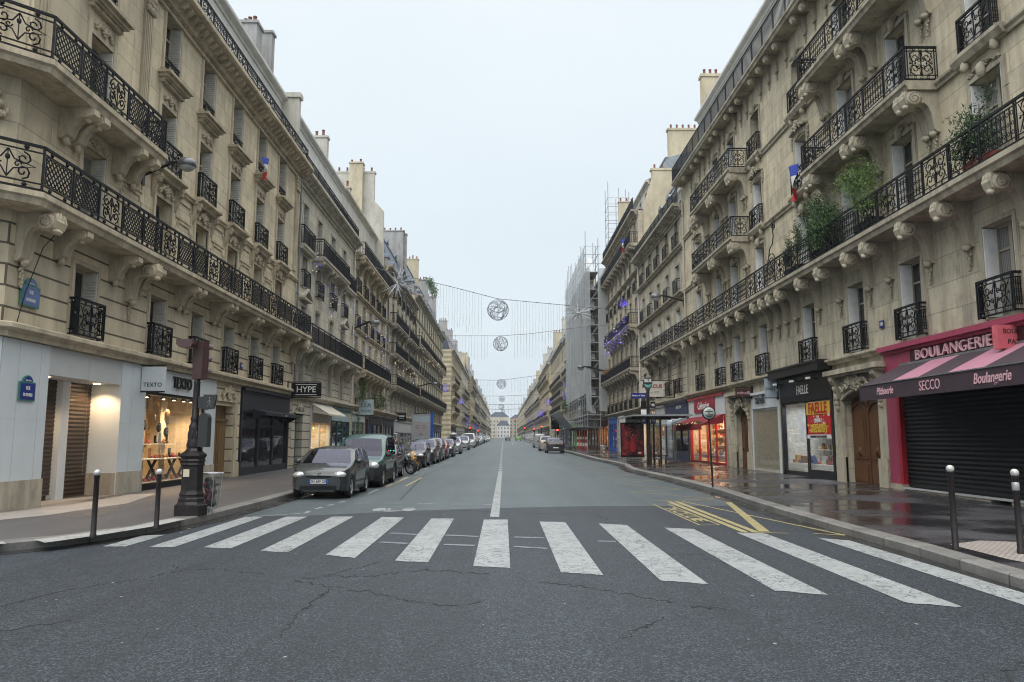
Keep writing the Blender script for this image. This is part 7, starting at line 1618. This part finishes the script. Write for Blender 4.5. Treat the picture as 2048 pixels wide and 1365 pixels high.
plant('oleander', 'oleander in a red trough near the right edge of the picture', 11.45, 17.7, 8.16, [((0,.1,.9),.35,.6,.55,1300),((0,.5,.6),.3,.5,.4,600),((0,-.2,1.45),.25,.3,.35,260)], [M['leaf3'], M['leaf1'], M['leaf3']], .15, (1.1,.34,.26,P_('red_trough', (.30,.05,.035))), 10, .9, .2)
plant('cypress', 'upright dark cypress pair on the long right balcony', 11.5, 29.8, 8.16, [((0,-.4,1.35),.14,.16,.6,900),((0,.5,1.1),.16,.18,.5,800),((0,.9,.9),.14,.2,.4,600)], [M['leaf3'], M['leaf1']], .10, (1.5,.35,.32,M['dark']), 3, 1.6, .3)
plant('shrub', 'green shrub with hanging shoots on the window of the ochre house', -10.3, 56.5, 4.5, [((0,0,.5),.3,.8,.6,900),((0,.6,1.3),.15,.2,.9,450)], GRN, .12, None, 0)
plant('shrub', 'wide green window box in the middle of the ochre house', -10.3, 61.8, 4.4, [((0,0,.5),.3,.5,.6,600)], GRN, .12, None, 0)
plant('shrub', 'bushy window box at the far end of the ochre house', -10.3, 65.9, 4.4, [((0,0,.5),.3,1.4,.5,1100)], GRN, .12, None, 0)
plant('creeper', 'pale green creeper in the shop front under the blue sign', -10.2, 55.2, 1.2, [((0,0,1.2),.12,.3,1.1,500)], [M['leaf2'], M['leaf1']], .10, None, 0)
plant('balcony_plants', 'small potted plants behind the upper corner balcony lattice', -10.2, 19.4, 10.05, [((0,0,.25),.15,.9,.2,420)], GRN, .09, None, 0)
plant('ivy', 'dark green planting on the pale house just past the scaffolding', 11.2, 127, 7.2, [((0,0,.9),.4,2.6,.9,700)], GRN, .35, None, 0)
plant('ivy', 'ivy hanging at the first floor of the pale house past the scaffolding', 11.2, 138, 7.0, [((0,0,1.2),.4,2.0,1.3,600)], GRN, .4, None, 0)
plant('balcony_plants', 'orange flowers along the lowest black balcony by the netting', 11.1, 84, 8.9, [((0,0,.15),.15,2.6,.2,600)], [P_('orange_flower', (.45,.16,.08)), M['leaf1']], .12, None, 0)
plant('roof_shrubs', 'shrubs on the roof edge of the dark roofed house', -11.6, 124, 25.6, [((0,0,.6),.6,4.5,.7,800)], GRN, .4, None, 0)
plant('fir_garland', 'fir garland with baubles under the red bakery style awning', 11.0, 46.2, 2.62, [((0,-2.6,0),.16,1.0,.14,1100),((0,0,-.05),.16,1.2,.14,1300),((0,2.6,0),.16,1.0,.14,1100)], [M['leaf3'], M['leaf3'], M['leaf1']], .08, None, 0, .1, .2, 'christmas garland')
scene.objects['fir_garland']['label'] = 'fir garland with small lamps under the dark red awning'; gb = MB()
for k in range(34): gb.ball((R.uniform(-.15,.15), R.uniform(-3.4,3.4), R.uniform(-.15,.12)), .028, n=6, m=4)
gb.build('bulb', [M['goldl']], scene.objects['fir_garland'])
# giant metal snail on the balcony
t = thing('snail_sculpture', 'big wrought metal snail standing on the right balcony rail', 'sculpture', (11.55, 32.6, 8.2)); p = MB()
p.tube([(0, -.55*math.cos(a)*(1-a/20), 1.0+.55*math.sin(a)*(1-a/20)) for a in [i*.42 for i in range(44)]], .022, 5); p.tube([(0,.62,.2),(0,.55,.9),(0,.1,1.75),(0,-.25,1.9),(0,-.4,2.2),(0,-.3,2.6)], .022, 5)
p.tube([(0, -.45+.2*math.cos(a)*(1-a/16), 2.6+.2*math.sin(a)*(1-a/16)) for a in [i*.5 for i in range(26)]], .02, 5)
for k in range(5): a = .4+k*.5; p.tube([(0,-.45+.2*math.cos(a),2.6+.2*math.sin(a)), (0,-.45+.42*math.cos(a),2.6+.42*math.sin(a))], .012, 4)
p.tube([(0,.6,.1),(0,-.6,.1)], .02, 5); p.build('metal_scroll', [M['iron']], t)
# slack cable across the left corner
t = thing('cable', 'thin black cable hanging down the left corner of the warm house', 'cable', (-10.5, 17.4, 4.2)); p = MB(); p.tube([(-.1,-.6,0),(-.1,-.35,.8),(.0,0,1.9),(.3,.4,2.65)], .012, 4); p.build('wire', [M['dark']], t)
t = thing('cable', 'fine suspension cable from the warm house to the nearest garland', 'cable', (-10.4, 27.0, 10.4)); p = MB(); p.tube([(0,0,0),(.2,6,-.7),(.2,12,-.9),(0,20,-.1),(-.1,30,2.9)], .014, 4); p.build('wire', [M['grey']], t)
EXPO = 0.45
# ================================================================ sky, light, camera
w = bpy.data.worlds.new('World'); scene.world = w; w.use_nodes = True; nt = w.node_tree; bg = nt.nodes['Background']
sky = N(nt, 'ShaderNodeTexSky'); sky.sky_type = 'NISHITA'; sky.sun_disc = False; sky.sun_elevation = math.radians(42); sky.sun_rotation = math.radians(200); sky.air_density = 1.5; sky.dust_density = 4
tc = N(nt, 'ShaderNodeTexCoord'); sp = N(nt, 'ShaderNodeSeparateXYZ'); L(nt, tc.outputs['Generated'], sp.inputs[0])
clouds = noise(nt, 1.6, 5, .55, scaled(nt, tc.outputs['Generated'], (1,1,3)))
# overcast layer: brighter towards the zenith, as a covered sky is
g1 = ramp(nt, mth(nt, 'MAXIMUM', sp.outputs[2], 0), [(0, (.55,.63,.685)), (.28, (.60,.67,.72)), (.56, (.70,.755,.79)), (.68, (1.3,1.34,1.36)), (1, (3.0,2.95,2.85))])
g1 = mixc(nt, 1.0, g1, ramp(nt, clouds, [(.3, (.97,.97,.98)), (.7, (1.03,1.03,1.02))]), 'MULTIPLY')
sk = N(nt, 'ShaderNodeVectorMath'); sk.operation = 'SCALE'; L(nt, sky.outputs[0], sk.inputs[0]); sk.inputs['Scale'].default_value = .08
L(nt, mixc(nt, .92, sk.outputs[0], g1), bg.inputs['Color']); bg.inputs['Strength'].default_value = 1.0
sl = bpy.data.lights.new('sun', 'SUN'); sl.energy = .9; sl.angle = math.radians(40); sl.color = (1, .965, .92)
so = link('sun', sl, None, (0, -20, 60)); d = Vector((math.sin(math.radians(200))*math.cos(math.radians(42)), math.cos(math.radians(200))*math.cos(math.radians(42)), math.sin(math.radians(42))))
so.rotation_euler = d.to_track_quat('Z', 'Y').to_euler()
cd = bpy.data.cameras.new('camera'); cd.sensor_width = 36; cd.lens = FPX/2048*36; cd.clip_start = .1; cd.clip_end = 3000
co = link('camera', cd, None, (0, 0, CAMH)); rot = Matrix((RT, UP, -FW)).transposed(); co.rotation_euler = rot.to_euler(); scene.camera = co
scene.view_settings.view_transform = 'Standard'; scene.view_settings.look = 'None'; scene.view_settings.exposure = EXPO; scene.view_settings.gamma = 1
scene.cycles.max_bounces = 6; scene.cycles.transparent_max_bounces = 12; scene.cycles.use_denoising = True; scene.cycles.caustics_reflective = False; scene.cycles.caustics_refractive = False
scene.cycles.sample_clamp_indirect = 4; scene.cycles.pixel_filter_type = 'BLACKMAN_HARRIS'; scene.cycles.filter_width = 1.1
hz = MB(); hz.box(-40, 40, -45, 780, -2.5, 46); hm = bpy.data.materials.new('haze'); hm.use_nodes = True; hn = hm.node_tree; hn.nodes.remove(hn.nodes['Principled BSDF'])
hv = N(hn, 'ShaderNodeVolumePrincipled'); hv.inputs['Color'].default_value = (.86,.92,1,1); hv.inputs['Density'].default_value = .0003; hv.inputs['Anisotropy'].default_value = .2; L(hn, hv.outputs[0], hn.nodes['Material Output'].inputs['Volume'])
tag(hz.build('haze', [hm]), kind='stuff'); scene.cycles.volume_bounces = 0
